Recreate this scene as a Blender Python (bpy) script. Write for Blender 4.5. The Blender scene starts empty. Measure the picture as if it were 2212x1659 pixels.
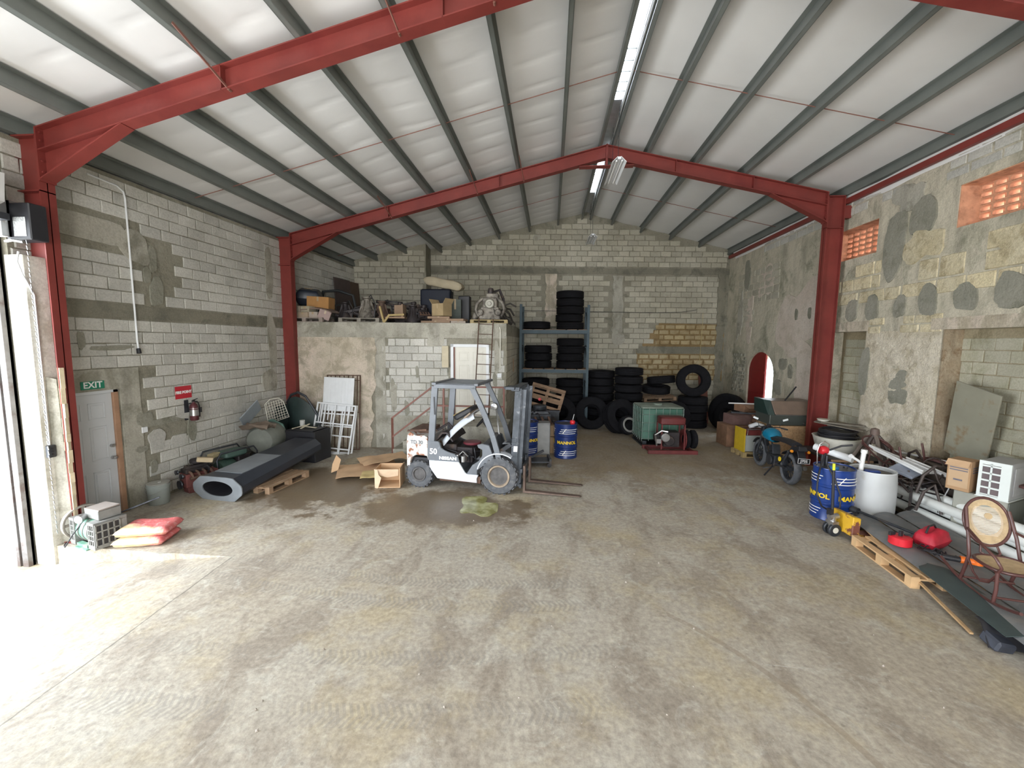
import bpy, bmesh, math, random
from mathutils import Matrix, Vector, Euler, noise
C = bpy.context.scene.collection
S = bpy.context.scene
PI = math.pi
R = math.radians
random.seed(7)

# ---------------------------------------------------------------- camera
F_PX = 900.0
CAM_H = 2.92
RIGHT = Vector((0.9956844, 0.0924772, 0.0077806))
DOWN = Vector((0.0169266, -0.0985323, -0.9949899))
FWD = Vector((-0.0912473, 0.9908276, -0.0996724))
cd = bpy.data.cameras.new('camera')
cam = bpy.data.objects.new('camera', cd)
C.objects.link(cam)
cd.sensor_width = 36.0
cd.lens = F_PX / 2212 * 36
cd.clip_start = 0.05
cd.clip_end = 300
_m = Matrix((RIGHT, -DOWN, -FWD)).transposed().to_4x4()
_m.translation = (0, 0, CAM_H)
cam.matrix_world = _m
S.camera = cam

# ---------------------------------------------------------------- sky, sun, exposure
w = bpy.data.worlds.new('sky')
S.world = w
w.use_nodes = True
nt = w.node_tree
bg = nt.nodes['Background']
bg.inputs['Color'].default_value = (0.84, 0.92, 1.0, 1)
bg.inputs['Strength'].default_value = 6.0
sd = bpy.data.lights.new('sun', 'SUN')
sd.energy = 9.0
sd.angle = R(2)
sd.color = (1.0, 0.95, 0.86)
sun = bpy.data.objects.new('sun', sd)
C.objects.link(sun)
sun.rotation_euler = Vector((-0.55, -0.32, -0.9)).to_track_quat('-Z', 'Y').to_euler()

def daylight(name, loc, target, sx, sy, energy, col=(0.93, 0.97, 1.0)):
    """area lamp set in a doorway; the front doorway is unseen and assumed"""
    l = bpy.data.lights.new(name, 'AREA')
    l.shape = 'RECTANGLE'
    l.size, l.size_y = sx, sy
    l.energy = energy
    l.color = col
    o = bpy.data.objects.new(name, l)
    C.objects.link(o)
    o.location = loc
    o.rotation_euler = (Vector(target) - Vector(loc)).to_track_quat('-Z', 'Y').to_euler()
    return o
daylight('daylight_side_door', (-7.5, 2.0, 2.2), (0, 2.4, 1.6), 5.6, 4.2, 520)
daylight('added_front_fill', (0.0, -5.9, 2.5), (0, 10, 2.2), 8.0, 4.2, 600, (1.0, 0.97, 0.92))  # added lamp in an unseen doorway, lights the walls that face the camera

S.view_settings.view_transform = 'Standard'
S.view_settings.look = 'None'
S.view_settings.gamma = 1
S.view_settings.use_curve_mapping = False
S.view_settings.exposure = 0.32
try:
    S.cycles.use_denoising = True
    S.cycles.max_bounces = 8
    S.cycles.diffuse_bounces = 5
    S.cycles.sample_clamp_indirect = 8
except Exception:
    pass

# ---------------------------------------------------------------- where things stand
def ray(px, py):
    return RIGHT * ((px - 1106) / F_PX) + DOWN * ((py - 829.5) / F_PX) + FWD
def fl(px, py, z=0.0):
    r = ray(px, py)
    t = (z - CAM_H) / r.z
    return Vector((r.x * t, r.y * t, z))
def aty(px, py, y):
    r = ray(px, py)
    t = y / r.y
    return Vector((r.x * t, y, CAM_H + r.z * t))
def atx(px, py, x):
    r = ray(px, py)
    t = x / r.x
    return Vector((x, r.y * t, CAM_H + r.z * t))

# ---------------------------------------------------------------- mesh builder
class MB:
    def __init__(self):
        self.v, self.f, self.m = [], [], []
        self.x = Matrix.Identity(4)
        self.mi = 0
    def at(self, loc=(0, 0, 0), rot=(0, 0, 0), scale=(1, 1, 1)):
        self.x = Matrix.LocRotScale(Vector(loc), Euler(rot), Vector(scale))
        return self
    def reset(self):
        self.x = Matrix.Identity(4)
        return self
    def add(self, vs, fs):
        n = len(self.v)
        self.v += [tuple(self.x @ Vector(p)) for p in vs]
        self.f += [tuple(n + i for i in f) for f in fs]
        self.m += [self.mi] * len(fs)
        return self
    def box(self, c, s, rot=None, taper=None):
        hx, hy, hz = s[0] / 2, s[1] / 2, s[2] / 2
        tx, ty = taper if taper else (1, 1)
        vs = [(-hx, -hy, -hz), (hx, -hy, -hz), (hx, hy, -hz), (-hx, hy, -hz),
              (-hx * tx, -hy * ty, hz), (hx * tx, -hy * ty, hz), (hx * tx, hy * ty, hz), (-hx * tx, hy * ty, hz)]
        m = Matrix.LocRotScale(Vector(c), Euler(rot or (0, 0, 0)), Vector((1, 1, 1)))
        vs = [m @ Vector(p) for p in vs]
        return self.add(vs, [(0, 3, 2, 1), (4, 5, 6, 7), (0, 1, 5, 4), (1, 2, 6, 5), (2, 3, 7, 6), (3, 0, 4, 7)])
    def b2(self, x0, x1, y0, y1, z0, z1):
        return self.box(((x0 + x1) / 2, (y0 + y1) / 2, (z0 + z1) / 2), (abs(x1 - x0), abs(y1 - y0), abs(z1 - z0)))
    def rbox(self, c, s, r=0.02, rot=None, n=3):
        """box with rounded vertical edges (local z) and a small top/bottom chamfer"""
        hx, hy, hz = s[0] / 2, s[1] / 2, s[2] / 2
        r = min(r, hx * .99, hy * .99)
        pts = []
        for (sx, sy, a0) in ((1, 1, 0), (-1, 1, 90), (-1, -1, 180), (1, -1, 270)):
            for k in range(n + 1):
                a = R(a0 + 90 * k / n)
                pts.append((sx * (hx - r) + r * math.cos(a), sy * (hy - r) + r * math.sin(a)))
        m = Matrix.LocRotScale(Vector(c), Euler(rot or (0, 0, 0)), Vector((1, 1, 1)))
        ch = min(r * .6, hz * .5)
        vs, N = [], len(pts)
        for (k, z) in ((1 - ch / hx, -hz), (1, -hz + ch), (1, hz - ch), (1 - ch / hx, hz)):
            for p in pts:
                ky = 1 if k == 1 else 1 - ch / hy
                vs.append(m @ Vector((p[0] * k, p[1] * ky, z)))
        fs = [tuple(range(N))[::-1], tuple(range(3 * N, 4 * N))]
        for l in range(3):
            for i in range(N):
                j = (i + 1) % N
                fs.append((l * N + i, l * N + j, (l + 1) * N + j, (l + 1) * N + i))
        return self.add(vs, fs)
    def cyl(self, a, b, r, n=12, r2=None, cap=True):
        a, b = Vector(a), Vector(b)
        r2 = r if r2 is None else r2
        d = (b - a).normalized()
        u = d.orthogonal().normalized()
        v = d.cross(u)
        vs = []
        for (p, q) in ((a, r), (b, r2)):
            for i in range(n):
                t = 2 * PI * i / n
                vs.append(p + u * (q * math.cos(t)) + v * (q * math.sin(t)))
        fs = [(i, (i + 1) % n, n + (i + 1) % n, n + i) for i in range(n)]
        if cap:
            fs += [tuple(range(n))[::-1], tuple(range(n, 2 * n))]
        return self.add(vs, fs)
    def bar(self, a, b, wd, th, up=(0, 0, 1)):
        a, b = Vector(a), Vector(b)
        d = (b - a).normalized()
        up = Vector(up)
        s = d.cross(up)
        if s.length < 1e-4:
            s = d.orthogonal()
        s.normalize()
        t = s.cross(d).normalized()
        vs = []
        for p in (a, b):
            for (i, j) in ((-1, -1), (1, -1), (1, 1), (-1, 1)):
                vs.append(p + s * (i * wd / 2) + t * (j * th / 2))
        return self.add(vs, [(3, 2, 1, 0), (4, 5, 6, 7), (0, 1, 5, 4), (1, 2, 6, 5), (2, 3, 7, 6), (3, 0, 4, 7)])
    def tube(self, path, r, n=8, closed=False, cap=True):
        P = [Vector(p) for p in path]
        N = len(P)
        vs = []
        prev = None
        for i, p in enumerate(P):
            if closed:
                d = (P[(i + 1) % N] - P[i - 1])
            else:
                d = P[min(i + 1, N - 1)] - P[max(i - 1, 0)]
            d.normalize()
            if prev is None:
                u = d.orthogonal().normalized()
            else:
                u = (prev - d * prev.dot(d))
                u = u.normalized() if u.length > 1e-5 else d.orthogonal().normalized()
            prev = u
            v = d.cross(u)
            rr = r[i] if isinstance(r, (list, tuple)) else r
            for k in range(n):
                t = 2 * PI * k / n
                vs.append(p + u * (rr * math.cos(t)) + v * (rr * math.sin(t)))
        fs = []
        for i in range(N if closed else N - 1):
            j = (i + 1) % N
            for k in range(n):
                l = (k + 1) % n
                fs.append((i * n + k, i * n + l, j * n + l, j * n + k))
        if cap and not closed:
            fs += [tuple(range(n))[::-1], tuple(range((N - 1) * n, N * n))]
        return self.add(vs, fs)
    def lathe(self, prof, n=24, c=(0, 0, 0), axis='Z', close=False):
        """prof: (radius, height) pairs"""
        vs = []
        for (r, h) in prof:
            for i in range(n):
                t = 2 * PI * i / n
                x, y = r * math.cos(t), r * math.sin(t)
                p = {'Z': (x, y, h), 'Y': (x, h, -y), 'X': (h, x, y)}[axis]
                vs.append((p[0] + c[0], p[1] + c[1], p[2] + c[2]))
        fs = []
        L = len(prof)
        for j in range(L if close else L - 1):
            k = (j + 1) % L
            for i in range(n):
                l = (i + 1) % n
                fs.append((j * n + i, j * n + l, k * n + l, k * n + i))
        if not close:
            if prof[0][0] > 1e-6:
                fs.append(tuple(range(n))[::-1])
            if prof[-1][0] > 1e-6:
                fs.append(tuple(range((L - 1) * n, L * n)))
        return self.add(vs, fs)
    def prism(self, poly, h, m=None):
        """poly in local XY, extruded along +Z by h, placed by matrix m"""
        m = m or Matrix.Identity(4)
        n = len(poly)
        vs = [m @ Vector((p[0], p[1], 0)) for p in poly] + [m @ Vector((p[0], p[1], h)) for p in poly]
        fs = [tuple(range(n))[::-1], tuple(range(n, 2 * n))]
        fs += [(i, (i + 1) % n, n + (i + 1) % n, n + i) for i in range(n)]
        return self.add(vs, fs)
    def grid(self, fn, nu, nv, flip=False):
        vs = [fn(i / nu, j / nv) for j in range(nv + 1) for i in range(nu + 1)]
        fs = []
        for j in range(nv):
            for i in range(nu):
                a = j * (nu + 1) + i
                q = (a, a + 1, a + nu + 2, a + nu + 1)
                fs.append(q[::-1] if flip else q)
        return self.add(vs, fs)
    def sheet(self, fn, nu, nv, th):
        """a bent sheet with thickness th along its normal"""
        g = [[Vector(fn(i / nu, j / nv)) for i in range(nu + 1)] for j in range(nv + 1)]
        vs = []
        for sgn in (0.5, -0.5):
            for j in range(nv + 1):
                for i in range(nu + 1):
                    a = g[j][min(i + 1, nu)] - g[j][max(i - 1, 0)]
                    b = g[min(j + 1, nv)][i] - g[max(j - 1, 0)][i]
                    nn = a.cross(b)
                    nn = nn.normalized() if nn.length > 1e-9 else Vector((0, 0, 1))
                    vs.append(g[j][i] + nn * th * sgn)
        W = nu + 1
        O = W * (nv + 1)
        fs = []
        for j in range(nv):
            for i in range(nu):
                a = j * W + i
                fs.append((a, a + 1, a + W + 1, a + W))
                fs.append((O + a, O + a + W, O + a + W + 1, O + a + 1))
        for i in range(nu):
            fs.append((i, O + i, O + i + 1, i + 1))
            a = nv * W + i
            fs.append((a, a + 1, O + a + 1, O + a))
        for j in range(nv):
            a = j * W
            fs.append((a, a + W, O + a + W, O + a))
            a = j * W + nu
            fs.append((a, O + a, O + a + W, a + W))
        return self.add(vs, fs)
    def mesh(self, name, mats, smooth=0, bevel=0):
        me = bpy.data.meshes.new(name)
        me.from_pydata(self.v, [], self.f)
        if not isinstance(mats, (list, tuple)):
            mats = [mats]
        for m in mats:
            me.materials.append(m)
        if len(mats) > 1:
            me.polygons.foreach_set('material_index', self.m)
        bm = bmesh.new()
        bm.from_mesh(me)
        bmesh.ops.recalc_face_normals(bm, faces=bm.faces)
        if bevel:
            es = [e for e in bm.edges if len(e.link_faces) == 2 and e.calc_face_angle(0) > 0.6]
            bmesh.ops.bevel(bm, geom=es, offset=bevel, segments=1, affect='EDGES', clamp_overlap=True)
        bm.to_mesh(me)
        bm.free()
        if smooth:
            me.shade_smooth()
            me.set_sharp_from_angle(angle=R(smooth))
        me.update()
        return me

def link(name, me, parent=None, loc=None, rot=None, scale=None):
    o = bpy.data.objects.new(name, me)
    C.objects.link(o)
    if parent is not None:
        o.parent = parent
    if loc is not None:
        o.location = loc
    if rot is not None:
        o.rotation_euler = rot
    if scale is not None:
        o.scale = scale
    return o
def part(name, mb, mat, parent=None, smooth=0, bevel=0, label=None, kind=None, **k):
    o = link(name, mb.mesh(name, mat, smooth, bevel), parent, **k)
    if label:
        o['label'] = label
    if kind:
        o['kind'] = kind
    return o
def thing(name, label, cat, loc=(0, 0, 0), rot=(0, 0, 0), group=None):
    o = bpy.data.objects.new(name, None)
    C.objects.link(o)
    o.location = loc
    o.rotation_euler = rot
    o['label'] = label
    o['category'] = cat
    if group:
        o['group'] = group
    return o
def tag(o, label, cat, group=None):
    o['label'] = label
    o['category'] = cat
    if group:
        o['group'] = group
    return o
def struct(name, mb, mat, parent=None, smooth=0, bevel=0, **k):
    o = part(name, mb, mat, parent, smooth, bevel, **k)
    if parent is None:
        o['kind'] = 'structure'
    return o
def anchor(name, loc=(0, 0, 0), rot=(0, 0, 0)):
    o = bpy.data.objects.new(name, None)
    C.objects.link(o)
    o.location = loc
    o.rotation_euler = rot
    o['kind'] = 'structure'
    return o
def copy_tree(o, parent=None):
    c = o.copy()
    C.objects.link(c)
    c.parent = parent
    for ch in list(o.children):
        copy_tree(ch, c)
    return c
def clone(o, label, loc, rot=None, group=None, scale=None):
    c = copy_tree(o)
    c['label'] = label
    c.location = loc
    if rot is not None:
        c.rotation_euler = rot
    if scale is not None:
        c.scale = scale
    if group:
        c['group'] = group
    return c
def text_mesh(txt, size, depth=0.002, bend=None, sx=1.0, bold=0.0):
    """flat lettering as a mesh in local XY; bend = radius to wrap round a vertical drum"""
    cu = bpy.data.curves.new('lettering', 'FONT')
    cu.body = txt
    cu.size = size
    cu.align_x = 'CENTER'
    cu.align_y = 'CENTER'
    cu.extrude = depth
    cu.offset = bold
    cu.resolution_u = 3
    to = bpy.data.objects.new('lettering', cu)
    C.objects.link(to)
    dg = bpy.context.evaluated_depsgraph_get()
    me = bpy.data.meshes.new_from_object(to.evaluated_get(dg))
    bpy.data.objects.remove(to)
    if bend:
        bm = bmesh.new(); bm.from_mesh(me)
        bmesh.ops.subdivide_edges(bm, edges=[e for e in bm.edges if e.calc_length() > .05], cuts=2)
        bm.to_mesh(me); bm.free()
    for v in me.vertices:
        x, y, z = v.co.x * sx, v.co.y, v.co.z
        if bend:
            a = x / bend
            rr = bend + z
            v.co = (rr * math.sin(a), -rr * math.cos(a), y)
        else:
            v.co = (x, -z, y)
    return me
def text_part(txt, size, mat, parent, loc, rot=(0, 0, 0), **k):
    me = text_mesh(txt, size, **k)
    me.materials.clear()
    me.materials.append(mat)
    return link('lettering', me, parent, loc, rot)

# ---------------------------------------------------------------- materials
def nn(t, typ, **k):
    n = t.nodes.new(typ)
    for a, b in k.items():
        setattr(n, a, b)
    return n
def val(t, sock, v):
    if isinstance(v, bpy.types.NodeSocket):
        t.links.new(v, sock)
    else:
        sock.default_value = v
def mixc(t, f, a, b, mode='MIX'):
    n = nn(t, 'ShaderNodeMix', data_type='RGBA', blend_type=mode)
    val(t, n.inputs[0], f); val(t, n.inputs[6], a); val(t, n.inputs[7], b)
    return n.outputs[2]
def mth(t, op, a, b=0.0, c=None):
    n = nn(t, 'ShaderNodeMath', operation=op)
    val(t, n.inputs[0], a); val(t, n.inputs[1], b)
    if c is not None:
        val(t, n.inputs[2], c)
    return n.outputs[0]
def ramp(t, f, a, b):
    n = nn(t, 'ShaderNodeMapRange')
    n.clamp = True
    val(t, n.inputs[0], f); n.inputs[1].default_value = a; n.inputs[2].default_value = b
    return n.outputs[0]
def nz(t, vec, scale, detail=4, rough=0.55, dist=0.0):
    n = nn(t, 'ShaderNodeTexNoise')
    t.links.new(vec, n.inputs['Vector'])
    n.inputs['Scale'].default_value = scale
    n.inputs['Detail'].default_value = detail
    n.inputs['Roughness'].default_value = rough
    n.inputs['Distortion'].default_value = dist
    return n.outputs[0]
def sc(t, vec, s):
    n = nn(t, 'ShaderNodeVectorMath', operation='MULTIPLY')
    t.links.new(vec, n.inputs[0]); n.inputs[1].default_value = s
    return n.outputs[0]
def c4(c):
    return (c[0], c[1], c[2], 1)
def newmat(name):
    m = bpy.data.materials.new(name)
    m.use_nodes = True
    t = m.node_tree
    return m, t, t.nodes['Principled BSDF']
def bump(t, b, h, strength=0.3, dist=0.01):
    n = nn(t, 'ShaderNodeBump')
    n.inputs['Strength'].default_value = strength
    n.inputs['Distance'].default_value = dist
    t.links.new(h, n.inputs['Height'])
    t.links.new(n.outputs[0], b.inputs['Normal'])
def mat(name, col, rough=0.6, metal=0.0, var=0.12, vs=6.0, col2=None, thr=(0.5, 0.62), s2=4.0, bmp=0.0, bs=40.0, vary=0.0, spec=0.5, world=False, coat=0.0):
    """paint, rubber, wood, metal: base colour with soft variation and an optional second colour in worn patches"""
    m, t, b = newmat(name)
    tc = nn(t, 'ShaderNodeTexCoord')
    v = nn(t, 'ShaderNodeNewGeometry').outputs['Position'] if world else tc.outputs['Object']
    n1 = nz(t, v, vs, 5)
    base = mixc(t, ramp(t, n1, 0.3, 0.7), c4([c * (1 - var) for c in col]), c4([min(1, c * (1 + var)) for c in col]))
    if col2 is not None:
        n2 = nz(t, v, s2, 7, 0.65)
        base = mixc(t, ramp(t, n2, *thr), base, c4(col2))
    if vary:
        oi = nn(t, 'ShaderNodeObjectInfo').outputs['Random']
        gi = nn(t, 'ShaderNodeNewGeometry').outputs['Random Per Island']
        r_ = mth(t, 'FRACT', mth(t, 'ADD', oi, gi))
        hs = nn(t, 'ShaderNodeHueSaturation')
        val(t, hs.inputs['Value'], mth(t, 'MULTIPLY_ADD', r_, vary * 2, 1 - vary))
        t.links.new(base, hs.inputs['Color'])
        base = hs.outputs[0]
    t.links.new(base, b.inputs['Base Color'])
    b.inputs['Roughness'].default_value = rough
    b.inputs['Metallic'].default_value = metal
    b.inputs['Specular IOR Level'].default_value = spec
    b.inputs['Coat Weight'].default_value = coat
    if bmp:
        bump(t, b, nz(t, v, bs, 5), bmp, 0.01)
    return m
def aged(name, c1, c2, c3, s1=0.7, s2=2.2, t1=(0.42, 0.6), t2=(0.5, 0.62), bmp=0.5, bs=14, vary=0.0, streak=0.0, grime=None, gt=(0.55, 0.7)):
    """weathered masonry: three tones mixed by noise, stains as streaks that run down, rough relief"""
    m, t, b = newmat(name)
    v = nn(t, 'ShaderNodeNewGeometry').outputs['Position']
    base = mixc(t, ramp(t, nz(t, v, s1, 8, 0.6, 0.3), *t1), c4(c1), c4(c2))
    base = mixc(t, ramp(t, nz(t, v, s2, 8, 0.65, 0.4), *t2), base, c4(c3))
    if streak:
        vs_ = sc(t, v, (3.2, 3.2, 0.45))
        base = mixc(t, mth(t, 'MULTIPLY', ramp(t, nz(t, vs_, 1.0, 6, 0.6), 0.5, 0.68), streak), base, c4([c * 0.45 for c in c1]))
    if grime is not None:
        base = mixc(t, ramp(t, nz(t, v, 1.15, 7, 0.7, 0.6), *gt), base, c4(grime))
    fine = nz(t, v, 35, 6, 0.7)
    base = mixc(t, 0.5, base, mixc(t, 1.0, base, mixc(t, ramp(t, fine, 0.3, 0.7), (0.6, 0.6, 0.6, 1), (1.25, 1.25, 1.25, 1)), 'MULTIPLY'))
    if vary:
        oi = nn(t, 'ShaderNodeObjectInfo').outputs['Random']
        gi = nn(t, 'ShaderNodeNewGeometry').outputs['Random Per Island']
        r_ = mth(t, 'FRACT', mth(t, 'ADD', oi, gi))
        hs = nn(t, 'ShaderNodeHueSaturation')
        val(t, hs.inputs['Value'], mth(t, 'MULTIPLY_ADD', r_, vary * 2, 1 - vary))
        t.links.new(base, hs.inputs['Color'])
        base = hs.outputs[0]
    t.links.new(base, b.inputs['Base Color'])
    b.inputs['Roughness'].default_value = 0.92
    b.inputs['Specular IOR Level'].default_value = 0.2
    h = mth(t, 'ADD', nz(t, v, bs, 8, 0.65), mth(t, 'MULTIPLY', nz(t, v, bs * 0.3, 4), 1.2))
    bump(t, b, h, bmp, 0.03)
    return m

M = {}
M['block'] = aged('grey_block', (0.48, 0.47, 0.43), (0.55, 0.54, 0.50), (0.43, 0.425, 0.38), t2=(0.55, 0.7), bmp=0.35, bs=30, vary=0.13)
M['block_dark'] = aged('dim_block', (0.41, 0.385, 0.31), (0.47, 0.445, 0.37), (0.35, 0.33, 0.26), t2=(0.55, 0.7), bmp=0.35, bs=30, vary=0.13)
M['block_recess'] = aged('recess_block', (0.40, 0.385, 0.29), (0.46, 0.44, 0.35), (0.34, 0.33, 0.23), t2=(0.5, 0.65), bmp=0.35, bs=30, vary=0.12)
M['mortar'] = aged('mortar', (0.25, 0.235, 0.185), (0.31, 0.295, 0.24), (0.20, 0.19, 0.15), bmp=0.5, bs=20)
M['mortar_brown'] = aged('brown_mortar', (0.24, 0.165, 0.075), (0.29, 0.21, 0.11), (0.20, 0.14, 0.07), bmp=0.5, bs=20)
M['jamb'] = aged('brown_jamb', (0.36, 0.28, 0.19), (0.43, 0.36, 0.26), (0.26, 0.18, 0.11), s1=2.0, s2=4.0, bmp=0.8, bs=14, streak=.5)
M['block_tan'] = aged('tan_block', (0.42, 0.34, 0.20), (0.47, 0.40, 0.26), (0.34, 0.25, 0.13), bmp=0.4, bs=25, vary=0.12)
M['concrete'] = aged('concrete', (0.37, 0.355, 0.30), (0.45, 0.43, 0.37), (0.28, 0.27, 0.22), bmp=0.3, bs=18, streak=0.4)
M['bond'] = aged('bond_beam', (0.20, 0.19, 0.15), (0.25, 0.235, 0.185), (0.155, 0.15, 0.12), bmp=0.3, bs=18)
M['plaster'] = aged('old_plaster', (0.54, 0.48, 0.385), (0.63, 0.54, 0.455), (0.41, 0.36, 0.275), s1=1.3, s2=2.4, t2=(0.46, 0.58), bmp=0.6, bs=12, streak=0.6, grime=(0.34, 0.31, 0.24), gt=(0.52, 0.62))
M['pier'] = aged('pale_concrete', (0.66, 0.64, 0.58), (0.74, 0.72, 0.66), (0.55, 0.52, 0.44), bmp=0.2, bs=14, streak=0.25)
M['oldwall'] = aged('weathered_wall', (0.54, 0.50, 0.40), (0.61, 0.56, 0.45), (0.45, 0.42, 0.33), s1=0.55, s2=1.6, t2=(0.48, 0.6), bmp=0.8, bs=9, streak=0.5, grime=(0.25, 0.25, 0.185), gt=(0.54, 0.68))
M['stone'] = aged('coral_stone', (0.62, 0.54, 0.36), (0.68, 0.61, 0.44), (0.47, 0.40, 0.26), s1=2.0, s2=5.0, bmp=0.9, bs=12, vary=0.12)
M['stone_joint'] = aged('stone_joint', (0.30, 0.25, 0.16), (0.36, 0.31, 0.21), (0.22, 0.19, 0.12), bmp=0.7, bs=12)
M['rubble'] = aged('rough_render', (0.60, 0.54, 0.42), (0.67, 0.61, 0.50), (0.50, 0.44, 0.33), s1=1.1, s2=4.0, t2=(0.5, 0.62), bmp=1.0, bs=16, grime=(0.40, 0.35, 0.25), gt=(0.56, 0.68))
M['pink'] = aged('pinkish_plaster', (0.58, 0.50, 0.43), (0.62, 0.55, 0.48), (0.50, 0.44, 0.36), s1=1.2, s2=3.5, bmp=0.3, bs=10, streak=0.2)
M['patch'] = aged('cement_patch', (0.26, 0.255, 0.21), (0.31, 0.30, 0.25), (0.22, 0.215, 0.17), bmp=0.5, bs=16)
M['insul'] = mat('foil_insulation', (0.74, 0.74, 0.74), 0.55, var=0.03, vs=1.2, bmp=0.15, bs=6)
M['purlin'] = mat('purlin_steel', (0.17, 0.185, 0.175), 0.45, 0.2, var=0.15, vs=1.5)
M['red'] = mat('red_oxide', (0.195, 0.033, 0.027), 0.5, 0.0, var=0.15, vs=2.0, col2=(0.16, 0.022, 0.020), thr=(0.52, 0.7), s2=1.3)
M['rod'] = mat('sag_rod', (0.19, 0.08, 0.06), 0.6)
M['white_paint'] = mat('white_paint', (0.72, 0.74, 0.76), 0.5, var=0.05, vs=3)
M['sky_panel'] = None
M['terracotta'] = mat('terracotta', (0.64, 0.34, 0.21), 0.85, var=0.2, vs=7, vary=0.12, bmp=0.3, col2=(0.34, 0.16, 0.09), thr=(0.5, 0.66))
M['rubber'] = mat('tyre_rubber', (0.007, 0.007, 0.009), 0.85, var=0.3, vs=8, spec=0.2)
M['rubber_grey'] = mat('worn_tyre_rubber', (0.085, 0.09, 0.10), 0.85, var=0.2, vs=10, col2=(0.13, 0.13, 0.135), s2=9)
M['black'] = mat('black_plastic', (0.018, 0.018, 0.022), 0.5)
M['dark_metal'] = mat('dark_steel', (0.06, 0.065, 0.075), 0.45, 0.6, var=0.3, vs=8, col2=(0.12, 0.09, 0.07), thr=(0.58, 0.7))
M['steel'] = mat('bare_steel', (0.45, 0.45, 0.45), 0.35, 0.9, var=0.15)
M['chrome'] = mat('chrome', (0.8, 0.8, 0.8), 0.12, 1.0, var=0.02)
M['rust'] = mat('rusty_iron', (0.12, 0.07, 0.05), 0.85, 0.2, var=0.35, vs=9, bmp=0.3)
M['card'] = mat('cardboard', (0.56, 0.37, 0.22), 0.9, var=0.08, vs=4)
M['wood'] = mat('pallet_wood', (0.50, 0.32, 0.16), 0.85, var=0.2, vs=5, vary=0.12, bmp=0.2)
M['wood_dim'] = mat('old_pallet_wood', (0.26, 0.17, 0.11), 0.9, var=0.25, vs=5, vary=0.15)
M['blue'] = mat('blue_drum_paint', (0.010, 0.03, 0.15), 0.35, 0.1, var=0.15, vs=5)
M['yellow'] = mat('yellow_paint', (0.75, 0.50, 0.02), 0.5, var=0.08)
M['white'] = mat('white_print', (0.80, 0.80, 0.80), 0.6, var=0.02)
M['green'] = mat('green_paint', (0.055, 0.16, 0.11), 0.5, var=0.2, vs=5)
M['cream'] = mat('cream_plastic', (0.66, 0.64, 0.56), 0.5, var=0.08)
# ================================================================ the hall
XL, XR = -7.15, 6.8           # inside faces of the long walls
RX, RZ = 1.25, 7.60            # ridge of the frames' top flange
SL = 0.238                    # roof pitch
YK = 0.093                    # the cross walls stand a little askew
def rz(x):
    return RZ - SL * abs(x - RX)
def cz(x):                    # underside of the insulation
    return rz(x) + 0.205
YB0, YM0 = 16.45, 11.36
def yb(x):
    return YB0 + YK * x
def ym(x):
    return YM0 + YK * x
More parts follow.
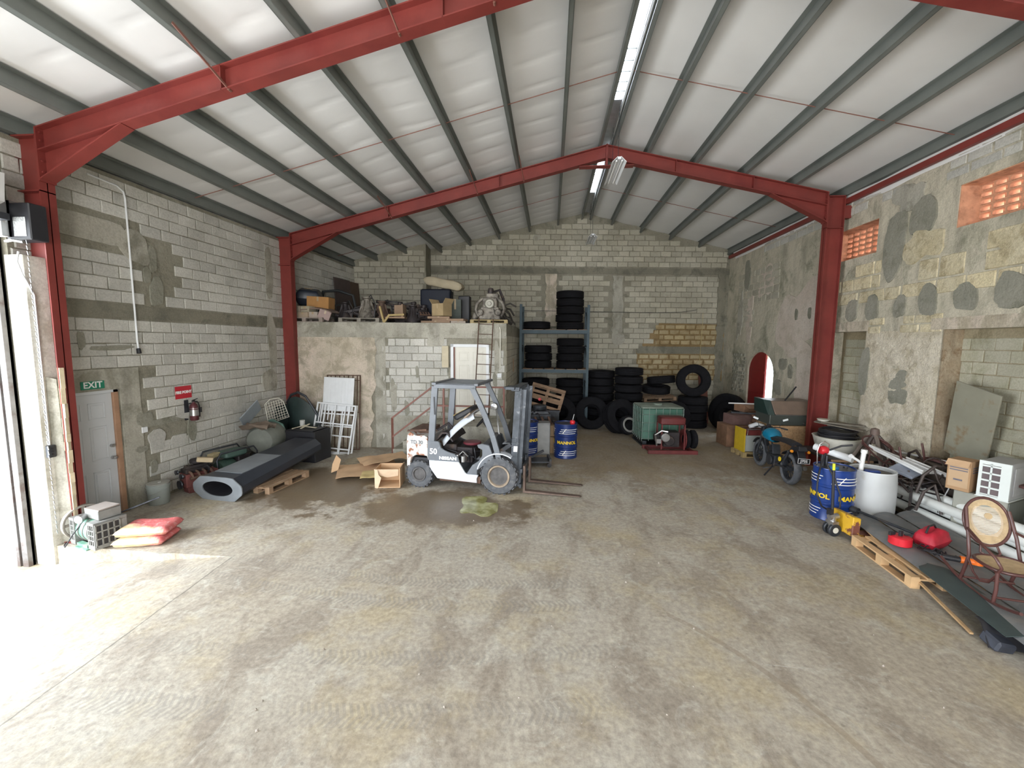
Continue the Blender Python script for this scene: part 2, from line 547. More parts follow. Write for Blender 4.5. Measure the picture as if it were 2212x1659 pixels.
# ---- floor
def floor_material():
    m, t, b = newmat('concrete_floor')
    v = nn(t, 'ShaderNodeNewGeometry').outputs['Position']
    big = nz(t, v, 0.35, 6, 0.6, 0.5)
    mid = nz(t, sc(t, v, (1.0, 0.55, 1)), 1.7, 9, 0.68, 0.6)
    fine = nz(t, v, 18, 8, 0.72)
    base = mixc(t, ramp(t, big, 0.38, 0.62), (0.37, 0.325, 0.26, 1), (0.405, 0.375, 0.32, 1))
    base = mixc(t, mth(t, 'MULTIPLY', ramp(t, mid, 0.47, 0.60), 0.85), base, (0.265, 0.225, 0.18, 1))
    base = mixc(t, mth(t, 'MULTIPLY', ramp(t, nz(t, v, 2.6, 9, 0.72, 1.2), 0.53, 0.64), 0.6), base, (0.47, 0.445, 0.385, 1))
    base = mixc(t, mth(t, 'MULTIPLY', ramp(t, nz(t, v, 0.9, 6, 0.65), 0.50, 0.64), 0.6), base, (0.40, 0.33, 0.205, 1))
    base = mixc(t, 0.65, base, mixc(t, 1.0, base, mixc(t, ramp(t, fine, 0.28, 0.72), (0.45, 0.45, 0.45, 1), (1.45, 1.45, 1.45, 1)), 'MULTIPLY'))
    # pale scratches
    scr = nz(t, sc(t, v, (0.5, 3.2, 1)), 2.2, 10, 0.75, 0.5)
    base = mixc(t, mth(t, 'MULTIPLY', ramp(t, scr, 0.63, 0.70), 0.6), base, (0.56, 0.54, 0.50, 1))
    # specks of dirt
    vo = nn(t, 'ShaderNodeTexVoronoi'); t.links.new(v, vo.inputs['Vector']); vo.inputs['Scale'].default_value = 5.0
    spk = mth(t, 'MULTIPLY', mth(t, 'LESS_THAN', vo.outputs['Distance'], 0.07), mth(t, 'GREATER_THAN', nz(t, v, 1.3, 2), 0.52))
    base = mixc(t, mth(t, 'MULTIPLY', spk, 0.45), base, (0.16, 0.14, 0.12, 1))
    sx = nn(t, 'ShaderNodeSeparateXYZ'); t.links.new(v, sx.inputs[0])
    X, Y = sx.outputs[0], sx.outputs[1]
    wob = mth(t, 'MULTIPLY', mth(t, 'SUBTRACT', nz(t, v, 1.6, 7, 0.7), 0.5), 3.0)
    def blob(cx, cy, rx, ry, k=1.0):
        dx = mth(t, 'DIVIDE', mth(t, 'SUBTRACT', X, cx), rx)
        dy = mth(t, 'DIVIDE', mth(t, 'SUBTRACT', Y, cy), ry)
        d = mth(t, 'SQRT', mth(t, 'ADD', mth(t, 'MULTIPLY', dx, dx), mth(t, 'MULTIPLY', dy, dy)))
        return ramp(t, mth(t, 'ADD', d, mth(t, 'MULTIPLY', wob, k)), 1.15, 0.85)
    wet = nn(t, 'ShaderNodeMath', operation='MAXIMUM'); 
    val(t, wet.inputs[0], blob(-1.9, 7.0, 1.5, 0.75)); val(t, wet.inputs[1], blob(-4.4, 7.9, 1.2, 1.3, 1.3))
    base = mixc(t, mth(t, 'MULTIPLY', wet.outputs[0], 0.85), base, (0.14, 0.10, 0.06, 1))
    far = mth(t, 'MULTIPLY', blob(2.6, 11.6, 5.6, 2.6, 0.8), 0.5)
    base = mixc(t, far, base, (0.22, 0.155, 0.09, 1))
    # tread marks left by tyres: arcs of small lugs
    def track(cx, cy, r, wdt, n, amt):
        nonlocal base
        dx = mth(t, 'SUBTRACT', X, cx); dy = mth(t, 'SUBTRACT', Y, cy)
        d = mth(t, 'SQRT', mth(t, 'ADD', mth(t, 'MULTIPLY', dx, dx), mth(t, 'MULTIPLY', dy, dy)))
        off = mth(t, 'SUBTRACT', d, r)
        band = mth(t, 'LESS_THAN', mth(t, 'ABSOLUTE', off), wdt)
        ang = mth(t, 'ARCTAN2', dy, dx)
        lug = mth(t, 'GREATER_THAN', mth(t, 'SINE', mth(t, 'ADD', mth(t, 'MULTIPLY', ang, n), mth(t, 'MULTIPLY', mth(t, 'ABSOLUTE', off), 55))), 0.1)
        k = mth(t, 'MULTIPLY', mth(t, 'MULTIPLY', band, mth(t, 'MULTIPLY', lug, ramp(t, X, 1.6, 0.2))), ramp(t, nz(t, v, 0.8, 4), 0.36, 0.52))
        base = mixc(t, mth(t, 'MULTIPLY', k, amt), base, (0.20, 0.19, 0.175, 1))
    track(-1.6, 16.0, 11.3, 0.10, 1300, 0.32)
    track(-1.6, 16.0, 11.72, 0.10, 1300, 0.36)
    track(-3.0, 21.0, 17.6, 0.09, 2000, 0.32)
    track(-3.0, 21.0, 18.2, 0.11, 2000, 0.32)
    # dark skid mark, right of the middle
    dx = mth(t, 'SUBTRACT', X, -0.6); dy = mth(t, 'SUBTRACT', Y, 2.0)
    d = mth(t, 'SQRT', mth(t, 'ADD', mth(t, 'MULTIPLY', dx, dx), mth(t, 'MULTIPLY', dy, dy)))
    sk = mth(t, 'MULTIPLY', mth(t, 'LESS_THAN', mth(t, 'ABSOLUTE', mth(t, 'SUBTRACT', d, 3.05)), 0.03), mth(t, 'MULTIPLY', mth(t, 'GREATER_THAN', X, 1.3), mth(t, 'GREATER_THAN', Y, 2.6)))
    base = mixc(t, mth(t, 'MULTIPLY', sk, 0.4), base, (0.22, 0.17, 0.12, 1))
    # open joint between the slab and the slope
    ln = mth(t, 'SUBTRACT', X, mth(t, 'MULTIPLY_ADD', Y, -0.0579, -3.96))
    ln = mth(t, 'ADD', ln, mth(t, 'MULTIPLY', mth(t, 'SUBTRACT', nz(t, v, 3.0, 5, .7), .5), .06))
    jt = mth(t, 'MULTIPLY', mth(t, 'LESS_THAN', mth(t, 'ABSOLUTE', ln), 0.011), mth(t, 'LESS_THAN', Y, 5.0))
    base = mixc(t, mth(t, 'MULTIPLY', jt, 0.7), base, (0.13, 0.12, 0.10, 1))
    t.links.new(base, b.inputs['Base Color'])
    val(t, b.inputs['Roughness'], mth(t, 'SUBTRACT', 0.78, mth(t, 'MULTIPLY', wet.outputs[0], 0.45)))
    b.inputs['Specular IOR Level'].default_value = 0.35
    h = mth(t, 'ADD', mid, mth(t, 'MULTIPLY', fine, 0.5))
    bump(t, b, h, 0.25, 0.02)
    return m
M['floor'] = floor_material()
fb = MB()
KX0, KX1, KY = -4.25, -3.6, 5.03
poly = [(XL - .35, KY), (KX0, KY - .02), (KX1, -6.2), (8.0, -6.2), (8.0, 18.2), (XL - .35, 18.2)]
fb.prism(poly, 0.4, Matrix.Translation((0, 0, -0.4)))
floor = struct('floor', fb, M['floor'])
# the slope down to the side door
rb = MB()
def ramp_pt(u, v):
    y = KY - v * 11.2
    xe = KX0 + .02 + (KX1 - KX0) * v
    x = xe + (XL - .35 - xe) * u
    z = -0.26 * min(1, max(0, (u - .02)) / .8)
    z += 0.006 * noise.noise(Vector((x * 1.5, y * 1.5, 0)))
    if v == 0:
        y += 0.02
    return (x, y, z - 0.004)
rb.grid(ramp_pt, 24, 48)
part('ramp', rb, M['floor'], floor, smooth=60)
kb = MB()
kp = [(XL - .3, KY + .02), (-6.6, KY - .01), (-5.9, KY + .03), (-5.3, KY - .05), (-4.9, KY + .02), (KX0, KY - .03), (KX0, KY + .3), (XL - .3, KY + .3)]
kb.prism(kp, 0.299, Matrix.Translation((0, 0, -0.30)))
part('kerb', kb, M['concrete'], floor)
# ground outside
gb = MB()
gb.b2(-60, XL - .3, -40, 40, -0.6, -0.285)
gb.b2(XR + .56, 60, -40, 40, -0.6, -0.1)
gb.b2(XL - .3, XR + .56, -40, -6.2, -0.6, -0.05)
M['yard'] = aged('yard_concrete', (0.62, 0.61, 0.57), (0.70, 0.68, 0.63), (0.52, 0.50, 0.45), bmp=0.2)
struct('ground', gb, M['yard'])

# ---- walls cut into boxes round their openings
def holed(mb, L, Hh, T, holes, top=None):
    """wall in local coords: x 0..L, z 0..H (top(x) if sloped), thickness 0..T along +y, holes (x0,x1,z0,z1)"""
    xs = sorted(set([0, L] + [h[0] for h in holes] + [h[1] for h in holes] + ([top[1]] if top else [])))
    for a, b in zip(xs, xs[1:]):
        if b - a < 1e-5:
            continue
        hs = sorted([h for h in holes if h[0] < (a + b) / 2 < h[1]], key=lambda h: h[2])
        z = 0
        for h in hs:
            if h[2] > z:
                mb.b2(a, b, 0, T, z, h[2])
            z = h[3]
        za, zb = (top[0](a), top[0](b)) if top else (Hh, Hh)
        vs = [(a, 0, z), (b, 0, z), (b, T, z), (a, T, z), (a, 0, za), (b, 0, zb), (b, T, zb), (a, T, za)]
        mb.add(vs, [(0, 3, 2, 1), (4, 5, 6, 7), (0, 1, 5, 4), (1, 2, 6, 5), (2, 3, 7, 6), (3, 0, 4, 7)])
    return mb
# block shapes shared by every wall
def block_mesh(seed, w, h, d, rnd, matl, name='block'):
    rr = random.Random(seed)
    def j(s=1.0):
        return rr.uniform(-rnd, rnd) * s
    mb = MB()
    o = [(-w / 2 + j(), 0.0, -h / 2 + j(.6)), (0, 0, -h / 2 + j(.6)), (w / 2 + j(), 0.0, -h / 2 + j(.6)), (w / 2 + j(), 0, h / 2 + j(.6)), (0, 0, h / 2 + j(.6)), (-w / 2 + j(), 0.0, h / 2 + j(.6))]
    back = [(p[0], 0.0, p[2]) for p in o]
    mid = [(p[0], -d * .65 , p[2]) for p in o]
    fr = [(p[0] * (1 - .012 / (w / 2)), -d + j(.5), p[2] * (1 - .010 / (h / 2))) for p in o]
    n = 6
    fs = [tuple(range(2 * n, 3 * n))]
    for l in range(2):
        for i in range(n):
            k = (i + 1) % n
            fs.append((l * n + i, l * n + k, (l + 1) * n + k, (l + 1) * n + i))
    mb.add(back + mid + fr, fs)
    return mb
class Blocks:
    """lays blocks on a wall frame: frame maps local (u, out, z)"""
    def __init__(self, parent, origin, ang, matl, bw=0.4, bh=0.2, gap=0.014, d=0.016, rnd=0.006, name='block', limit=300, nvar=8):
        self.parent, self.o, self.ang, self.matl = parent, Vector(origin), ang, matl
        self.bw, self.bh, self.gap, self.d, self.name, self.limit = bw, bh, gap, d, name, limit
        self.vars = [block_mesh(i, bw - gap, bh - gap, d, rnd, matl) for i in range(nvar)]
        self.half = [block_mesh(i + 50, bw / 2 - gap, bh - gap, d, rnd, matl) for i in range(3)]
        self.me = [b.mesh(name, matl) for b in self.vars]
        self.meh = [b.mesh(name, matl) for b in self.half]
        self.items = []
    def lay(self, L, z0, z1, holes=(), top=None, skip=0.0, off=0.0, u0=0.0, rr=None):
        rr = rr or random.Random(int(self.o.x * 31 + self.o.y * 7 + L * 13))
        row = 0
        z = z0 + self.bh / 2
        while z < z1 - self.bh * .3:
            s = (row % 2) * self.bw / 2 + off + rr.uniform(-.04, .04)
            u = u0 - self.bw + (s % self.bw)
            while u < L:
                a, b = u, u + self.bw
                hf = False
                if a < u0 and b > u0 + self.bw * .4:
                    a = b - self.bw / 2; hf = True
                if b > L + .02 and L - a > self.bw * .45:
                    b = a + self.bw / 2; hf = True
                c = (a + b) / 2
                ok = a >= u0 - .06 and b <= L + .06
                if ok and top and max(z + self.bh / 2 - top(a), z + self.bh / 2 - top(b)) > -0.01:
                    ok = False
                for h in holes:
                    if a < h[1] - .02 and b > h[0] + .02 and z - self.bh / 2 < h[3] - .02 and z + self.bh / 2 > h[2] + .02:
                        ok = False
                if ok and rr.random() >= skip:
                    self.items.append((c, z + rr.uniform(-.003, .003), hf, rr.randrange(8), rr.uniform(0, 1)))
                u += self.bw
            z += self.bh
            row += 1
        return self
    def build(self):
        M4 = Matrix.Translation(self.o) @ Matrix.Rotation(self.ang, 4, 'Z')
        inv = self.parent.matrix_world.inverted()
        its = []
        for (u, z, hf, k, q) in self.items:
            p = M4 @ Vector((u, 0, z))
            dv = p - Vector((0, 0, CAM_H))
            fw = dv.dot(FWD)
            inview = fw > 0.5 and abs(dv.dot(RIGHT) / fw) < 1.26 and abs(dv.dot(DOWN) / fw) < .95
            its.append((dv.length - (0 if inview else -50), p, hf, k))
        its.sort(key=lambda a: a[0])
        rest = MB()
        for n, (dd, p, hf, k) in enumerate(its):
            if n < self.limit:
                me = (self.meh[k % 3] if hf else self.me[k])
                link(self.name, me, self.parent, loc=p, rot=(0, 0, self.ang))
            else:
                rest.x = Matrix.Translation(p) @ Matrix.Rotation(self.ang, 4, 'Z')
                src = self.half[k % 3] if hf else self.vars[k]
                rest.add(src.v, src.f)
        if rest.v:
            part('blocks_beyond', rest, self.matl, self.parent, kind='stuff')
def blotch(rr, w, h, n=22, amp=0.22):
    """irregular patch outline"""
    ph = [rr.uniform(0, 6.28) for _ in range(4)]
    out = []
    for i in range(n):
        a = 2 * PI * i / n
        k = 1 + amp * (0.5 * math.sin(2 * a + ph[0]) + 0.3 * math.sin(3 * a + ph[1]) + 0.25 * math.sin(5 * a + ph[2])) + rr.uniform(-.04, .04)
        c_, s_ = math.cos(a), math.sin(a)
        out.append((w / 2 * k * math.copysign(abs(c_) ** .75, c_), h / 2 * k * math.copysign(abs(s_) ** .75, s_)))
    return out
def ragged(rr, w, h, amp=.04):
    out = []
    n = max(3, int(h / .14))
    for i in range(n + 1):
        out.append((w / 2 + rr.uniform(-amp, amp), -h / 2 + h * i / n))
    for i in range(n + 1):
        out.append((-w / 2 + rr.uniform(-amp, amp), h / 2 - h * i / n))
    return out
def wall_m(origin, ang, u, z, out=0.0):
    """matrix: local XY = wall's u and z, local Z = out of the wall towards the room (local -y of the wall)"""
    W = Matrix.Translation(Vector(origin)) @ Matrix.Rotation(ang, 4, 'Z')
    return W @ Matrix.Translation((u, -out, z)) @ Matrix.Rotation(R(90), 4, 'X')

# ---- left wall: local u runs along -Y seen from the room, so that -y(local) points into the room (+X)
WALL_T = 0.3
LA = R(90)                    # local x -> +Y, local -y -> +X
lw = MB()
DY0, DY1, DZ = 5.62, 6.17, 2.06      # white exit door
LY0 = 5.0
LEN_L = 16.3 - LY0
lw.x = Matrix.Translation((XL, LY0, 0)) @ Matrix.Rotation(LA, 4, 'Z')
holed(lw, LEN_L, 5.58, WALL_T, [(0.28, 1.24, 0, 2.1)])
wall_left = struct('wall_left', lw, M['mortar'])
LB = Blocks(wall_left, (XL, LY0, 0), LA, M['block'])
door_h = [(0.0, 1.62, 0, 2.45)]
beam = (0.0, 12, 3.25, 3.52)
LB.lay(LEN_L, 0.05, 3.25, holes=door_h + [(1.9, 2.35, 1.15, 1.45)], off=.1)
LB.lay(LEN_L, 3.52, 5.50, holes=[(1.95, 2.2, 3.52, 3.95), (1.9, 2.3, 4.1, 4.6), (0.3, 1.75, 4.5, 4.85)], off=.25)
LB.build()
wl = MB()
for (a, b, c_, d_) in ((0.0, LEN_L, 3.27, 3.50),):
    wl.x = Matrix.Translation((XL, LY0, 0)) @ Matrix.Rotation(LA, 4, 'Z')
    wl.b2(a, b, -0.014, 0.0, c_, d_)
part('bond_beam', wl, M['bond'], wall_left)
wl = MB()
wl.x = Matrix.Translation((XL, LY0, 0)) @ Matrix.Rotation(LA, 4, 'Z')
holed(wl, 1.62, 2.46, 0.001, [(0.28, 1.24, 0, 2.1)])
for v_ in range(len(wl.v)):
    pass
wl2 = MB()
wl2.x = wl.x
wl2.b2(0.02, 0.28, -0.018, 0, 0, 2.44); wl2.b2(1.27, 1.60, -0.018, 0, 0, 2.44); wl2.b2(0.28, 1.27, -0.018, 0, 2.1, 2.44)
part('door_surround', wl2, M['concrete'], wall_left)
rr = random.Random(3)
for (u, z, w_, h_, mt) in ((0.95, 4.62, 1.5, .42, 'concrete'), (1.7, 4.5, .5, .55, 'concrete'), (2.02, 4.35, .16, .42, 'patch'), (2.06, 3.78, .26, .5, 'patch'), (1.9, 4.05, .12, .3, 'patch'),
                           (0.35, 2.85, .16, .34, 'patch'), (0.75, 2.9, .1, .3, 'patch'), (1.2, 2.78, .7, .08, 'patch'), (1.65, 1.5, .28, .3, 'patch'), (2.1, 1.42, .9, .12, 'patch'),
                           (2.6, 1.2, .2, .55, 'patch'), (2.3, .98, .4, .22, 'block'), (1.85, 1.1, .35, .35, 'block'), (3.2, 1.42, 1.9, .16, 'block'), (1.75, .62, .12, .25, 'patch'), (1.55, 1.0, .2, .12, 'patch'), (5.0, 1.9, .5, .6, 'concrete'), (5.15, 2.9, .35, 1.3, 'concrete'), (5.15, 4.6, .3, 1.2, 'concrete')):
    pb = MB()
    pb.prism(blotch(rr, w_, h_), 0.020 + rr.uniform(0, .006), wall_m((XL, LY0, 0), LA, u, z))
    part('mortar_patch', pb, M[mt], wall_left)

# wall above and before the side door (towards and behind the camera)
lf = MB()
lf.b2(XL - WALL_T, XL, -6.2, LY0 - .02, 4.5, 5.6)
lf.b2(XL - WALL_T, XL, -6.2, -0.9, -0.3, 4.5)
struct('wall_left_front', lf, M['concrete'])

# ---- back wall (skewed)
BA = math.atan(YK)
bx0, bx1 = XL - .3, XR + .2
BL = (bx1 - bx0) / math.cos(BA)
bo = (bx0, yb(bx0), 0)
def btop(u):
    return cz(bx0 + u * math.cos(BA)) + 0.06
def bu(x):
    return (x - bx0) / math.cos(BA)
bw = MB()
bw.x = Matrix.Translation(bo) @ Matrix.Rotation(BA, 4, 'Z')
holed(bw, BL, 8, 0.3, [], top=(btop, bu(RX)))
wall_back = struct('wall_back', bw, M['mortar'])
BB = Blocks(wall_back, bo, BA, M['block_dark'], d=.02, gap=.02, rnd=.010)
tan = [(bu(4.1), bu(6.75), 2.5, 3.68), (bu(3.5), bu(6.75), 1.5, 2.86)]
post1, post2 = (bu(-.25), bu(.25), 3.5, 5.5), (bu(2.35), bu(2.72), 3.2, 5.5)
btop2 = lambda u: btop(u) - .13
BB.lay(bu(6.45), 0.1, 5.52, holes=tan + [post1, post2], u0=bu(-4.8), off=.05)
BB.lay(bu(6.8), 5.82, 8, u0=bu(-4.8), top=btop2, off=.13)
BB.build()
BT = Blocks(wall_back, bo, BA, M['block_tan'], bw=.4, bh=.2, gap=.055, d=.018, rnd=.014)
BT.lay(bu(6.6), 1.5, 2.5, u0=bu(3.4)).lay(bu(6.6), 2.86, 3.66, u0=bu(4.0), off=.2)
BT.limit = 0
# tan blocks are few: keep each as its own part
BT.limit = 300
BT.build()
for (x0, x1, z0, z1, mt, dd) in ((-4.8, 6.85, 5.56, 5.78, 'bond', .018), (3.35, 6.6, 2.52, 2.80, 'bond', .022)):
    q = MB(); q.x = Matrix.Translation(bo) @ Matrix.Rotation(BA, 4, 'Z')
    q.b2(bu(x0), bu(x1), -dd, 0, z0, z1)
    part('bond_beam', q, M[mt], wall_back)
rr = random.Random(5)
q = MB()
q.prism([(-1.75 + rr.uniform(-.1, .1), -1.25), (1.65, -1.2), (1.65, 1.02), (-.9, 1.05), (-1.0, .8), (-1.25, .75), (-1.3, .45), (-1.55, .4), (-1.5, .05), (-1.75, -.05), (-1.72, -.6)], 0.006, wall_m(bo, BA, bu(5.08), 2.65))
part('brown_render', q, M['mortar_brown'], wall_back)
for (x, z, w_, h_, mt) in ((-.02, 4.55, .42, 2.0, 'plaster'), (2.55, 4.4, .38, 2.2, 'concrete'), (6.55, 3.6, .3, 4.4, 'bond'), (2.6, 3.1, .5, .5, 'concrete'), (-.6, 6.9, .3, .2, 'concrete')):
    pb = MB()
    pb.prism(ragged(rr, w_, h_) if h_ > 1 else blotch(rr, w_, h_, amp=.12), 0.022 + rr.uniform(0, .006), wall_m(bo, BA, bu(x), z))
    part('mortar_patch', pb, M[mt], wall_back)
# projecting bay at the back left corner
PX1 = -4.55
yp = lambda x: yb(x) - 0.95
po = (XL - .1, yp(XL - .1), 0)
pu = lambda x: (x - po[0]) / math.cos(BA)
pw = MB(); pw.x = Matrix.Translation(po) @ Matrix.Rotation(BA, 4, 'Z')
ptop = lambda u: cz(po[0] + u * math.cos(BA)) + .05
holed(pw, pu(PX1), 8, 0.9, [], top=(ptop, pu(PX1)))
wall_bay = struct('wall_bay', pw, M['mortar'])
PB = Blocks(wall_bay, po, BA, M['block_dark'], d=.02, gap=.022, rnd=.010)
PB.lay(pu(PX1), 3.4, 7, u0=0.05, top=lambda u: ptop(u) - .06)
PB.build()

# ---- store room: front wall, end wall, slab
mx0, mx1 = XL, -1.2
mo = (mx0, ym(mx0), 0)
mu = lambda x: (x - mx0) / math.cos(BA)
MZ = 3.42
DX0, DX1, DB, DT = -2.62, -1.72, 0.86, 2.80
mw = MB(); mw.x = Matrix.Translation(mo) @ Matrix.Rotation(BA, 4, 'Z')
holed(mw, mu(mx1), MZ, 0.2, [(mu(DX0), mu(DX1), DB, DT)])
wall_store = struct('wall_store_room', mw, M['mortar'])
SB = Blocks(wall_store, mo, BA, M['block'], d=.016, gap=.016)
SB.lay(mu(-2.75), 0.2, 3.05, u0=mu(-4.55), off=.2)
SB.lay(mu(mx1), 0.9, 2.75, u0=mu(-1.66))
SB.build()
def wallbox(parent, nm, o_, a_, u0, u1, z0, z1, th, mt, label=None):
    q = MB(); q.x = Matrix.Translation(Vector(o_)) @ Matrix.Rotation(a_, 4, 'Z')
    q.b2(u0, u1, -th, 0, z0, z1)
    return part(nm, q, M[mt], parent, label=label)
wallbox(wall_store, 'ring_beam', mo, BA, 0, mu(mx1), 3.02, MZ, .020, 'concrete')
rr = random.Random(11)
q = MB()
pts = [(0.02, 0.0), (0.02, 3.02), (mu(-4.78), 3.02)]
zz = 3.0
while zz > 0.05:
    pts.append((mu(-4.78) + rr.uniform(-.07, .05) + (.06 if zz > 1.6 else -.02 - .12 * max(0, 1 - zz)), zz)); zz -= 0.16
pts.append((mu(-4.9), 0.0))
q.prism(pts[::-1], 0.03, wall_m(mo, BA, 0, 0))
part('old_plaster', q, M['plaster'], wall_store, label='flaking pinkish plaster')
wallbox(wall_store, 'pilaster', mo, BA, mu(-4.75), mu(-4.45), 0, 3.02, .018, 'concrete')
wallbox(wall_store, 'render_band', mo, BA, mu(-4.5), mu(DX0 - .06), 0, 0.9, .022, 'concrete')
for (x, z, w_, h_, mt) in ((-3.6, 2.1, .1, .3, 'patch'), (-3.2, 1.7, .1, .35, 'patch'), (-4.25, 1.45, .16, .9, 'concrete'), (-3.9, 1.1, .14, .4, 'patch'), (-1.45, 2.5, .16, .8, 'concrete'), (-1.35, 1.4, .16, .5, 'patch'), (-3.1, 2.95, .5, .3, 'concrete'), (-1.5, 1.9, .12, .4, 'patch')):
    pb = MB(); pb.prism(blotch(rr, w_, h_), .024, wall_m(mo, BA, mu(x), z)); part('mortar_patch', pb, M[mt], wall_store)
ew = MB()
ew.b2(mx1 - .2, mx1, ym(mx1) + .02, yb(mx1) , 0, MZ)
wall_end = struct('wall_store_end', ew, M['mortar'])
EB = Blocks(wall_end, (mx1, ym(mx1) + .02, 0), LA, M['block_dark'], d=.012)
EB.lay(4.9, 0.1, 3.1)
EB.limit = 300
EB.build()
sb = MB()
sb.add([(mx0, ym(mx0) + .01, MZ - .12), (mx1, ym(mx1) + .01, MZ - .12), (mx1, yb(mx1), MZ - .12), (mx0, yb(mx0), MZ - .12),
        (mx0, ym(mx0) + .01, MZ + .004), (mx1, ym(mx1) + .01, MZ + .004), (mx1, yb(mx1), MZ + .004), (mx0, yb(mx0), MZ + .004)],
       [(0, 3, 2, 1), (4, 5, 6, 7), (0, 1, 5, 4), (1, 2, 6, 5), (2, 3, 7, 6), (3, 0, 4, 7)])
struct('floor_mezzanine', sb, M['concrete'])
# landing in front of the raised door
lb = MB()
lb.b2(-2.9, -1.05, ym(-2.0) - 1.15, ym(-2.4) - .02, 0, 0.84)
struct('landing', lb, M['concrete'], bevel=.01)

# ---- right wall. local x -> -Y, local -y -> -X
RA = R(-90)
RY1 = 18.2
ro = (XR, RY1, 0)
ru = lambda y: RY1 - y
rw = MB(); rw.x = Matrix.Translation(ro) @ Matrix.Rotation(RA, 4, 'Z')
RTOP = 6.2
T_R = 0.55
winA, winB, winC = (9.69, 11.1, 4.87, 5.57), (6.42, 7.95, 4.90, 5.60), (3.2, 4.7, 4.90, 5.60)
arch = (13.42, 15.1, 0, 2.0 + .84 * .8 + .06)
holes = [(ru(b), ru(a), z0, z1) for (a, b, z0, z1) in (winA, winB, winC, arch)]
# top-down order inside one x-interval is handled by holed(); recesses are built as a thinner skin
rec = [(9.76, 10.92, 3.22), (5.3, 7.95, 3.2)]
front = [(ru(b), ru(a), 0, h) for (a, b, h) in rec]
holed(rw, RY1 + 6.2, RTOP, 0.3, holes + front)
rw.x = Matrix.Translation((XR + .3, RY1, 0)) @ Matrix.Rotation(RA, 4, 'Z')
holed(rw, RY1 + 6.2, 6.5, T_R - .3, holes)
# arch head over the side doorway
rw.x = Matrix.Translation(ro) @ Matrix.Rotation(RA, 4, 'Z')
wall_right = struct('wall_right', rw, M['oldwall'])
hd = MB()
u0, u1 = ru(15.1), ru(13.42)
rad, cu_ = (u1 - u0) / 2, (u0 + u1) / 2
N = 20
top_z = 2.0
for i in range(N):
    a0, a1 = PI * i / N, PI * (i + 1) / N
    x0, z0 = cu_ - rad * math.cos(a0), top_z + rad * .80 * math.sin(a0)
    x1, z1 = cu_ - rad * math.cos(a1), top_z + rad * .80 * math.sin(a1)
    zt = top_z + rad * .8 + .06
    m_ = Matrix.Translation(ro) @ Matrix.Rotation(RA, 4, 'Z')
    vs = [m_ @ Vector(p) for p in ((x0, -.005, z0), (x1, -.005, z1), (x1, -.005, zt), (x0, -.005, zt), (x0, T_R, z0), (x1, T_R, z1), (x1, T_R, zt), (x0, T_R, zt))]
    hd.add(vs, [(0, 1, 2, 3), (7, 6, 5, 4), (0, 4, 5, 1), (2, 6, 7, 3)])
part('arch_head', hd, M['oldwall'], wall_right)
# infill blocks in the two recesses
RI = Blocks(wall_right, (XR + .3, RY1, 0), RA, M['block_recess'], d=.014, gap=.014)
q = MB(); q.x = Matrix.Translation((XR + .3, RY1, 0)) @ Matrix.Rotation(RA, 4, 'Z')
for (a, b, h) in rec:
    q.b2(ru(b), ru(a), -.004, 0, 0, h)
part('recess_joints', q, M['stone_joint'], wall_right)
RI.lay(ru(9.76), 0.05, 3.2, u0=ru(10.92), off=.1)
RI.lay(ru(5.4), 0.05, 3.15, u0=ru(7.95), off=.2)
RI.build()
# lintels over the recesses, a brown-stained jamb, stones, plaster and cement patches
def rbox_on(nm, y0, y1, z0, z1, th, mt, label=None):
    q = MB(); q.x = Matrix.Translation(ro) @ Matrix.Rotation(RA, 4, 'Z')
    q.b2(ru(max(y0, y1)), ru(min(y0, y1)), -th, 0, z0, z1)
    return part(nm, q, M[mt], wall_right, label=label)
rbox_on('lintel', 9.72, 11.3, 3.22, 3.44, .02, 'plaster')
rbox_on('lintel', 5.0, 8.2, 3.20, 3.40, .02, 'plaster')
q = MB(); q.b2(XR - .012, XR + .3, 7.925, 7.952, 0, 3.2); part('jamb', q, M['jamb'], wall_right, label='brown-stained jamb')
rr = random.Random(21)
def course(y0, y1, z0, z1, n, w_, seed, mt='stone', th=.022, jit=.5, gap=.02):
    """irregular coursed stones, each one a part"""
    r2 = random.Random(seed)
    hh = (z1 - z0) / n
    for k in range(n):
        y = y0 + r2.uniform(-.3, .1) * w_
        while y < y1 - w_ * .3:
            w2 = w_ * r2.uniform(1 - jit, 1 + jit * .6)
            ye = min(y + w2, y1)
            ys = max(y, y0)
            if ye - ys > .12 and r2.random() > .12:
                sb_ = MB()
                n_ = 8
                W, Hh = ye - ys - gap, hh - gap
                pts = []
                for (sx, sz) in ((-1, -1), (0, -1), (1, -1), (1, 0), (1, 1), (0, 1), (-1, 1), (-1, 0)):
                    pts.append((sx * W / 2 * r2.uniform(.93, 1.0), sz * Hh / 2 * r2.uniform(.90, 1.0)))
                t_ = th * r2.uniform(.5, 1.3)
                m_ = wall_m(ro, RA, ru((ys + ye) / 2), z0 + hh * (k + .5))
                vs = [m_ @ Vector((p[0], p[1], -.004)) for p in pts] + [m_ @ Vector((p[0] * .95, p[1] * .93, t_ + r2.uniform(-.004, .004))) for p in pts] + [m_ @ Vector((0, 0, t_ + .004))]
                fs = [(i, (i + 1) % n_, n_ + (i + 1) % n_, n_ + i) for i in range(n_)] + [(n_ + i, n_ + (i + 1) % n_, 2 * n_) for i in range(n_)]
                sb_.add(vs, fs)
                part('stone', sb_, M[mt], wall_right)
            y = ye
stone_joint_areas = [(7.95, 9.74, .35, 3.15), (6.3, 11.3, 3.5, 4.75)]
course(7.99, 9.72, 3.15, 3.5, 2, .5, 1)
course(6.0, 11.35, 3.82, 4.1, 1, .62, 2)
course(6.2, 7.4, 4.1, 4.72, 2, .75, 3)
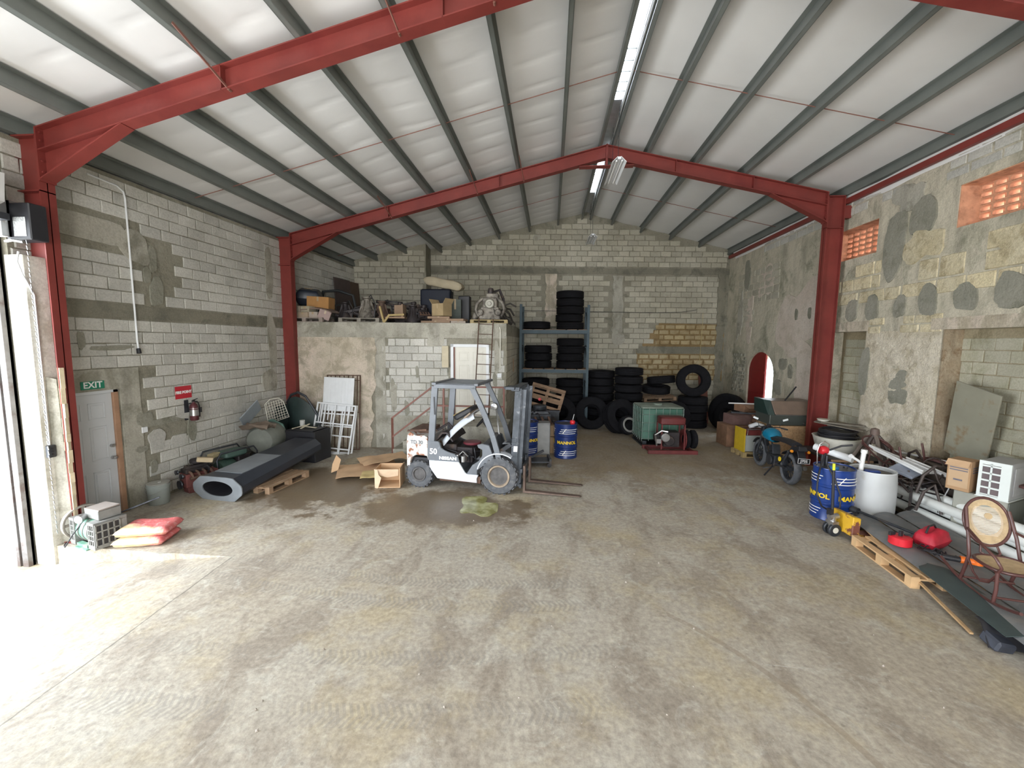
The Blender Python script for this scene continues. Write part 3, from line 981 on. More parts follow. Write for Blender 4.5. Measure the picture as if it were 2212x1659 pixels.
course(9.5, 11.35, 4.12, 4.7, 2, .6, 4)
course(7.7, 8.6, 4.1, 4.5, 1, .6, 14)
rg = MB()
def relief(u, v):
    y, z = 9.74 - 1.765 * u, 3.2 * v
    e = min(1, min(u, 1 - u) * 9, (1 - v) * 12)
    n1 = noise.fractal(Vector((y * 2.4, z * 8.0, 3)), .8, 2.2, 5)
    return (XR - .004 - e * (.014 + .022 * n1), y, z)
rg.grid(relief, 70, 130)
part('rough_render', rg, M['rubble'], wall_right, smooth=60)
course(5.4, 8.3, 5.75, 6.25, 3, .42, 6, mt='block', th=.012)
course(9.2, 14.5, 5.85, 6.25, 2, .42, 7, mt='block', th=.012)
course(13.4, 16.2, 4.3, 5.4, 5, .42, 8, mt='block_dark', th=.012)
course(14.9, 15.9, 3.5, 4.3, 4, .4, 9, mt='block_dark', th=.012)
for (y, z, w_, h_, mt) in ((10.24, 3.69, .32, .52, 'patch'), (9.64, 3.71, .36, .50, 'patch'), (8.93, 3.68, .28, .42, 'patch'), (8.32, 3.74, .38, .55, 'patch'), (7.63, 3.72, .40, .44, 'patch'), (6.95, 3.74, .42, .55, 'patch'),
                           (8.78, 2.02, .42, .55, 'patch'), (8.72, 2.32, .24, .24, 'patch'), (9.7, 2.35, .25, 1.1, 'patch'), (12.4, 3.6, 1.7, 2.0, 'pink'), (15.2, 3.8, .5, 1.3, 'pink'), (11.8, 1.9, 1.1, 1.8, 'pink'),
                           (15.9, 3.9, .35, 1.6, 'concrete'), (12.9, 2.35, .45, .3, 'patch'), (12.5, 2.15, .2, .4, 'patch'), (13.1, 1.65, .4, .45, 'patch'), (12.1, 1.2, .6, .35, 'patch'), (12.4, 3.75, .14, .3, 'patch'), (11.8, 3.75, .14, .28, 'patch'),
                           (9.2, 4.9, .5, 1.3, 'patch'), (8.6, 5.3, .5, .7, 'patch'), (8.55, 4.75, .7, .6, 'stone'), (15.5, 5.3, .4, 1.0, 'patch'), (14.2, 4.9, .8, 1.0, 'pink'), (11.2, 5.4, .4, .8, 'concrete'), (6.9, 4.5, .8, .35, 'stone'), (8.95, 5.75, .7, .5, 'concrete')):
    pb = MB(); pb.prism(blotch(rr, w_, h_, n=40 if mt == 'patch' else 30, amp=.16 if mt == 'patch' else .4), (.026 if mt != 'pink' else .010) + rr.uniform(0, .008), wall_m(ro, RA, ru(y), z)); part('cement_patch' if mt == 'patch' else 'plaster_patch', pb, M[mt], wall_right)
# exposed small stonework by the arched doorway
course(15.25, 16.3, 1.2, 2.6, 11, .16, 12, mt='patch', th=.03, jit=.6, gap=.03)
# arched doorway: red leaf folded back against the far jamb
dl = MB()
pts = []
for i in range(15):
    y = 15.09 - 1.06 * i / 14
    pts.append((-y, 2.0 + .665 * math.sqrt(max(0, 1 - ((y - 14.26) / .84) ** 2))))
pts = [(-15.09, .02)] + pts + [(-14.03, .02)]
dl.prism(pts, .05, Matrix.Translation((XR + .10, 0, 0)) @ Matrix.Rotation(R(-90), 4, 'Z') @ Matrix.Rotation(R(90), 4, 'X'))
M['door_red'] = mat('door_red', (0.20, 0.010, 0.012), 0.5, var=0.1)
door_2 = anchor('door_2', (0, 0, 0))
part('door_leaf', dl, M['door_red'], door_2)
for z_ in (.5, 1.2, 1.95):
    q = MB(); q.b2(XR + .035, XR + .05, 14.06, 15.06, z_, z_ + .10)
    part('ledge', q, M['door_red'], door_2)

# terracotta ventilation windows
def vent_brick_mesh(w_, h_, d_):
    q = MB()
    t_ = .017
    q.b2(-w_ / 2, w_ / 2, 0, d_, -h_ / 2, -h_ / 2 + t_); q.b2(-w_ / 2, w_ / 2, 0, d_, h_ / 2 - t_, h_ / 2)
    q.b2(-w_ / 2, -w_ / 2 + t_, 0, d_, -h_ / 2 + t_, h_ / 2 - t_); q.b2(w_ / 2 - t_, w_ / 2, 0, d_, -h_ / 2 + t_, h_ / 2 - t_)
    # tapered corners round the opening and a mid web set back
    for (sx, sz) in ((-1, -1), (1, -1), (1, 1), (-1, 1)):
        cx, cz_ = sx * (w_ / 2 - t_), sz * (h_ / 2 - t_)
        q.add([(cx, 0, cz_), (cx - sx * .022, 0, cz_), (cx, 0, cz_ - sz * .022), (cx, d_, cz_), (cx - sx * .022, d_, cz_), (cx, d_, cz_ - sz * .022)],
              [(0, 1, 2), (5, 4, 3), (1, 4, 5, 2)])
    q.b2(-.006, .006, d_ * .45, d_, -h_ / 2 + t_, h_ / 2 - t_)
    return q
for n_, (a, b, z0, z1) in enumerate((winA, winB, winC)):
    wa = anchor('window_%d' % (n_ + 1))
    ncol = round((b - a) / .205); nrow = round((z1 - z0) / .117)
    bw_, bh_ = (b - a) / ncol, (z1 - z0) / nrow
    me = vent_brick_mesh(bw_, bh_, .16).mesh('brick', M['terracotta'])
    for i in range(ncol):
        for j in range(nrow):
            link('brick', me, wa, loc=(XR + .32, a + bw_ * (i + .5), z0 + bh_ * (j + .5)), rot=(0, 0, RA))
    q = MB()
    q.b2(XR + .012, XR + T_R - .01, a - .001, a + .012, z0, z1); q.b2(XR + .012, XR + T_R - .01, b - .012, b + .001, z0, z1)
    q.b2(XR + .012, XR + T_R - .01, a, b, z1 - .012, z1 + .001)
    part('reveal', q, M['terracotta'], wa, label='orange-stained reveal')

# front end, behind the camera, with an assumed doorway added to let light in
fw_ = MB()
fw_.b2(XL - .3, -4.2, -6.5, -6.2, -.3, 6.2); fw_.b2(4.2, XR + .55, -6.5, -6.2, -.3, 6.9); fw_.b2(-4.2, 4.2, -6.5, -6.2, 4.8, 6.9)
struct('wall_front', fw_, M['concrete'])

# ---- roof: sheeting outside, insulation below, slot of clear sheet along the ridge
sk = [(-1.5, 9.2), (11.2, 14.5)]
SX0, SX1 = 1.15, 1.36
M['sheet'] = mat('roof_sheet', (0.55, 0.56, 0.57), 0.4, 0.5)
rf = MB()
rf.b2(XL - .34, XL - .06, -6.2, 16.0, 5.5, cz(XL - .2) + .05)  # unseen strip added over the left wall to stop light leaking in
def slab_xy(mb, x0, x1, y0, y1, dz, th):
    z0, z1 = cz(x0) + dz, cz(x1) + dz
    mb.add([(x0, y0, z0), (x1, y0, z1), (x1, y1, z1), (x0, y1, z0), (x0, y0, z0 + th), (x1, y0, z1 + th), (x1, y1, z1 + th), (x0, y1, z0 + th)],
           [(0, 3, 2, 1), (4, 5, 6, 7), (0, 1, 5, 4), (1, 2, 6, 5), (2, 3, 7, 6), (3, 0, 4, 7)])
slab_xy(rf, XL - .7, SX0, -6.6, 17.6, .10, .03)
slab_xy(rf, SX1, XR + .9, -6.6, 17.6, .10, .03)
ys = [-6.6, sk[0][0], sk[0][1], sk[1][0], sk[1][1], 17.6]
for i in (0, 2, 4):
    rf.b2(SX0, SX1, ys[i], ys[i + 1], cz(RX) + .06, cz(RX) + .12)
struct('roof', rf, M['sheet'])
def ceil_fn(x0, x1, wr, seed):
    px_ = PX_L if wr else PX_R
    def fn(u, v):
        x = x0 + (x1 - x0) * u
        y = -6.3 + 23.6 * v
        z = cz(x) + .02
        k = min(abs(x - p) for p in px_)
        sag = min(k, .5) / .5
        if wr:
            # quilted sheet: creases across the slope, deeper between purlins
            q_ = y / .60 + .45 * noise.noise(Vector((x * .45, y * .4, seed))) + .12 * x
            fr = q_ - math.floor(q_)
            z -= sag ** .7 * ((.006 + .014 * (.5 + .5 * math.sin(math.floor(q_) * 2.3 + x))) * abs(math.sin(PI * fr)) ** .6 + .012 * noise.noise(Vector((x * 1.3, y * 1.6, 3)))) + .0
            z += sag * .016 * math.exp(-((fr - .03) / .045) ** 2)
        else:
            z -= sag * (.028 + .018 * noise.noise(Vector((x * .7, y * .5, seed))))
        return (x, y, z)
    return fn
PX_L = [-7.1, -6.26, -5.2, -4.18, -3.08, -1.98, -.84, .23, 1.13]
PX_R = [1.38, 2.19, 3.29, 4.41, 5.53, 6.66]
cb = MB(); cb.grid(ceil_fn(XL - .25, SX0 - .02, True, 1.0), 96, 400)
cl = struct('ceiling', cb, M['insul'], smooth=80)
cb = MB(); cb.grid(ceil_fn(SX1 + .02, XR + .55, False, 4.0), 60, 150)
part('insulation_sheet', cb, M['insul'], cl, smooth=80)
# closing strips beside the ridge slot
cb = MB()
for x in (SX0 - .02, SX1 + .02):
    cb.b2(x - .01, x + .01, -6.3, 17.3, cz(x) - .02, cz(x) + .16)
part('slot_side', cb, M['insul'], cl)
# clear ridge sheets with their bars
m_, t_, b_ = newmat('clear_sheet')
tr = nn(t_, 'ShaderNodeBsdfTranslucent'); tr.inputs[0].default_value = (.95, .97, 1, 1)
t_.links.new(tr.outputs[0], t_.nodes['Material Output'].inputs['Surface'])
M['clear'] = m_
for i, (a, b) in enumerate(sk):
    so = anchor('skylight')
    q = MB(); q.b2(SX0, SX1, a, b, cz(RX) + .10, cz(RX) + .106)
    part('clear_sheet', q, M['clear'], so)
    q = MB()
    y = b - .35
    while y > a:
        q.b2(SX0, SX1, y - .006, y + .006, cz(RX) + .02, cz(RX) + .035)
        y -= 1.05 if y < b - 1.5 else .3
    q.b2(1.19, 1.197, b - 1.6, b, cz(RX) + .02, cz(RX) + .03)
    part('bar', q, M['purlin'], so)

# ---- red portal frames
def rafter_poly(dz_top, depth):
    pass
def frame(y):
    fo = anchor('red_steel_frame', (0, y, 0))
    fo['kind'] = 'structure'
    xo_l, xo_r = -7.17, 6.65
    cw = .375            # column section depth in x
    fwid = .18          # flange width in y
    dep = .30           # rafter depth
    tf, tw = .016, .012
    def member(nm, a, b, d0, d1, side, mi=None):
        """I section from a to b (top line), depth d0->d1 measured along 'side'"""
        q = MB()
        a, b, side = Vector(a), Vector(b), Vector(side)
        n0, n1 = a + side * d0, b + side * d1
        dr = (b - a).normalized(); up = side.normalized()
        q.bar(a + up * tf / 2, b + up * tf / 2, fwid, tf, up=up)
        q.bar(n0 - up * tf / 2, n1 - up * tf / 2, fwid, tf, up=up)
        vs = []
        for s in (-1, 1):
            for p in (a, b, n1, n0):
                vs.append(p + Vector((0, s * tw / 2, 0)))
        q.add(vs, [(0, 1, 2, 3), (7, 6, 5, 4), (0, 4, 5, 1), (1, 5, 6, 2), (2, 6, 7, 3), (3, 7, 4, 0)])
        return q
    dn = (0, 0, -1)
    for (xo, sgn, nm) in ((xo_l, 1, 'column'), (xo_r, -1, 'column')):
        top = rz(xo)
        q = member(nm, (xo, 0, 0), (xo, 0, top), cw, cw, (sgn, 0, 0))
        q.b2(xo, xo + sgn * cw, -fwid / 2, fwid / 2, top - .02, top)
        q.b2(xo, xo + sgn * cw, -fwid / 2, fwid / 2, top - .72, top - .705)
        q.b2(xo - .04 * sgn, xo + sgn * (cw + .04), -.14, .14, 0, .02)
        co = part('column', q, M['red'], fo)
        # rafter
        xi = xo + sgn * cw
        z0 = rz(xi)
        q = member('rafter', (xi, 0, z0), (RX, 0, RZ), dep, dep, dn)
        for k in (.33, .68):
            xx = xi + (RX - xi) * k
            for s in (-1, 1):
                q.b2(xx - .005, xx + .005, 0, s * fwid / 2, rz(xx) - dep, rz(xx))
        part('rafter', q, M['red'], fo)
        if sgn > 0:
            for xx in (-4.18, -1.98, -.84):
                q = MB(); q.bar((xx + .05, -.75, rz(xx) + .02), (xx + .12, -.05, rz(xx) - dep + .03), .012, .03); q.cyl((xx + .12, -.07, rz(xx) - dep + .03), (xx + .12, -.02, rz(xx) - dep + .03), .018, 6)
                part('fly_brace', q, M['rod'], fo)
        # haunch
        xh = xi + sgn * 1.25
        q = MB()
        zb0, zb1 = z0 - .66, rz(xh) - dep
        q.bar((xi, 0, zb0), (xh, 0, zb1), fwid, tf)
        q.add([(xi, -tw / 2, zb0), (xh, -tw / 2, zb1), (xi, -tw / 2, z0 - dep), (xi, tw / 2, zb0), (xh, tw / 2, zb1), (xi, tw / 2, z0 - dep)],
              [(0, 1, 2), (5, 4, 3), (0, 3, 4, 1), (1, 4, 5, 2), (2, 5, 3, 0)])
        part('haunch', q, M['red'], fo)
        q = MB()
        q.b2(xi, xi + sgn * .022, -fwid / 2 - .005, fwid / 2 + .005, zb0 - .02, z0)
        for zz in (.06, .16, .42, .56):
            for s in (-1, 1):
                q.cyl((xi + sgn * .02, s * .055, z0 - zz), (xi + sgn * .045, s * .055, z0 - zz), .013, 6)
        part('end_plate', q, M['red'], fo)
        # stub bracket to the wall
        q = MB()
        ex = XL if sgn > 0 else XR
        q.b2(ex, xo, -.07, .07, top - .45, top - .2) if sgn > 0 else q.b2(xo, ex, -.07, .07, top - .5, top - .22)
        part('wall_bracket', q, M['red'], fo)
    q = MB()
    for s in (-1, 1):
        q.b2(RX - .012 + s * .012, RX + .012 + s * .012, -fwid / 2, fwid / 2, RZ - .46, RZ + .01)
    q.add([(RX - .62, -.006, rz(RX - .62) - dep), (RX + .62, -.006, rz(RX + .62) - dep), (RX + .62, -.006, rz(RX + .62) - dep - .03), (RX - .62, -.006, rz(RX - .62) - dep - .03),
           (RX - .62, .006, rz(RX - .62) - dep), (RX + .62, .006, rz(RX + .62) - dep), (RX + .62, .006, rz(RX + .62) - dep - .03), (RX - .62, .006, rz(RX - .62) - dep - .03)],
          [(0, 1, 2, 3), (7, 6, 5, 4), (0, 4, 5, 1), (1, 5, 6, 2), (2, 6, 7, 3), (3, 7, 4, 0)])
    q.bar((RX - .64, 0, rz(RX - .62) - dep - .03), (RX + .64, 0, rz(RX + .62) - dep - .03), fwid, tf)
    part('ridge_plate', q, M['red'], fo)
    return fo
F2Y, F1Y, F0Y = 10.62, 5.25, -0.25
for y in (F2Y, F1Y, F0Y):
    frame(y)
# a diagonal fly brace at frame 1
# ---- purlins: one cold-rolled Z each, hall length
def zpurlin(x, y0=-6.2, y1=16.9, h=.20, w_=.066):
    q = MB()
    t_ = .008
    s = 1 if x > RX else -1
    sl = -SL * s
    z0 = rz(x) + .005
    q.b2(-t_ / 2, t_ / 2, y0, y1, 0, h)
    q.b2(0, w_ * s, y0, y1, 0, t_)
    q.b2(-w_ * s, 0, y0, y1, h - t_, h)
    q.b2(w_ * s - t_ * s, w_ * s, y0, y1, 0, .02)
    ang = math.atan(SL) * s
    return q, z0, ang
def pend(x):
    return (yb(x) if x > PX1 else yb(x) - .95) - .02 if False else yb(x) - (.95 if x < PX1 else 0) + .0
for x in PX_L + PX_R:
    if x == -7.1:
        ye = 15.0
    else:
        ye = pend(x) - .01
    q, z0, ang = zpurlin(x, y1=ye)
    po_ = struct('purlin', q, M['purlin'], loc=(x, 0, z0), rot=(0, ang, 0))
# red eaves beam along the right wall and white flashing above the wall head
q = MB(); q.b2(6.66, 6.74, -6.1, 16.9, 6.13, 6.24)
struct('eaves_beam', q, M['red'])
q = MB()
def flash(u, v):
    y = -6 + 22.6 * v
    return (6.70 + .14 * u, y, 6.30 - .30 * u ** 1.4 + (.02 + .05 * u) * noise.noise(Vector((0, y * 1.1, 2))) - .04 * u * abs(math.sin(y * .9)))
q.sheet(flash, 4, 120, .004)
struct('flashing', q, M['insul'], smooth=60)
# sag rods half way along each bay
for (y, nm) in ((8.0, 'a'), (13.6, 'b'), (2.5, 'c')):
    q = MB()
    for px_ in (PX_L, PX_R):
        for a, b in zip(px_, px_[1:]):
            za, zb_ = rz(a) + .12, rz(b) + .12
            q.cyl((a, y, za), (b, y, zb_), .008, 6)
    o = struct('sag_rods', q, M['rod'])
# ================================================================ left side: door, pier, signs, motor
door_1 = anchor('door_1')
def panel_door(parent, w_, h_, th, m, frame_m, panels=True, hand=1):
    """six-panel door leaf in local XZ facing -y, hinge at x=0"""
    q = MB()
    q.b2(0, w_, 0, th, 0, h_)
    lf_ = part('leaf', q, m, parent, bevel=.003)
    for (x0, x1) in ((.12, w_ / 2 - .05), (w_ / 2 + .05, w_ - .12)):
        for (z0, z1) in ((.22, .80), (.98, 1.52), (1.64, 1.90)):
            z0, z1 = z0 * h_ / 2.04, z1 * h_ / 2.04
            q = MB()
            for (a, b, c_, d_) in ((x0, x1, z0, z0 + .014), (x0, x1, z1 - .014, z1), (x0, x0 + .014, z0, z1), (x1 - .014, x1, z0, z1)):
                q.b2(a, b, -.008, 0, c_, d_)
            q.b2(x0 + .04, x1 - .04, -.007, 0, z0 + .04, z1 - .04)
            part('panel', q, m, lf_, bevel=.002)
    return lf_
M['door_white'] = mat('door_white', (0.56, 0.58, 0.60), 0.45, var=0.05, vs=2, bmp=0.1, bs=60)
leaf = panel_door(door_1, .84, 2.04, .04, M['door_white'], None)
leaf.location = (XL - .02, 5.31, 0.01)
leaf.rotation_euler = (0, 0, LA)
for ch in leaf.children:
    pass
q = MB()
q.b2(XL - .1, XL + .012, 6.155, 6.235, 0, 2.10); q.b2(XL - .1, XL + .012, 5.27, 5.31, 0, 2.10)
part('frame', q, mat('bare_frame', (0.36, 0.21, 0.13), .8, var=.15), door_1, label='bare brown timber frame', bevel=.003)
q = MB(); q.b2(XL - .1, XL + .012, 5.27, 6.235, 2.055, 2.10)
part('frame_head', q, M['door_white'], door_1)
q = MB()
for z_ in (1.18, .98):
    q.cyl((XL - .025, 6.08, z_), (XL + .02, 6.08, z_), .028, 12)
    q.lathe([(.0, XL + .06), (.022, XL + .055), (.028, XL + .035), (.014, XL + .02)], 12, (0, 6.08, z_), 'X') if z_ < 1.1 else None
part('handle', q, M['steel'], door_1, smooth=40)
# concrete pier at the edge of the side doorway, with the broken casing round the steel column
PXF = -6.93
q = MB()
q.b2(XL - .06, PXF, 4.99, 5.32, -.3, 4.02)
pier = struct('pillar', q, M['pier'], bevel=.008)
q = MB()
q.add([(PXF - .01, 5.10, 0), (PXF - .01, 5.40, 0), (-6.88, 5.40, 0), (-6.80, 5.16, 0), (-6.93, 5.10, 0),
       (PXF - .01, 5.10, 2.36), (PXF - .01, 5.40, 2.36), (-6.90, 5.40, 2.30), (-6.84, 5.16, 2.36), (-6.93, 5.10, 2.4)],
      [(4, 3, 2, 1, 0), (5, 6, 7, 8, 9), (0, 1, 6, 5), (1, 2, 7, 6), (2, 3, 8, 7), (3, 4, 9, 8), (4, 0, 5, 9)])
part('column_casing', q, M['concrete'], pier)
q = MB()
rr = random.Random(8)
z = 0.0
while z < 2.3:
    h_ = rr.uniform(.1, .3)
    q.box((-6.80 + rr.uniform(-.008, .012), 5.19, z + h_ / 2), (.05, .05, h_), rot=(0, 0, rr.uniform(-.3, .3)))
    z += h_
part('broken_edge', q, mat('raw_mortar', (.62, .52, .36), .95, var=.2, bmp=.5), pier, label='broken sandy mortar edge')
# roller shutter of the side doorway: guide rail, box, bottom beam of the head
q = MB()
q.b2(XL - .16, XL - .07, 4.90, 4.985, -.28, 4.45); q.b2(XL - .25, XL - .20, 4.90, 4.985, -.28, 4.45); q.b2(XL - .25, XL - .07, 4.95, 4.985, -.28, 4.45)
for z_ in (.35, .62, 1.0, 2.0, 3.0):
    q.b2(XL - .29, XL - .25, 4.91, 4.97, z_, z_ + .08)
rail = tag(part('shutter_rail', q, mat('rail_metal', (.20, .19, .185), .6, .2, var=.2, col2=(.13, .10, .09)), bevel=.003), 'grey steel roller shutter guide rail beside the bright doorway', 'rail')
sh = thing('roller_shutter', 'rolled up grey metal shutter housing above the bright side doorway', 'shutter', (XL + .02, 0, 0))
q = MB()
q.add([(-.0, 4.80, 4.5), (.30, 4.80, 4.62), (.34, 4.80, 4.96), (.02, 4.80, 5.0), (-.0, -.8, 4.5), (.30, -.8, 4.62), (.34, -.8, 4.96), (.02, -.8, 5.0)],
      [(0, 1, 2, 3), (7, 6, 5, 4), (0, 4, 5, 1), (1, 5, 6, 2), (2, 6, 7, 3), (3, 7, 4, 0)])
part('housing', q, mat('shutter_white', (.62, .62, .62), .5, var=.06), sh)
q = MB(); q.b2(-.05, .32, -.8, 4.82, 4.40, 4.48)
part('lintel_beam', q, M['dark_metal'], sh)
# shutter motor on the steel column
mo_ = thing('door_motor', 'black shutter motor box with a round chain wheel bolted to the left red column', 'motor', (-6.97, 5.02, 0))
z0 = 4.42
q = MB(); q.box((.12, 0, z0), (.36, .20, .46))
part('motor_box', q, M['black'], mo_, bevel=.012)
q = MB(); q.b2(-.14, .02, -.13, -.09, z0 - .2, z0 + .26); q.b2(.0, .02, -.20, .1, z0 - .2, z0 + .26)
part('bracket', q, M['steel'], mo_, bevel=.004)
q = MB()
q.lathe([(.02, -.19), (.095, -.185), (.105, -.17), (.105, -.14), (.03, -.12)], 24, (-.07, 0, z0 + .02), 'Y')
q.cyl((-.07, -.25, z0 + .02), (-.07, -.15, z0 + .02), .018, 8)
q.cyl((-.15, -.22, z0 + .04), (-.03, -.22, z0 + .01), .010, 6)
part('chain_wheel', q, M['steel'], mo_, smooth=40)
q = MB()
q.b2(.06, .24, -.104, -.102, z0 - .19, z0 + .05)
part('label_plate', q, mat('plate_print', (.35, .36, .36), .5, var=.5, vs=60), mo_, label='grey printed plate')
q = MB(); q.tube([(-.02, -.14, z0 - .26), (.10, -.16, z0 - .25), (.22, -.13, z0 - .27)], .02, 6)
part('terminal', q, M['steel'], mo_)
q = MB()
for zz in range(60):
    z_ = 4.4 - zz * .07
    q.cyl((.165, -.06, z_), (.168, -.055, z_ - .05), .006, 4)
part('pull_chain', q, M['steel'], mo_)
# conduit and switch on the pier
q = MB()
q.tube([(-6.95, 4.97, 4.05), (-6.96, 4.95, 3.92), (PXF + .03, 4.95, 3.75), (PXF + .02, 5.02, 3.6), (PXF + .02, 5.06, 3.5), (PXF + .015, 5.06, 1.45)], .012, 6)
co = thing('switch_conduit', 'white conduit running down the pier to a small grey control box', 'conduit', (0, 0, 0))
part('conduit_pipe', q, M['white_paint'], co, smooth=60)
q = MB(); q.box((PXF + .03, 5.06, 1.36), (.05, .09, .17)); q2 = MB()
part('control_box', q, M['dark_metal'], co, bevel=.006)
for z_ in (1.40, 1.36, 1.32):
    q2.cyl((PXF + .05, 5.06, z_), (PXF + .062, 5.06, z_), .012, 8)
part('button', q2, M['black'], co)
# long wall conduit
q = MB()
q.tube([(XL + .03, 6.05, 5.44), (XL + .03, 6.48, 5.42), (XL + .03, 6.58, 5.36), (XL + .03, 6.60, 5.25), (XL + .03, 6.61, 2.9), (XL + .05, 6.60, 2.74)], .014, 6)
co = thing('wall_conduit', 'thin white conduit hanging down the block wall above the fire point', 'conduit')
part('conduit_pipe', q, M['white_paint'], co, smooth=60)
q = MB(); q.cyl((XL + .05, 6.60, 2.76), (XL + .07, 6.59, 2.68), .03, 10, .035)
part('cable_end', q, M['black'], co)
# EXIT and FIRE POINT signs
def sign(nm, label, y, z, w_, h_, m, txt, size, rot=0, bold=.004, sx=1.0):
    t = thing(nm, label, 'sign', (XL + .024, y, z), (0, 0, LA))
    q = MB(); q.box((0, 0, 0), (w_, .006, h_), rot=(0, R(rot), 0))
    part('board', q, m, t)
    text_part(txt, size, M['white'], t, (0, -.0045, 0), rot=(0, R(rot), 0), depth=.0008, bold=bold, sx=sx)
    return t
M['sign_green'] = mat('sign_green', (0.01, 0.19, 0.11), .5, var=.05)
M['sign_red'] = mat('sign_red', (0.48, 0.015, 0.03), .5, var=.05)
sign('exit_sign', 'green EXIT sign with white letters above the white side door', 5.85, 2.20, .34, .125, M['sign_green'], 'EXIT', .135, bold=.003, sx=1.0)
sign('fire_point_sign', 'red FIRE POINT sign with white letters on the left block wall', 7.45, 1.90, .36, .24, M['sign_red'], 'FIRE POINT', .070, bold=.004, sx=1.0)
# extinguisher on its hook
ex = thing('fire_extinguisher', 'small dark fire extinguisher hanging on the wall under the red sign', 'extinguisher', (XL + .10, 7.58, 1.32))
q = MB(); q.lathe([(.0, 0), (.068, .005), (.075, .02), (.075, .27), (.06, .32), (.03, .345), (.02, .36), (.02, .38)], 16)
part('cylinder', q, mat('extinguisher_red', (.10, .03, .035), .3, .2), ex, smooth=50)
q = MB(); q.lathe([(.0765, .10), (.0765, .22)], 16); q.lathe([(.077, .24), (.077, .25)], 16)
part('band', q, M['steel'], ex, smooth=50)
q = MB(); q.box((0, 0, .39), (.03, .05, .03)); q.bar((0, -.03, .40), (0, .10, .43), .02, .01); q.bar((0, -.03, .385), (0, .09, .375), .02, .01)
part('valve', q, M['black'], ex)
q = MB(); q.tube([(0, .02, .38), (.02, .08, .36), (.03, .10, .28), (.03, .10, .12), (.03, .095, .06)], .011, 6); q.box((.02, .11, .2), (.06, .05, .10))
part('hose', q, M['black'], ex, smooth=60)
q = MB(); q.b2(-.09, -.08, -.13, -.03, .02, .42); q.b2(-.09, -.02, -.02, .02, .33, .35)
part('back_plate', q, M['dark_metal'], ex)
# small wall sockets
q = MB(); q.box((XL + .02, 6.62, 1.33), (.03, .10, .10))
tag(part('wall_socket', q, M['white_paint'], bevel=.004), 'small square white socket on the block wall right of the white door', 'socket')

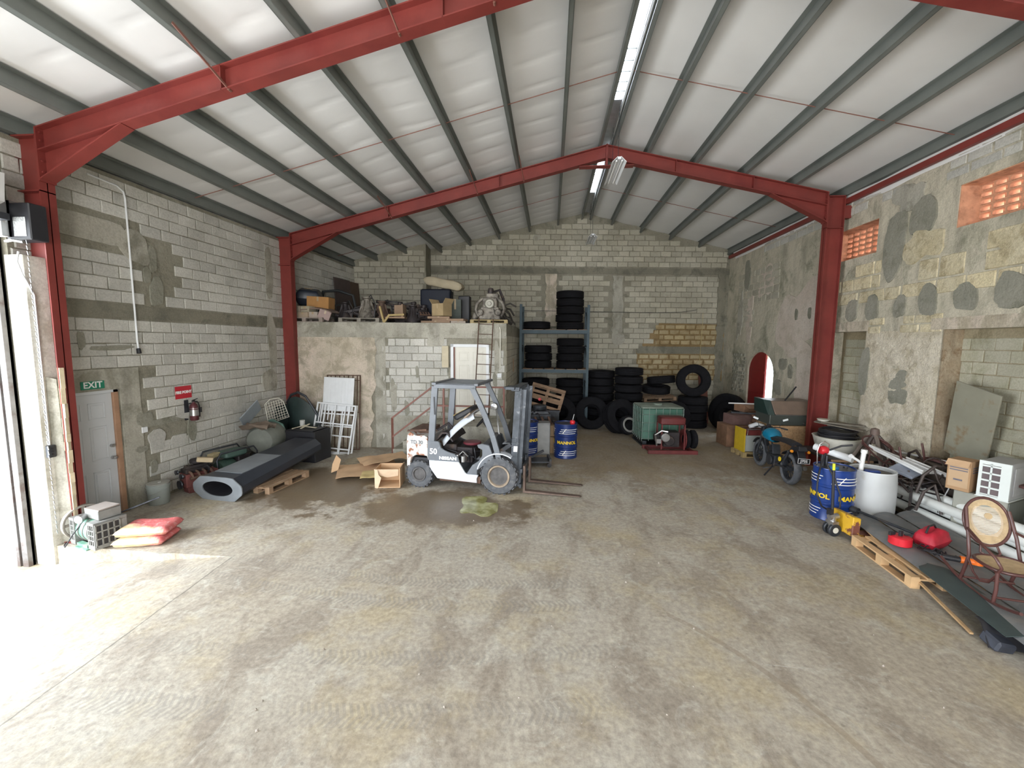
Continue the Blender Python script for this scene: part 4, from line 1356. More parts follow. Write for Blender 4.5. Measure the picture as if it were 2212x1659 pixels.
# ---- alternator with its fan wheel at the kerb
def alternator(t):
    G = mat('alternator_green', (.13, .27, .20), .5, var=.2, vs=6, col2=(.30, .30, .26), thr=(.5, .65))
    Gr = mat('alternator_grey', (.20, .20, .19), .6, var=.2, vs=6)
    q = MB(); q.lathe([(.0, -.30), (.17, -.30), (.18, -.26), (.18, .18), (.165, .22), (.0, .22)], 24, (0, 0, .22), 'X')
    part('body', q, G, t, smooth=40)
    q = MB()
    for x_ in (-.14, -.03, .08):
        q.lathe([(.182, x_), (.19, x_ + .004), (.19, x_ + .018), (.182, x_ + .022)], 24, (0, 0, .22), 'X', close=True)
    part('rib', q, Gr, t, smooth=40)
    for (x_, w_) in ((-.26, .12), (.21, .16)):
        q = MB()
        # vented end housing: frame with square grille
        q.b2(x_ - w_ / 2, x_ + w_ / 2, -.19, .13, .02, .08); q.b2(x_ - w_ / 2, x_ + w_ / 2, -.19, .19, .36, .40)
        q.b2(x_ - w_ / 2, x_ + w_ / 2, .17, .19, .08, .36)
        q.b2(x_ - w_ / 2, x_ - w_ / 2 + .02, -.19, .17, .08, .36); q.b2(x_ + w_ / 2 - .02, x_ + w_ / 2, -.19, .17, .08, .36)
        hsg = part('end_housing', q, Gr, t, bevel=.004)
        q = MB()
        for k in range(1, 4):
            z_ = .08 + .28 * k / 4
            q.b2(x_ - w_ / 2 + .01, x_ + w_ / 2 - .01, -.19, -.17, z_ - .006, z_ + .006)
        for k in range(1, 3):
            xx = x_ - w_ / 2 + w_ * k / 3
            q.b2(xx - .005, xx + .005, -.19, -.17, .08, .36)
        part('grille', q, Gr, hsg)
        q = MB(); q.b2(x_ - w_ / 2 + .02, x_ + w_ / 2 - .02, -.155, -.15, .08, .36); part('mesh_back', q, M['black'], hsg)
    xe = .21 + .08
    q = MB(); q.b2(xe, xe + .004, -.17, .10, .07, .37); part('end_mesh', q, M['black'], t)
    q = MB()
    for k in range(4):
        z_ = .07 + .30 * k / 3; q.b2(xe + .004, xe + .016, -.18, .11, z_ - .009, z_ + .009)
    for k in range(5):
        y_ = -.17 + .27 * k / 4; q.b2(xe + .004, xe + .016, y_ - .008, y_ + .008, .06, .38)
    part('end_grille', q, Gr, t)
    q = MB(); q.box((.06, .03, .47), (.34, .26, .13)); tb = part('terminal_box', q, Gr, t, bevel=.006)
    q = MB(); q.box((.07, .02, .545), (.36, .24, .016), rot=(R(3), R(-3), 0)); part('box_lid', q, mat('dusty_lid', (.22, .19, .17), .8), tb)
    q = MB(); q.cyl((-.10, -.08, .42), (-.02, -.20, .42), .045, 12); q.cyl((-.04, -.17, .42), (-.02, -.21, .42), .055, 12); part('junction', q, M['steel'], tb, smooth=40)
    for s in (-1, 1):
        q = MB()
        q.b2(-.16, .10, s * .16 - .03, s * .16 + .03, 0, .06)
        q.bar((-.14, s * .19, .012), (.14, s * .19, .012), .06, .02)
        part('foot', q, G, t)
    q = MB()
    q.lathe([(.22, -.40), (.235, -.41), (.25, -.41), (.25, -.35), (.235, -.35), (.22, -.36)], 32, (0, 0, .26), 'X', close=True)
    for k in range(8):
        a = 2 * PI * k / 8
        q.bar((-.39, .05 * math.cos(a), .26 + .05 * math.sin(a)), (-.38, .23 * math.cos(a), .26 + .23 * math.sin(a)), .035, .012, up=(1, 0, 0))
    q.lathe([(.06, -.42), (.06, -.33)], 16, (0, 0, .26), 'X')
    part('fan_wheel', q, mat('fan_wheel', (.36, .33, .29), .6, .2, var=.3), t, smooth=40)
    q = MB(); q.tube([(-.1, -.1, .38), (-.12, -.24, .2), (-.2, -.3, .03), (-.32, -.26, .015), (-.42, -.2, .015)], .008, 5); part('cable', q, M['black'], t)
    q = MB(); q.cyl((.0, .25, .35), (.28, .62, .50), .012, 6); part('shaft', q, M['dark_metal'], t)
alt = thing('alternator', 'dusty green alternator with grilled end housings and spoked fan wheel by the doorway pier', 'generator', tuple(fl(218, 1172)) , (0, 0, R(-16)))
alternator(alt)
# ---- two cement sacks
def sack(t_label, loc, rot, seed, m, w_=.62, d_=.42, h_=.12, folded=True, nm='cement_sack'):
    q = MB()
    def up(u, v, s):
        x, y = (u - .5) * w_, (v - .5) * d_
        e = min(1, min(u, 1 - u) * 7, min(v, 1 - v) * 7)
        e = e ** .45
        z = h_ / 2 + s * (h_ / 2) * e + .014 * noise.noise(Vector((u * 5, v * 5, seed))) * e
        k = 1 - .03 * math.sin(6 * u + seed) * (1 - e)
        return (x * k, y * k, z)
    q.grid(lambda u, v: up(u, v, 1), 22, 16)
    q.grid(lambda u, v: up(u, v, -1), 22, 16, True)
    o = part(nm, q, m, None, smooth=60, loc=loc, rot=rot)
    return o
m_, t_, b_ = newmat('sack_print')
v_ = nn(t_, 'ShaderNodeTexCoord').outputs['Object']
sx_ = nn(t_, 'ShaderNodeSeparateXYZ'); t_.links.new(v_, sx_.inputs[0])
base = mixc(t_, ramp(t_, mth(t_, 'ADD', mth(t_, 'MULTIPLY', sx_.outputs[1], -1.0), mth(t_, 'ADD', mth(t_, 'MULTIPLY', sx_.outputs[0], -.45), mth(t_, 'MULTIPLY', mth(t_, 'SUBTRACT', nz(t_, v_, 9, 4), .5), .25))), .08, .16), (.60, .14, .14, 1), (.70, .52, .30, 1))
base = mixc(t_, mth(t_, 'MULTIPLY', ramp(t_, nz(t_, v_, 14, 6, .7), .5, .68), .55), base, (.72, .62, .56, 1))
t_.links.new(base, b_.inputs['Base Color']); b_.inputs['Roughness'].default_value = .5
bump(t_, b_, nz(t_, v_, 16, 4), .5, .02)
M['sack'] = m_
p = fl(312, 1168)
s1 = sack('', (p.x + .05, p.y + .0, 0.0), (0, 0, R(14)), 1, M['sack'], w_=.66, d_=.46, h_=.13)
tag(s1, 'lower red and cream printed cement sack, flattened on the slab edge', 'sack', 'cement sacks')
s2 = sack('', (p.x + .06, p.y + .04, 0.128), (0, R(1), R(17)), 2, M['sack'], w_=.68, d_=.46, h_=.13)
tag(s2, 'upper red and cream cement sack lying on another sack beside the alternator', 'sack', 'cement sacks')
# ---- plastic pail
pl = thing('paint_pail', 'grey-white plastic pail standing by the left wall near the old engine', 'pail', (-6.95, 6.62, 0))
q = MB(); q.lathe([(.0, 0.0), (.145, 0.0), (.15, .01), (.165, .31), (.175, .31), (.175, .335), (.165, .335), (.165, .36), (.0, .362)], 24)
part('bucket', q, mat('pail_plastic', (.30, .33, .31), .5, var=.08), pl, smooth=35)
q = MB(); q.lathe([(.0, .362), (.16, .362), (.168, .368), (.168, .378), (.12, .382), (.0, .384)], 24); q.cyl((.03, 0, .38), (.03, 0, .40), .03, 10)
part('lid', q, mat('pail_lid', (.36, .36, .33), .6), pl, smooth=35)
q = MB(); q.tube([(-.175, 0, .30), (-.12, -.15, .24), (0, -.2, .2), (.12, -.15, .24), (.175, 0, .30)], .004, 5); part('handle', q, M['steel'], pl)
# ---- dead engine on the floor by the wall
def engine(t, m1, m2, s=1.0, seed=0, pulley=True, head=True):
    """greasy engine lump: block, head, sump, pulleys, manifold, air filter, hoses; about .7 long"""
    r2 = random.Random(seed)
    q = MB(); q.box((0, 0, .30 * s), (.55 * s, .34 * s, .30 * s)); q.box((0, 0, .09 * s), (.44 * s, .24 * s, .18 * s), taper=(1.1, 1.12)); q.box((.31 * s, 0, .28 * s), (.1 * s, .38 * s, .34 * s))
    part('engine_block', q, m1, t, bevel=.012 * s)
    q = MB(); q.box((0, .02 * s, .50 * s), (.50 * s, .26 * s, .10 * s)); q.box((0, .02 * s, .575 * s), (.44 * s, .18 * s, .06 * s), taper=(.9, .8))
    for k in range(4):
        q.cyl(((-.18 + .12 * k) * s, .02 * s, .60 * s), ((-.18 + .12 * k) * s, .02 * s, .63 * s), .018 * s, 6)
    part('cylinder_head', q, m2, t, bevel=.008 * s)
    for (y_, z_, r_) in ((0, .22, .10), (-.10, .42, .06), (.12, .48, .055)):
        q = MB(); q.lathe([(.0, -.36 * s), (r_ * s, -.36 * s), (r_ * .85 * s, -.34 * s), (r_ * s, -.32 * s), (.0, -.32 * s)], 18, (0, y_ * s, z_ * s), 'X')
        q.cyl((-.34 * s, y_ * s, z_ * s), (-.27 * s, y_ * s, z_ * s), r_ * .35 * s, 8)
        part('pulley', q, M['dark_metal'], t, smooth=35)
    q = MB()
    for k in range(4):
        x_ = (-.2 + .13 * k) * s
        q.tube([(x_, -.15 * s, .50 * s), (x_, -.24 * s, .48 * s), (x_ + .02 * s, -.27 * s, .40 * s)], .025 * s, 7)
    q.tube([(-.24 * s, -.27 * s, .38 * s), (.26 * s, -.27 * s, .38 * s)], .035 * s, 8)
    part('manifold', q, M['rust'], t, smooth=50)
    q = MB()
    q.lathe([(0, .62 * s), (.13 * s, .62 * s), (.14 * s, .64 * s), (.14 * s, .69 * s), (.12 * s, .71 * s), (0, .715 * s)], 18, (.05 * s, .10 * s, 0))
    part('air_filter', q, m2, t, smooth=35)
    q = MB(); q.cyl((.05 * s, -.17 * s, .30 * s), (.05 * s, -.30 * s, .28 * s), .045 * s, 12); part('oil_filter', q, m2, t, smooth=35)
    q = MB(); q.cyl((-.15 * s, -.20 * s, .22 * s), (.02 * s, -.20 * s, .22 * s), .05 * s, 12); part('starter', q, m2, t, smooth=35)
    q = MB()
    for k in range(6):
        a = Vector((r2.uniform(-.25, .3), r2.uniform(-.2, .2), r2.uniform(.4, .62))) * s
        b = Vector((r2.uniform(-.35, .35), r2.uniform(-.32, .25), r2.uniform(.15, .5))) * s
        mid = (a + b) / 2 + Vector((r2.uniform(-.1, .1), r2.uniform(-.15, .05), r2.uniform(.05, .18))) * s
        q.tube([a, (a + mid) / 2 + Vector((0, 0, .03 * s)), mid, (mid + b) / 2, b], r2.uniform(.008, .018) * s, 5)
    part('hoses', q, M['black'], t, smooth=60)
M['oily'] = mat('oily_iron', (.038, .032, .034), .55, .4, var=.4, vs=9, col2=(.10, .07, .055), thr=(.54, .68))
M['redish'] = mat('faded_red_casting', (.16, .05, .045), .7, .1, var=.3, vs=8)
e1 = thing('old_engine', 'dark red and black old engine lying by the left wall between pail and pole', 'engine', (-6.82, 7.30, 0), (0, 0, R(65)))
engine(e1, M['redish'], M['oily'], .85, 3)
q = MB(); q.box((0.1, -.12, .60), (.26, .10, .09), rot=(0, R(12), R(-20))); part('coil', q, mat('coil_tan', (.50, .40, .26), .7), e1, bevel=.01)
e2 = thing('generator_frame', 'tubular black frame holding a small green generator beside the octagonal pole', 'generator', (-6.78, 8.10, 0), (0, 0, R(76)))
q = MB()
for s in (-1, 1):
    q.tube([(-.42, s * .25, .0), (-.45, s * .25, .50), (-.38, s * .25, .62), (.36, s * .25, .62), (.44, s * .25, .5), (.42, s * .25, 0)], .018, 7)
q.tube([(-.45, -.25, .3), (-.45, .25, .3)], .018, 7); q.tube([(.44, -.25, .3), (.44, .25, .3)], .018, 7)
part('tube_frame', q, M['dark_metal'], e2, smooth=60)
q = MB(); q.lathe([(0, -.28), (.15, -.26), (.17, -.2), (.17, .02), (.12, .08), (.0, .08)], 18, (0, 0, .25), 'X'); part('alternator_body', q, mat('dull_green', (.05, .10, .08), .6, var=.3), e2, smooth=40)
q = MB(); q.box((.22, 0, .28), (.28, .3, .34)); part('motor', q, M['oily'], e2, bevel=.02)
q = MB(); q.rbox((.05, 0, .52), (.5, .34, .14), .06); part('fuel_tank', q, mat('dull_green2', (.07, .12, .10), .5), e2, smooth=40)
q = MB(); q.box((-.3, .05, .55), (.22, .14, .08), rot=(0, 0, .4)); part('filter_box', q, mat('tan_box', (.50, .42, .25), .8), e2, bevel=.01)

# ---- octagonal steel pole section on a pallet
def octo(t):
    M['pole'] = mat('pole_steel', (.045, .052, .068), .38, .35, var=.15, vs=2)
    M['pole_pale'] = mat('pole_grey', (.22, .24, .26), .5, .2, var=.15, vs=3)
    W2, H2, L_ = .50, .205, 2.35
    def prof(w_, h_, c_=.17):
        return [(w_, h_ - c_ * .8), (w_ - c_, h_), (-w_ + c_, h_), (-w_, h_ - c_ * .8), (-w_, -h_ + c_ * .8), (-w_ + c_, -h_), (w_ - c_, -h_), (w_, -h_ + c_ * .8)]
    q = MB()
    a = prof(W2, H2); b = prof(W2 * .82, H2 * .86, .14)
    n = 8
    vs = [(p[0], 0, p[1] + H2) for p in a] + [(p[0], L_, p[1] + H2 + .10) for p in b]
    q.add(vs, [(i, (i + 1) % n, n + (i + 1) % n, n + i) for i in range(n)] + [(n, n + 1, n + 2, n + 3, n + 4, n + 5, n + 6, n + 7)])
    part('tapered_shaft', q, M['pole'], t)
    q = MB()
    a = prof(W2 + .03, H2 + .02, .19)
    # flange plate with an oval opening
    hole = [(math.cos(2 * PI * i / 32) * W2 * .66, math.sin(2 * PI * i / 32) * H2 * .70) for i in range(32)]
    out = []
    for i in range(32):
        ang = 2 * PI * i / 32
        dx, dz = math.cos(ang) * W2, math.sin(ang) * H2
        best = 9
        for k in range(8):
            x1, z1 = a[k]; x2, z2 = a[(k + 1) % 8]
            den = dx * (z2 - z1) - dz * (x2 - x1)
            if abs(den) < 1e-9: continue
            s_ = (x1 * (z2 - z1) - z1 * (x2 - x1)) / den
            u_ = (x1 * dz - z1 * dx) / den
            if s_ > 0 and -1e-6 <= u_ <= 1 + 1e-6: best = min(best, s_)
        out.append((dx * best, dz * best))
    vs = []
    for y_ in (-.02, 0.0):
        vs += [(p[0], y_, p[1] + H2) for p in out] + [(p[0], y_, p[1] + H2) for p in hole]
    fs = []
    for i in range(32):
        j = (i + 1) % 32
        fs += [(i, j, 32 + j, 32 + i), (64 + i, 96 + i, 96 + j, 64 + j), (i, 64 + i, 64 + j, j), (32 + i, 32 + j, 96 + j, 96 + i)]
    q.add(vs, fs)
    part('end_plate', q, M['pole_pale'], t, label='lighter grey end plate with an oval hole')
    q = MB()
    vs = [(p[0], 0, p[1] + H2) for p in hole] + [(p[0], .9, p[1] + H2) for p in hole]
    q.add(vs, [(i, (i + 1) % 32, 32 + (i + 1) % 32, 32 + i) for i in range(32)] + [tuple(range(32, 64))])
    part('inner_sleeve', q, M['black'], t)
    q = MB(); q.b2(-W2 * .6, W2 * .6, .25, 1.25, H2 * 2 + .004, H2 * 2 + .012)  # paler sheet along part of the top face
    part('pale_top', q, M['pole_pale'], t, rot=(R(1.2), 0, 0))
oc = thing('octagonal_pole', 'dark octagonal hollow steel pole section with an oval-holed end plate lying on a pallet', 'pole',
           (-6.0, 6.86, .02), (R(3.2), 0, R(-6.5)))
octo(oc)
# ---- pallets
def pallet(t, L_=1.2, W_=.8, m=None, h=.14, nd=5):
    m = m or M['wood']
    b_ = (L_ / 2, W_ / 2)
    dw = .09
    for k in range(nd):
        y_ = -W_ / 2 + dw / 2 + (W_ - dw) * k / (nd - 1)
        q = MB(); q.b2(-L_ / 2, L_ / 2, y_ - dw / 2, y_ + dw / 2, h - .02, h); part('deck_board', q, m, t)
    for k in (-1, 0, 1):
        q = MB(); x_ = k * (L_ / 2 - .05); q.b2(x_ - .05, x_ + .05, -W_ / 2, W_ / 2, h - .04, h - .02); part('stringer_board', q, m, t)
        for l in (-1, 0, 1):
            y_ = l * (W_ / 2 - .05)
            q = MB(); q.b2(x_ - .05, x_ + .05, y_ - .05, y_ + .05, .02, h - .04); part('block', q, m, t)
    for l in (-1, 0, 1):
        y_ = l * (W_ / 2 - .05)
        q = MB(); q.b2(-L_ / 2, L_ / 2, y_ - .05, y_ + .05, 0, .02); part('base_board', q, m, t)
pa = thing('pallet', 'light wooden pallet half hidden under the octagonal steel pole', 'pallet', (-5.52, 7.80, 0), (0, 0, R(83)), 'wooden pallets')
pallet(pa, 1.1, .62, mat('warm_pallet', (.36, .24, .15), .85, var=.2, vary=.1))

# ---- things behind the pole, against the wall and column
gf = thing('blower_casing', 'grey-green round blower casing lying on the octagonal pole by the wall', 'machine', (-6.66, 9.12, .0), (0, 0, R(-80)))
q = MB()
q.lathe([(.0, -.32), (.30, -.32), (.34, -.28), (.36, 0), (.34, .26), (.28, .34), (.0, .36)], 28, (0, 0, .62), 'X')
part('drum', q, mat('casing_grey', (.17, .18, .155), .6, var=.2, vs=4), gf, smooth=40)
q = MB()
q.prism([(-.36, 0), (.36, 0), (.36, .55), (.25, .85), (0, .98), (-.25, .85), (-.36, .55)], .05, Matrix.Translation((-.30, 0, .05)) @ Matrix.Rotation(R(90), 4, 'Z') @ Matrix.Rotation(R(90), 4, 'X'))
q.b2(-.34, -.28, -.2, .2, .0, .1)
part('end_bell', q, mat('casing_green', (.10, .19, .16), .6, var=.2), gf, bevel=.006)
q = MB(); q.b2(-.2, .25, -.25, .25, 0, .30); part('base', q, M['dark_metal'], gf, bevel=.01)
q = MB(); q.sheet(lambda u, v: (.15 + .45 * u, -.3 + .6 * v, .98 + .06 * math.sin(7 * u + 3 * v) + .07 * noise.noise(Vector((u * 4, v * 4, 1)))), 10, 8, .006); part('plastic_cover', q, mat('brown_plastic', (.20, .155, .12), .6), gf, smooth=60, label='crumpled brown plastic cover')
q = MB(); q.box((0, 0, 0), (.60, .03, .34))
tag(part('tin_sheet', q, mat('grey_panel', (.24, .27, .29), .5, var=.06), loc=(-6.93, 8.98, 1.22), rot=(R(20), R(-38), R(78)), bevel=.004), 'grey flat panel propped against the wall above the green-grey casing', 'panel')
gg = thing('wire_guard', 'cream wire fan guard leaning on the wall beside the grey panel', 'guard', (-6.86, 9.75, 1.18), (R(0), R(-12), R(60)))
q = MB()
q.tube([(-.24, 0, -.28), (-.20, 0, .22), (-.05, 0, .30), (.15, 0, .27), (.24, 0, .15), (.28, 0, -.28)], .012, 6, closed=True)
part('rim', q, M['cream'], gg)
q = MB()
for k in range(7):
    x_ = -.18 + .06 * k; q.tube([(x_, -.01, -.27), (x_ + .01, -.01, .24)], .006, 4)
for k in range(8):
    z_ = -.24 + .065 * k; q.tube([(-.21, -.01, z_), (.25, -.01, z_)], .006, 4)
part('wires', q, M['cream'], gg)
# dark green tarpaulin hood / canopy by the column
cn = thing('tractor_hood', 'dark green vehicle cab shell standing round the foot of the red column', 'cab', (-6.52, 10.26, 0), (0, 0, R(-4)))
cn.scale = (.72, .8, 1)
q = MB()
q.sheet(lambda u, v: (-.62 + 1.25 * u, .12 - .2 * math.sin(PI * u), .25 + v * (1.05 + .28 * math.sin(PI * u) - .25 * u)), 16, 8, .02)
part('shell', q, mat('cab_green', (.022, .038, .036), .55, var=.2), cn, smooth=50)
q = MB(); q.tube([(-.62, .1, 1.28), (-.35, .0, 1.50), (0, -.08, 1.58), (.25, -.02, 1.48), (.45, .05, 1.2), (.66, .1, .9), (.72, .1, .4)], .035, 8); part('edge_tube', q, M['dark_metal'], cn, smooth=60)
q = MB(); q.sheet(lambda u, v: (-.66 + .1 * u, -.5 + .6 * v, .25 + u * 1.0), 6, 4, .02); part('side_sheet', q, mat('cab_green2', (.03, .045, .045), .6), cn)
bc = thing('plastic_crate', 'black open crate of scrap on the floor behind the octagonal pole', 'crate', (-5.95, 9.62, 0), (0, 0, R(-8)))
q = MB(); q.b2(-.42, .42, -.3, .3, 0, .03); q.b2(-.42, .42, -.3, -.27, .03, .75); q.b2(-.42, .42, .27, .3, .03, .75); q.b2(-.42, -.39, -.27, .27, .03, .75); q.b2(.39, .42, -.27, .27, .03, .75)
part('crate_body', q, M['black'], bc, bevel=.006)
q = MB(); q.b2(-.06, .08, -.306, -.30, .50, .54); part('label', q, M['yellow'], bc, label='small yellow label')
q = MB(); q.lathe([(.0, 0), (.055, 0), (.06, .12), (.06, .15), (0, .15)], 14)
tag(part('plastic_tub', q, mat('tub_grey', (.45, .45, .43), .6), loc=(-6.14, 9.72, .80), smooth=40), 'small pale plastic tub on top of the black crate', 'tub')
q = MB(); q.box((0, 0, .76), (.7, .5, .02)); part('crate_lid', q, M['black'], bc)
q = MB()
for k, (a, b) in enumerate((((-.28, -.25, 0), (.0, -.12, .07)), ((-.1, -.14, .05), (.30, -.16, .02)), ((-.02, -.3, .02), (.06, -.05, .09)))):
    q.bar(a, b, .05, .012)
tag(part('torn_paper', q, mat('paper_scrap', (.55, .50, .38), .8), loc=(-6.0, 9.75, .775)), 'torn strips of beige paper lying on the black crate', 'paper')
# ---- window grilles and a white panel leaning on the store room wall
def grille(t, w_, h_, cols, rows, m, th=.034, fr=.04, closed_panel=False):
    q = MB()
    q.b2(-w_ / 2, w_ / 2, 0, .03, 0, fr); q.b2(-w_ / 2, w_ / 2, 0, .03, h_ - fr, h_)
    q.b2(-w_ / 2, -w_ / 2 + fr, 0, .03, fr, h_ - fr); q.b2(w_ / 2 - fr, w_ / 2, 0, .03, fr, h_ - fr)
    part('frame', q, m, t, bevel=.003)
    for x_ in cols:
        q = MB(); q.b2(x_ * w_ - th / 2, x_ * w_ + th / 2, .004, .026, fr, h_ - fr); part('bar', q, m, t)
    for z_ in rows:
        q = MB(); q.b2(-w_ / 2 + fr, w_ / 2 - fr, .002, .022, z_ * h_ - th / 2, z_ * h_ + th / 2); part('bar', q, m, t)
M['grille'] = mat('grille_white', (.68, .70, .72), .5, var=.04)
base = fl(718, 982)
def lean(px, py, wpx_y, extra=0):
    p_ = fl(px, py); return p_
p1 = fl(722, 981)
g1 = thing('window_grille', 'front white steel window grille of squares leaning on the stained plaster', 'grille', (p1.x - .14, p1.y - .02, 0), (R(-14), R(5), R(3)), 'leaning white grilles')
grille(g1, 1.05, 1.32, (-.27, -.02, .23), (.12, .37, .60), M['grille'])
for (x_, z0_, z1_) in ((-.36, .80, 1.28), (.36, .80, 1.28), (-.42, .80, 1.28)):
    q = MB(); q.b2(x_ - .012, x_ + .012, .0, .02, z0_, z1_); part('bar', q, M['grille'], g1)
g2 = thing('window_grille', 'second white window grille behind the front one, showing a small inner frame', 'grille', (p1.x - .06, p1.y + .08, 0), (R(-13), R(3), R(3)), 'leaning white grilles')
grille(g2, .98, 1.28, (-.18, .1), (.55, .8), M['grille'])
for (a, b, c_, d_) in ((-.28, .28, 1.22, 1.245), (-.28, -.255, .85, 1.22), (.255, .28, .85, 1.22)):
    q = MB(); q.b2(a, b, -.01, .012, c_, d_); part('bar', q, M['grille'], g2)
g3 = thing('rusty_grille', 'tall rusty brown grille standing behind the white board', 'grille', (p1.x + .0, p1.y + .44, 0), (R(-6), 0, R(4)))
grille(g3, .92, 2.02, (-.38, -.25, -.12, .01, .14, .27, .40), (.5, .93), M['rust'], th=.018, fr=.025)
q = MB(); q.rbox((0, 0, .44), (.82, .035, .88), .012)
q.x = Matrix.Identity(4)
wp = thing('white_board', 'white ribbed board leaning upright above the white window grilles', 'board', (p1.x - .06, p1.y + .36, 1.08), (R(-7), R(2), R(3)))
part('sheet', q, M['grille'], wp)
q = MB()
for k in range(9):
    q.b2(-.36 + k * .09 - .003, -.36 + k * .09 + .003, -.022, -.017, .06, .82)
part('rib', q, M['white_paint'], wp)
q = MB(); q.b2(-.36, .44, -.03, -.01, -.012, .012); part('bottom_rail', q, M['grille'], wp)
# ================================================================ forklift truck
M['fl_grey'] = mat('forklift_grey', (.145, .158, .178), .45, .1, var=.15, vs=3, col2=(.22, .24, .26), thr=(.6, .72), s2=5)
M['fl_white'] = mat('forklift_white', (.62, .66, .72), .4, var=.05, vs=3, col2=(.42, .42, .42), thr=(.62, .75), s2=5)
M['fl_rust'] = mat('chipped_counterweight', (.60, .58, .55), .6, var=.08, vs=3, col2=(.26, .10, .05), thr=(.53, .60), s2=7)
M['mast'] = mat('mast_steel', (.075, .085, .10), .42, .4, var=.35, vs=6, col2=(.25, .26, .28), thr=(.58, .68), s2=9)
fk = thing('forklift_truck', 'white and grey forklift truck marked 50 with forks lowered, bonnet open, standing in the hall', 'forklift',
           (-1.88, 7.83, 0), (0, 0, R(-6.6)))
# local: x forward (mast at +x), y from near side (0) to far side (1.10); near face at y = 0
Wd = 1.12
def plate(poly, y0, th, mb=None):
    """outline in x,z extruded in y"""
    q = mb or MB()
    q.prism(poly, th, Matrix.Translation((0, y0 + th, 0)) @ Matrix.Rotation(R(90), 4, 'X'))
    return q
def tyre_mesh(q, r, w_, ri, c, lugs=0, depth=.02):
    """tyre with its axle along y"""
    prof = [(ri, -w_ * .36), (ri + .03, -w_ * .48), (r * .86, -w_ * .5), (r * .965, -w_ * .45), (r, -w_ * .34), (r, w_ * .34), (r * .965, w_ * .45), (r * .86, w_ * .5), (ri + .03, w_ * .48), (ri, w_ * .36)]
    q.lathe(prof, 40, c, 'Y', close=True)
    if lugs:
        for k in range(lugs):
            a = 2 * PI * k / lugs
            for s in (-1, 1):
                a2 = a + (PI / lugs if s > 0 else 0)
                q.x = q_base @ Matrix.Translation(c) @ Matrix.Rotation(a2, 4, 'Y')
                q.box((0, s * w_ * .27, r + depth * .3), (2 * PI * r / lugs * .5, w_ * .46, depth), rot=(0, 0, s * .35))
                q.x = q_base
    return q
q_base = Matrix.Identity(4)
def wheel(t, nm, c, r, w_, ri, side, lugs, rim_m, two_tone=False):
    wo = part(nm, tyre_mesh(MB(), r, w_, ri, (0, 0, 0), lugs), M['rubber_grey'], t, smooth=35, loc=c)
    s = side
    q = MB()
    q.lathe([(ri + .016, s * w_ * .38), (ri + .016, s * w_ * .52), (ri - .012, s * w_ * .52), (ri - .03, s * w_ * .38)], 32, (0, 0, 0), 'Y', close=True)
    part('rim', q, rim_m, wo, smooth=35)
    q = MB()
    q.lathe([(ri - .012, s * w_ * .40), (ri - .03, s * w_ * .05), (ri * .5, 0), (ri * .42, s * w_ * .10), (0, s * w_ * .12)], 32, (0, 0, 0), 'Y')
    part('dish', q, M['rim_dark'], wo, smooth=35)  # dark dish colour paints the shade of a deep recess
    q = MB()
    for k in range(6):
        a = 2 * PI * k / 6
        x_, z_ = ri * .60 * math.cos(a), ri * .60 * math.sin(a)
        q.cyl((x_, s * w_ * .08, z_), (x_, s * w_ * .20, z_), .016, 6)
    q.cyl((0, s * w_ * .2, 0), (0, s * w_ * .36, 0), ri * .28, 14)
    part('hub', q, M['steel'] if not two_tone else M['dark_metal'], wo, smooth=35)
    return wo
M['rim_dark'] = mat('rim_worn_shade', (.10, .095, .095), .6, .3, var=.3, vs=9)
M['rim_tan'] = mat('rim_tan', (.30, .24, .18), .7, .2, var=.35, vs=7)
RF, RR = .355, .27
wheel(fk, 'front_wheel', (.93, .11, RF), RF, .24, .20, -1, 22, M['rim_tan'], True)
wheel(fk, 'front_wheel', (.93, Wd - .11, RF), RF, .24, .20, 1, 22, M['rim_tan'], True)
wheel(fk, 'rear_wheel', (-.72, .12, RR), RR, .20, .13, -1, 20, M['rim_dark'])
wheel(fk, 'rear_wheel', (-.72, Wd - .12, RR), RR, .20, .13, 1, 20, M['rim_dark'])
# side skirts (both sides) - white lower body, with the step cut and wheel arch
arch_pts = [(.93 + .45 * math.cos(a), RF + .45 * math.sin(a)) for a in [R(178 - 9 * i) for i in range(7)]]
low = [(-.44, .24), (-.40, .86), (.36, .86), (.40, .74), (.46, .60), (.55, .52), (.80 - .30, .50)] 
skirt = [(-.35, .25), (-.49, .62), (-.50, .87), (.33, .83), (.38, .70), (.47, .57), (.60, .52), (.66, .52)] 
# polygon running along bottom, up front arch
skirt = [(-.33, .24), (.49, .20), (.485, .34), (.52, .52), (.30, .53), (.25, .56), (.12, .86), (-.50, .86), (-.49, .66), (-.42, .50)]
for y0 in (.015, Wd - .055):
    q = plate(skirt, y0, .04)
    part('side_skirt', q, M['fl_white'], fk, bevel=.008)
# front fender band in white round the wheel arch
for y0 in (.0, Wd - .24):
    q = MB()
    def fen(u, v, y0=y0):
        a = R(165 - 108 * u)
        return (.93 + .44 * math.cos(a), y0 + .24 * v, RF + .44 * math.sin(a))
    q.sheet(fen, 14, 2, .02)
    part('fender', q, M['fl_white'], fk, smooth=50)
# chassis
q = MB()
q.b2(-.30, .55, .06, Wd - .06, .16, .30); q.b2(-.9, -.2, .28, Wd - .28, .2, .6); q.b2(.5, 1.02, .27, Wd - .27, .2, .62)
part('chassis', q, M['rust'], fk, bevel=.01)
q = MB(); q.b2(.14, .50, .05, Wd - .05, .48, .52); q.b2(.13, .15, .05, Wd - .05, .5, .80)
part('step_floor', q, M['fl_grey'], fk, bevel=.004)
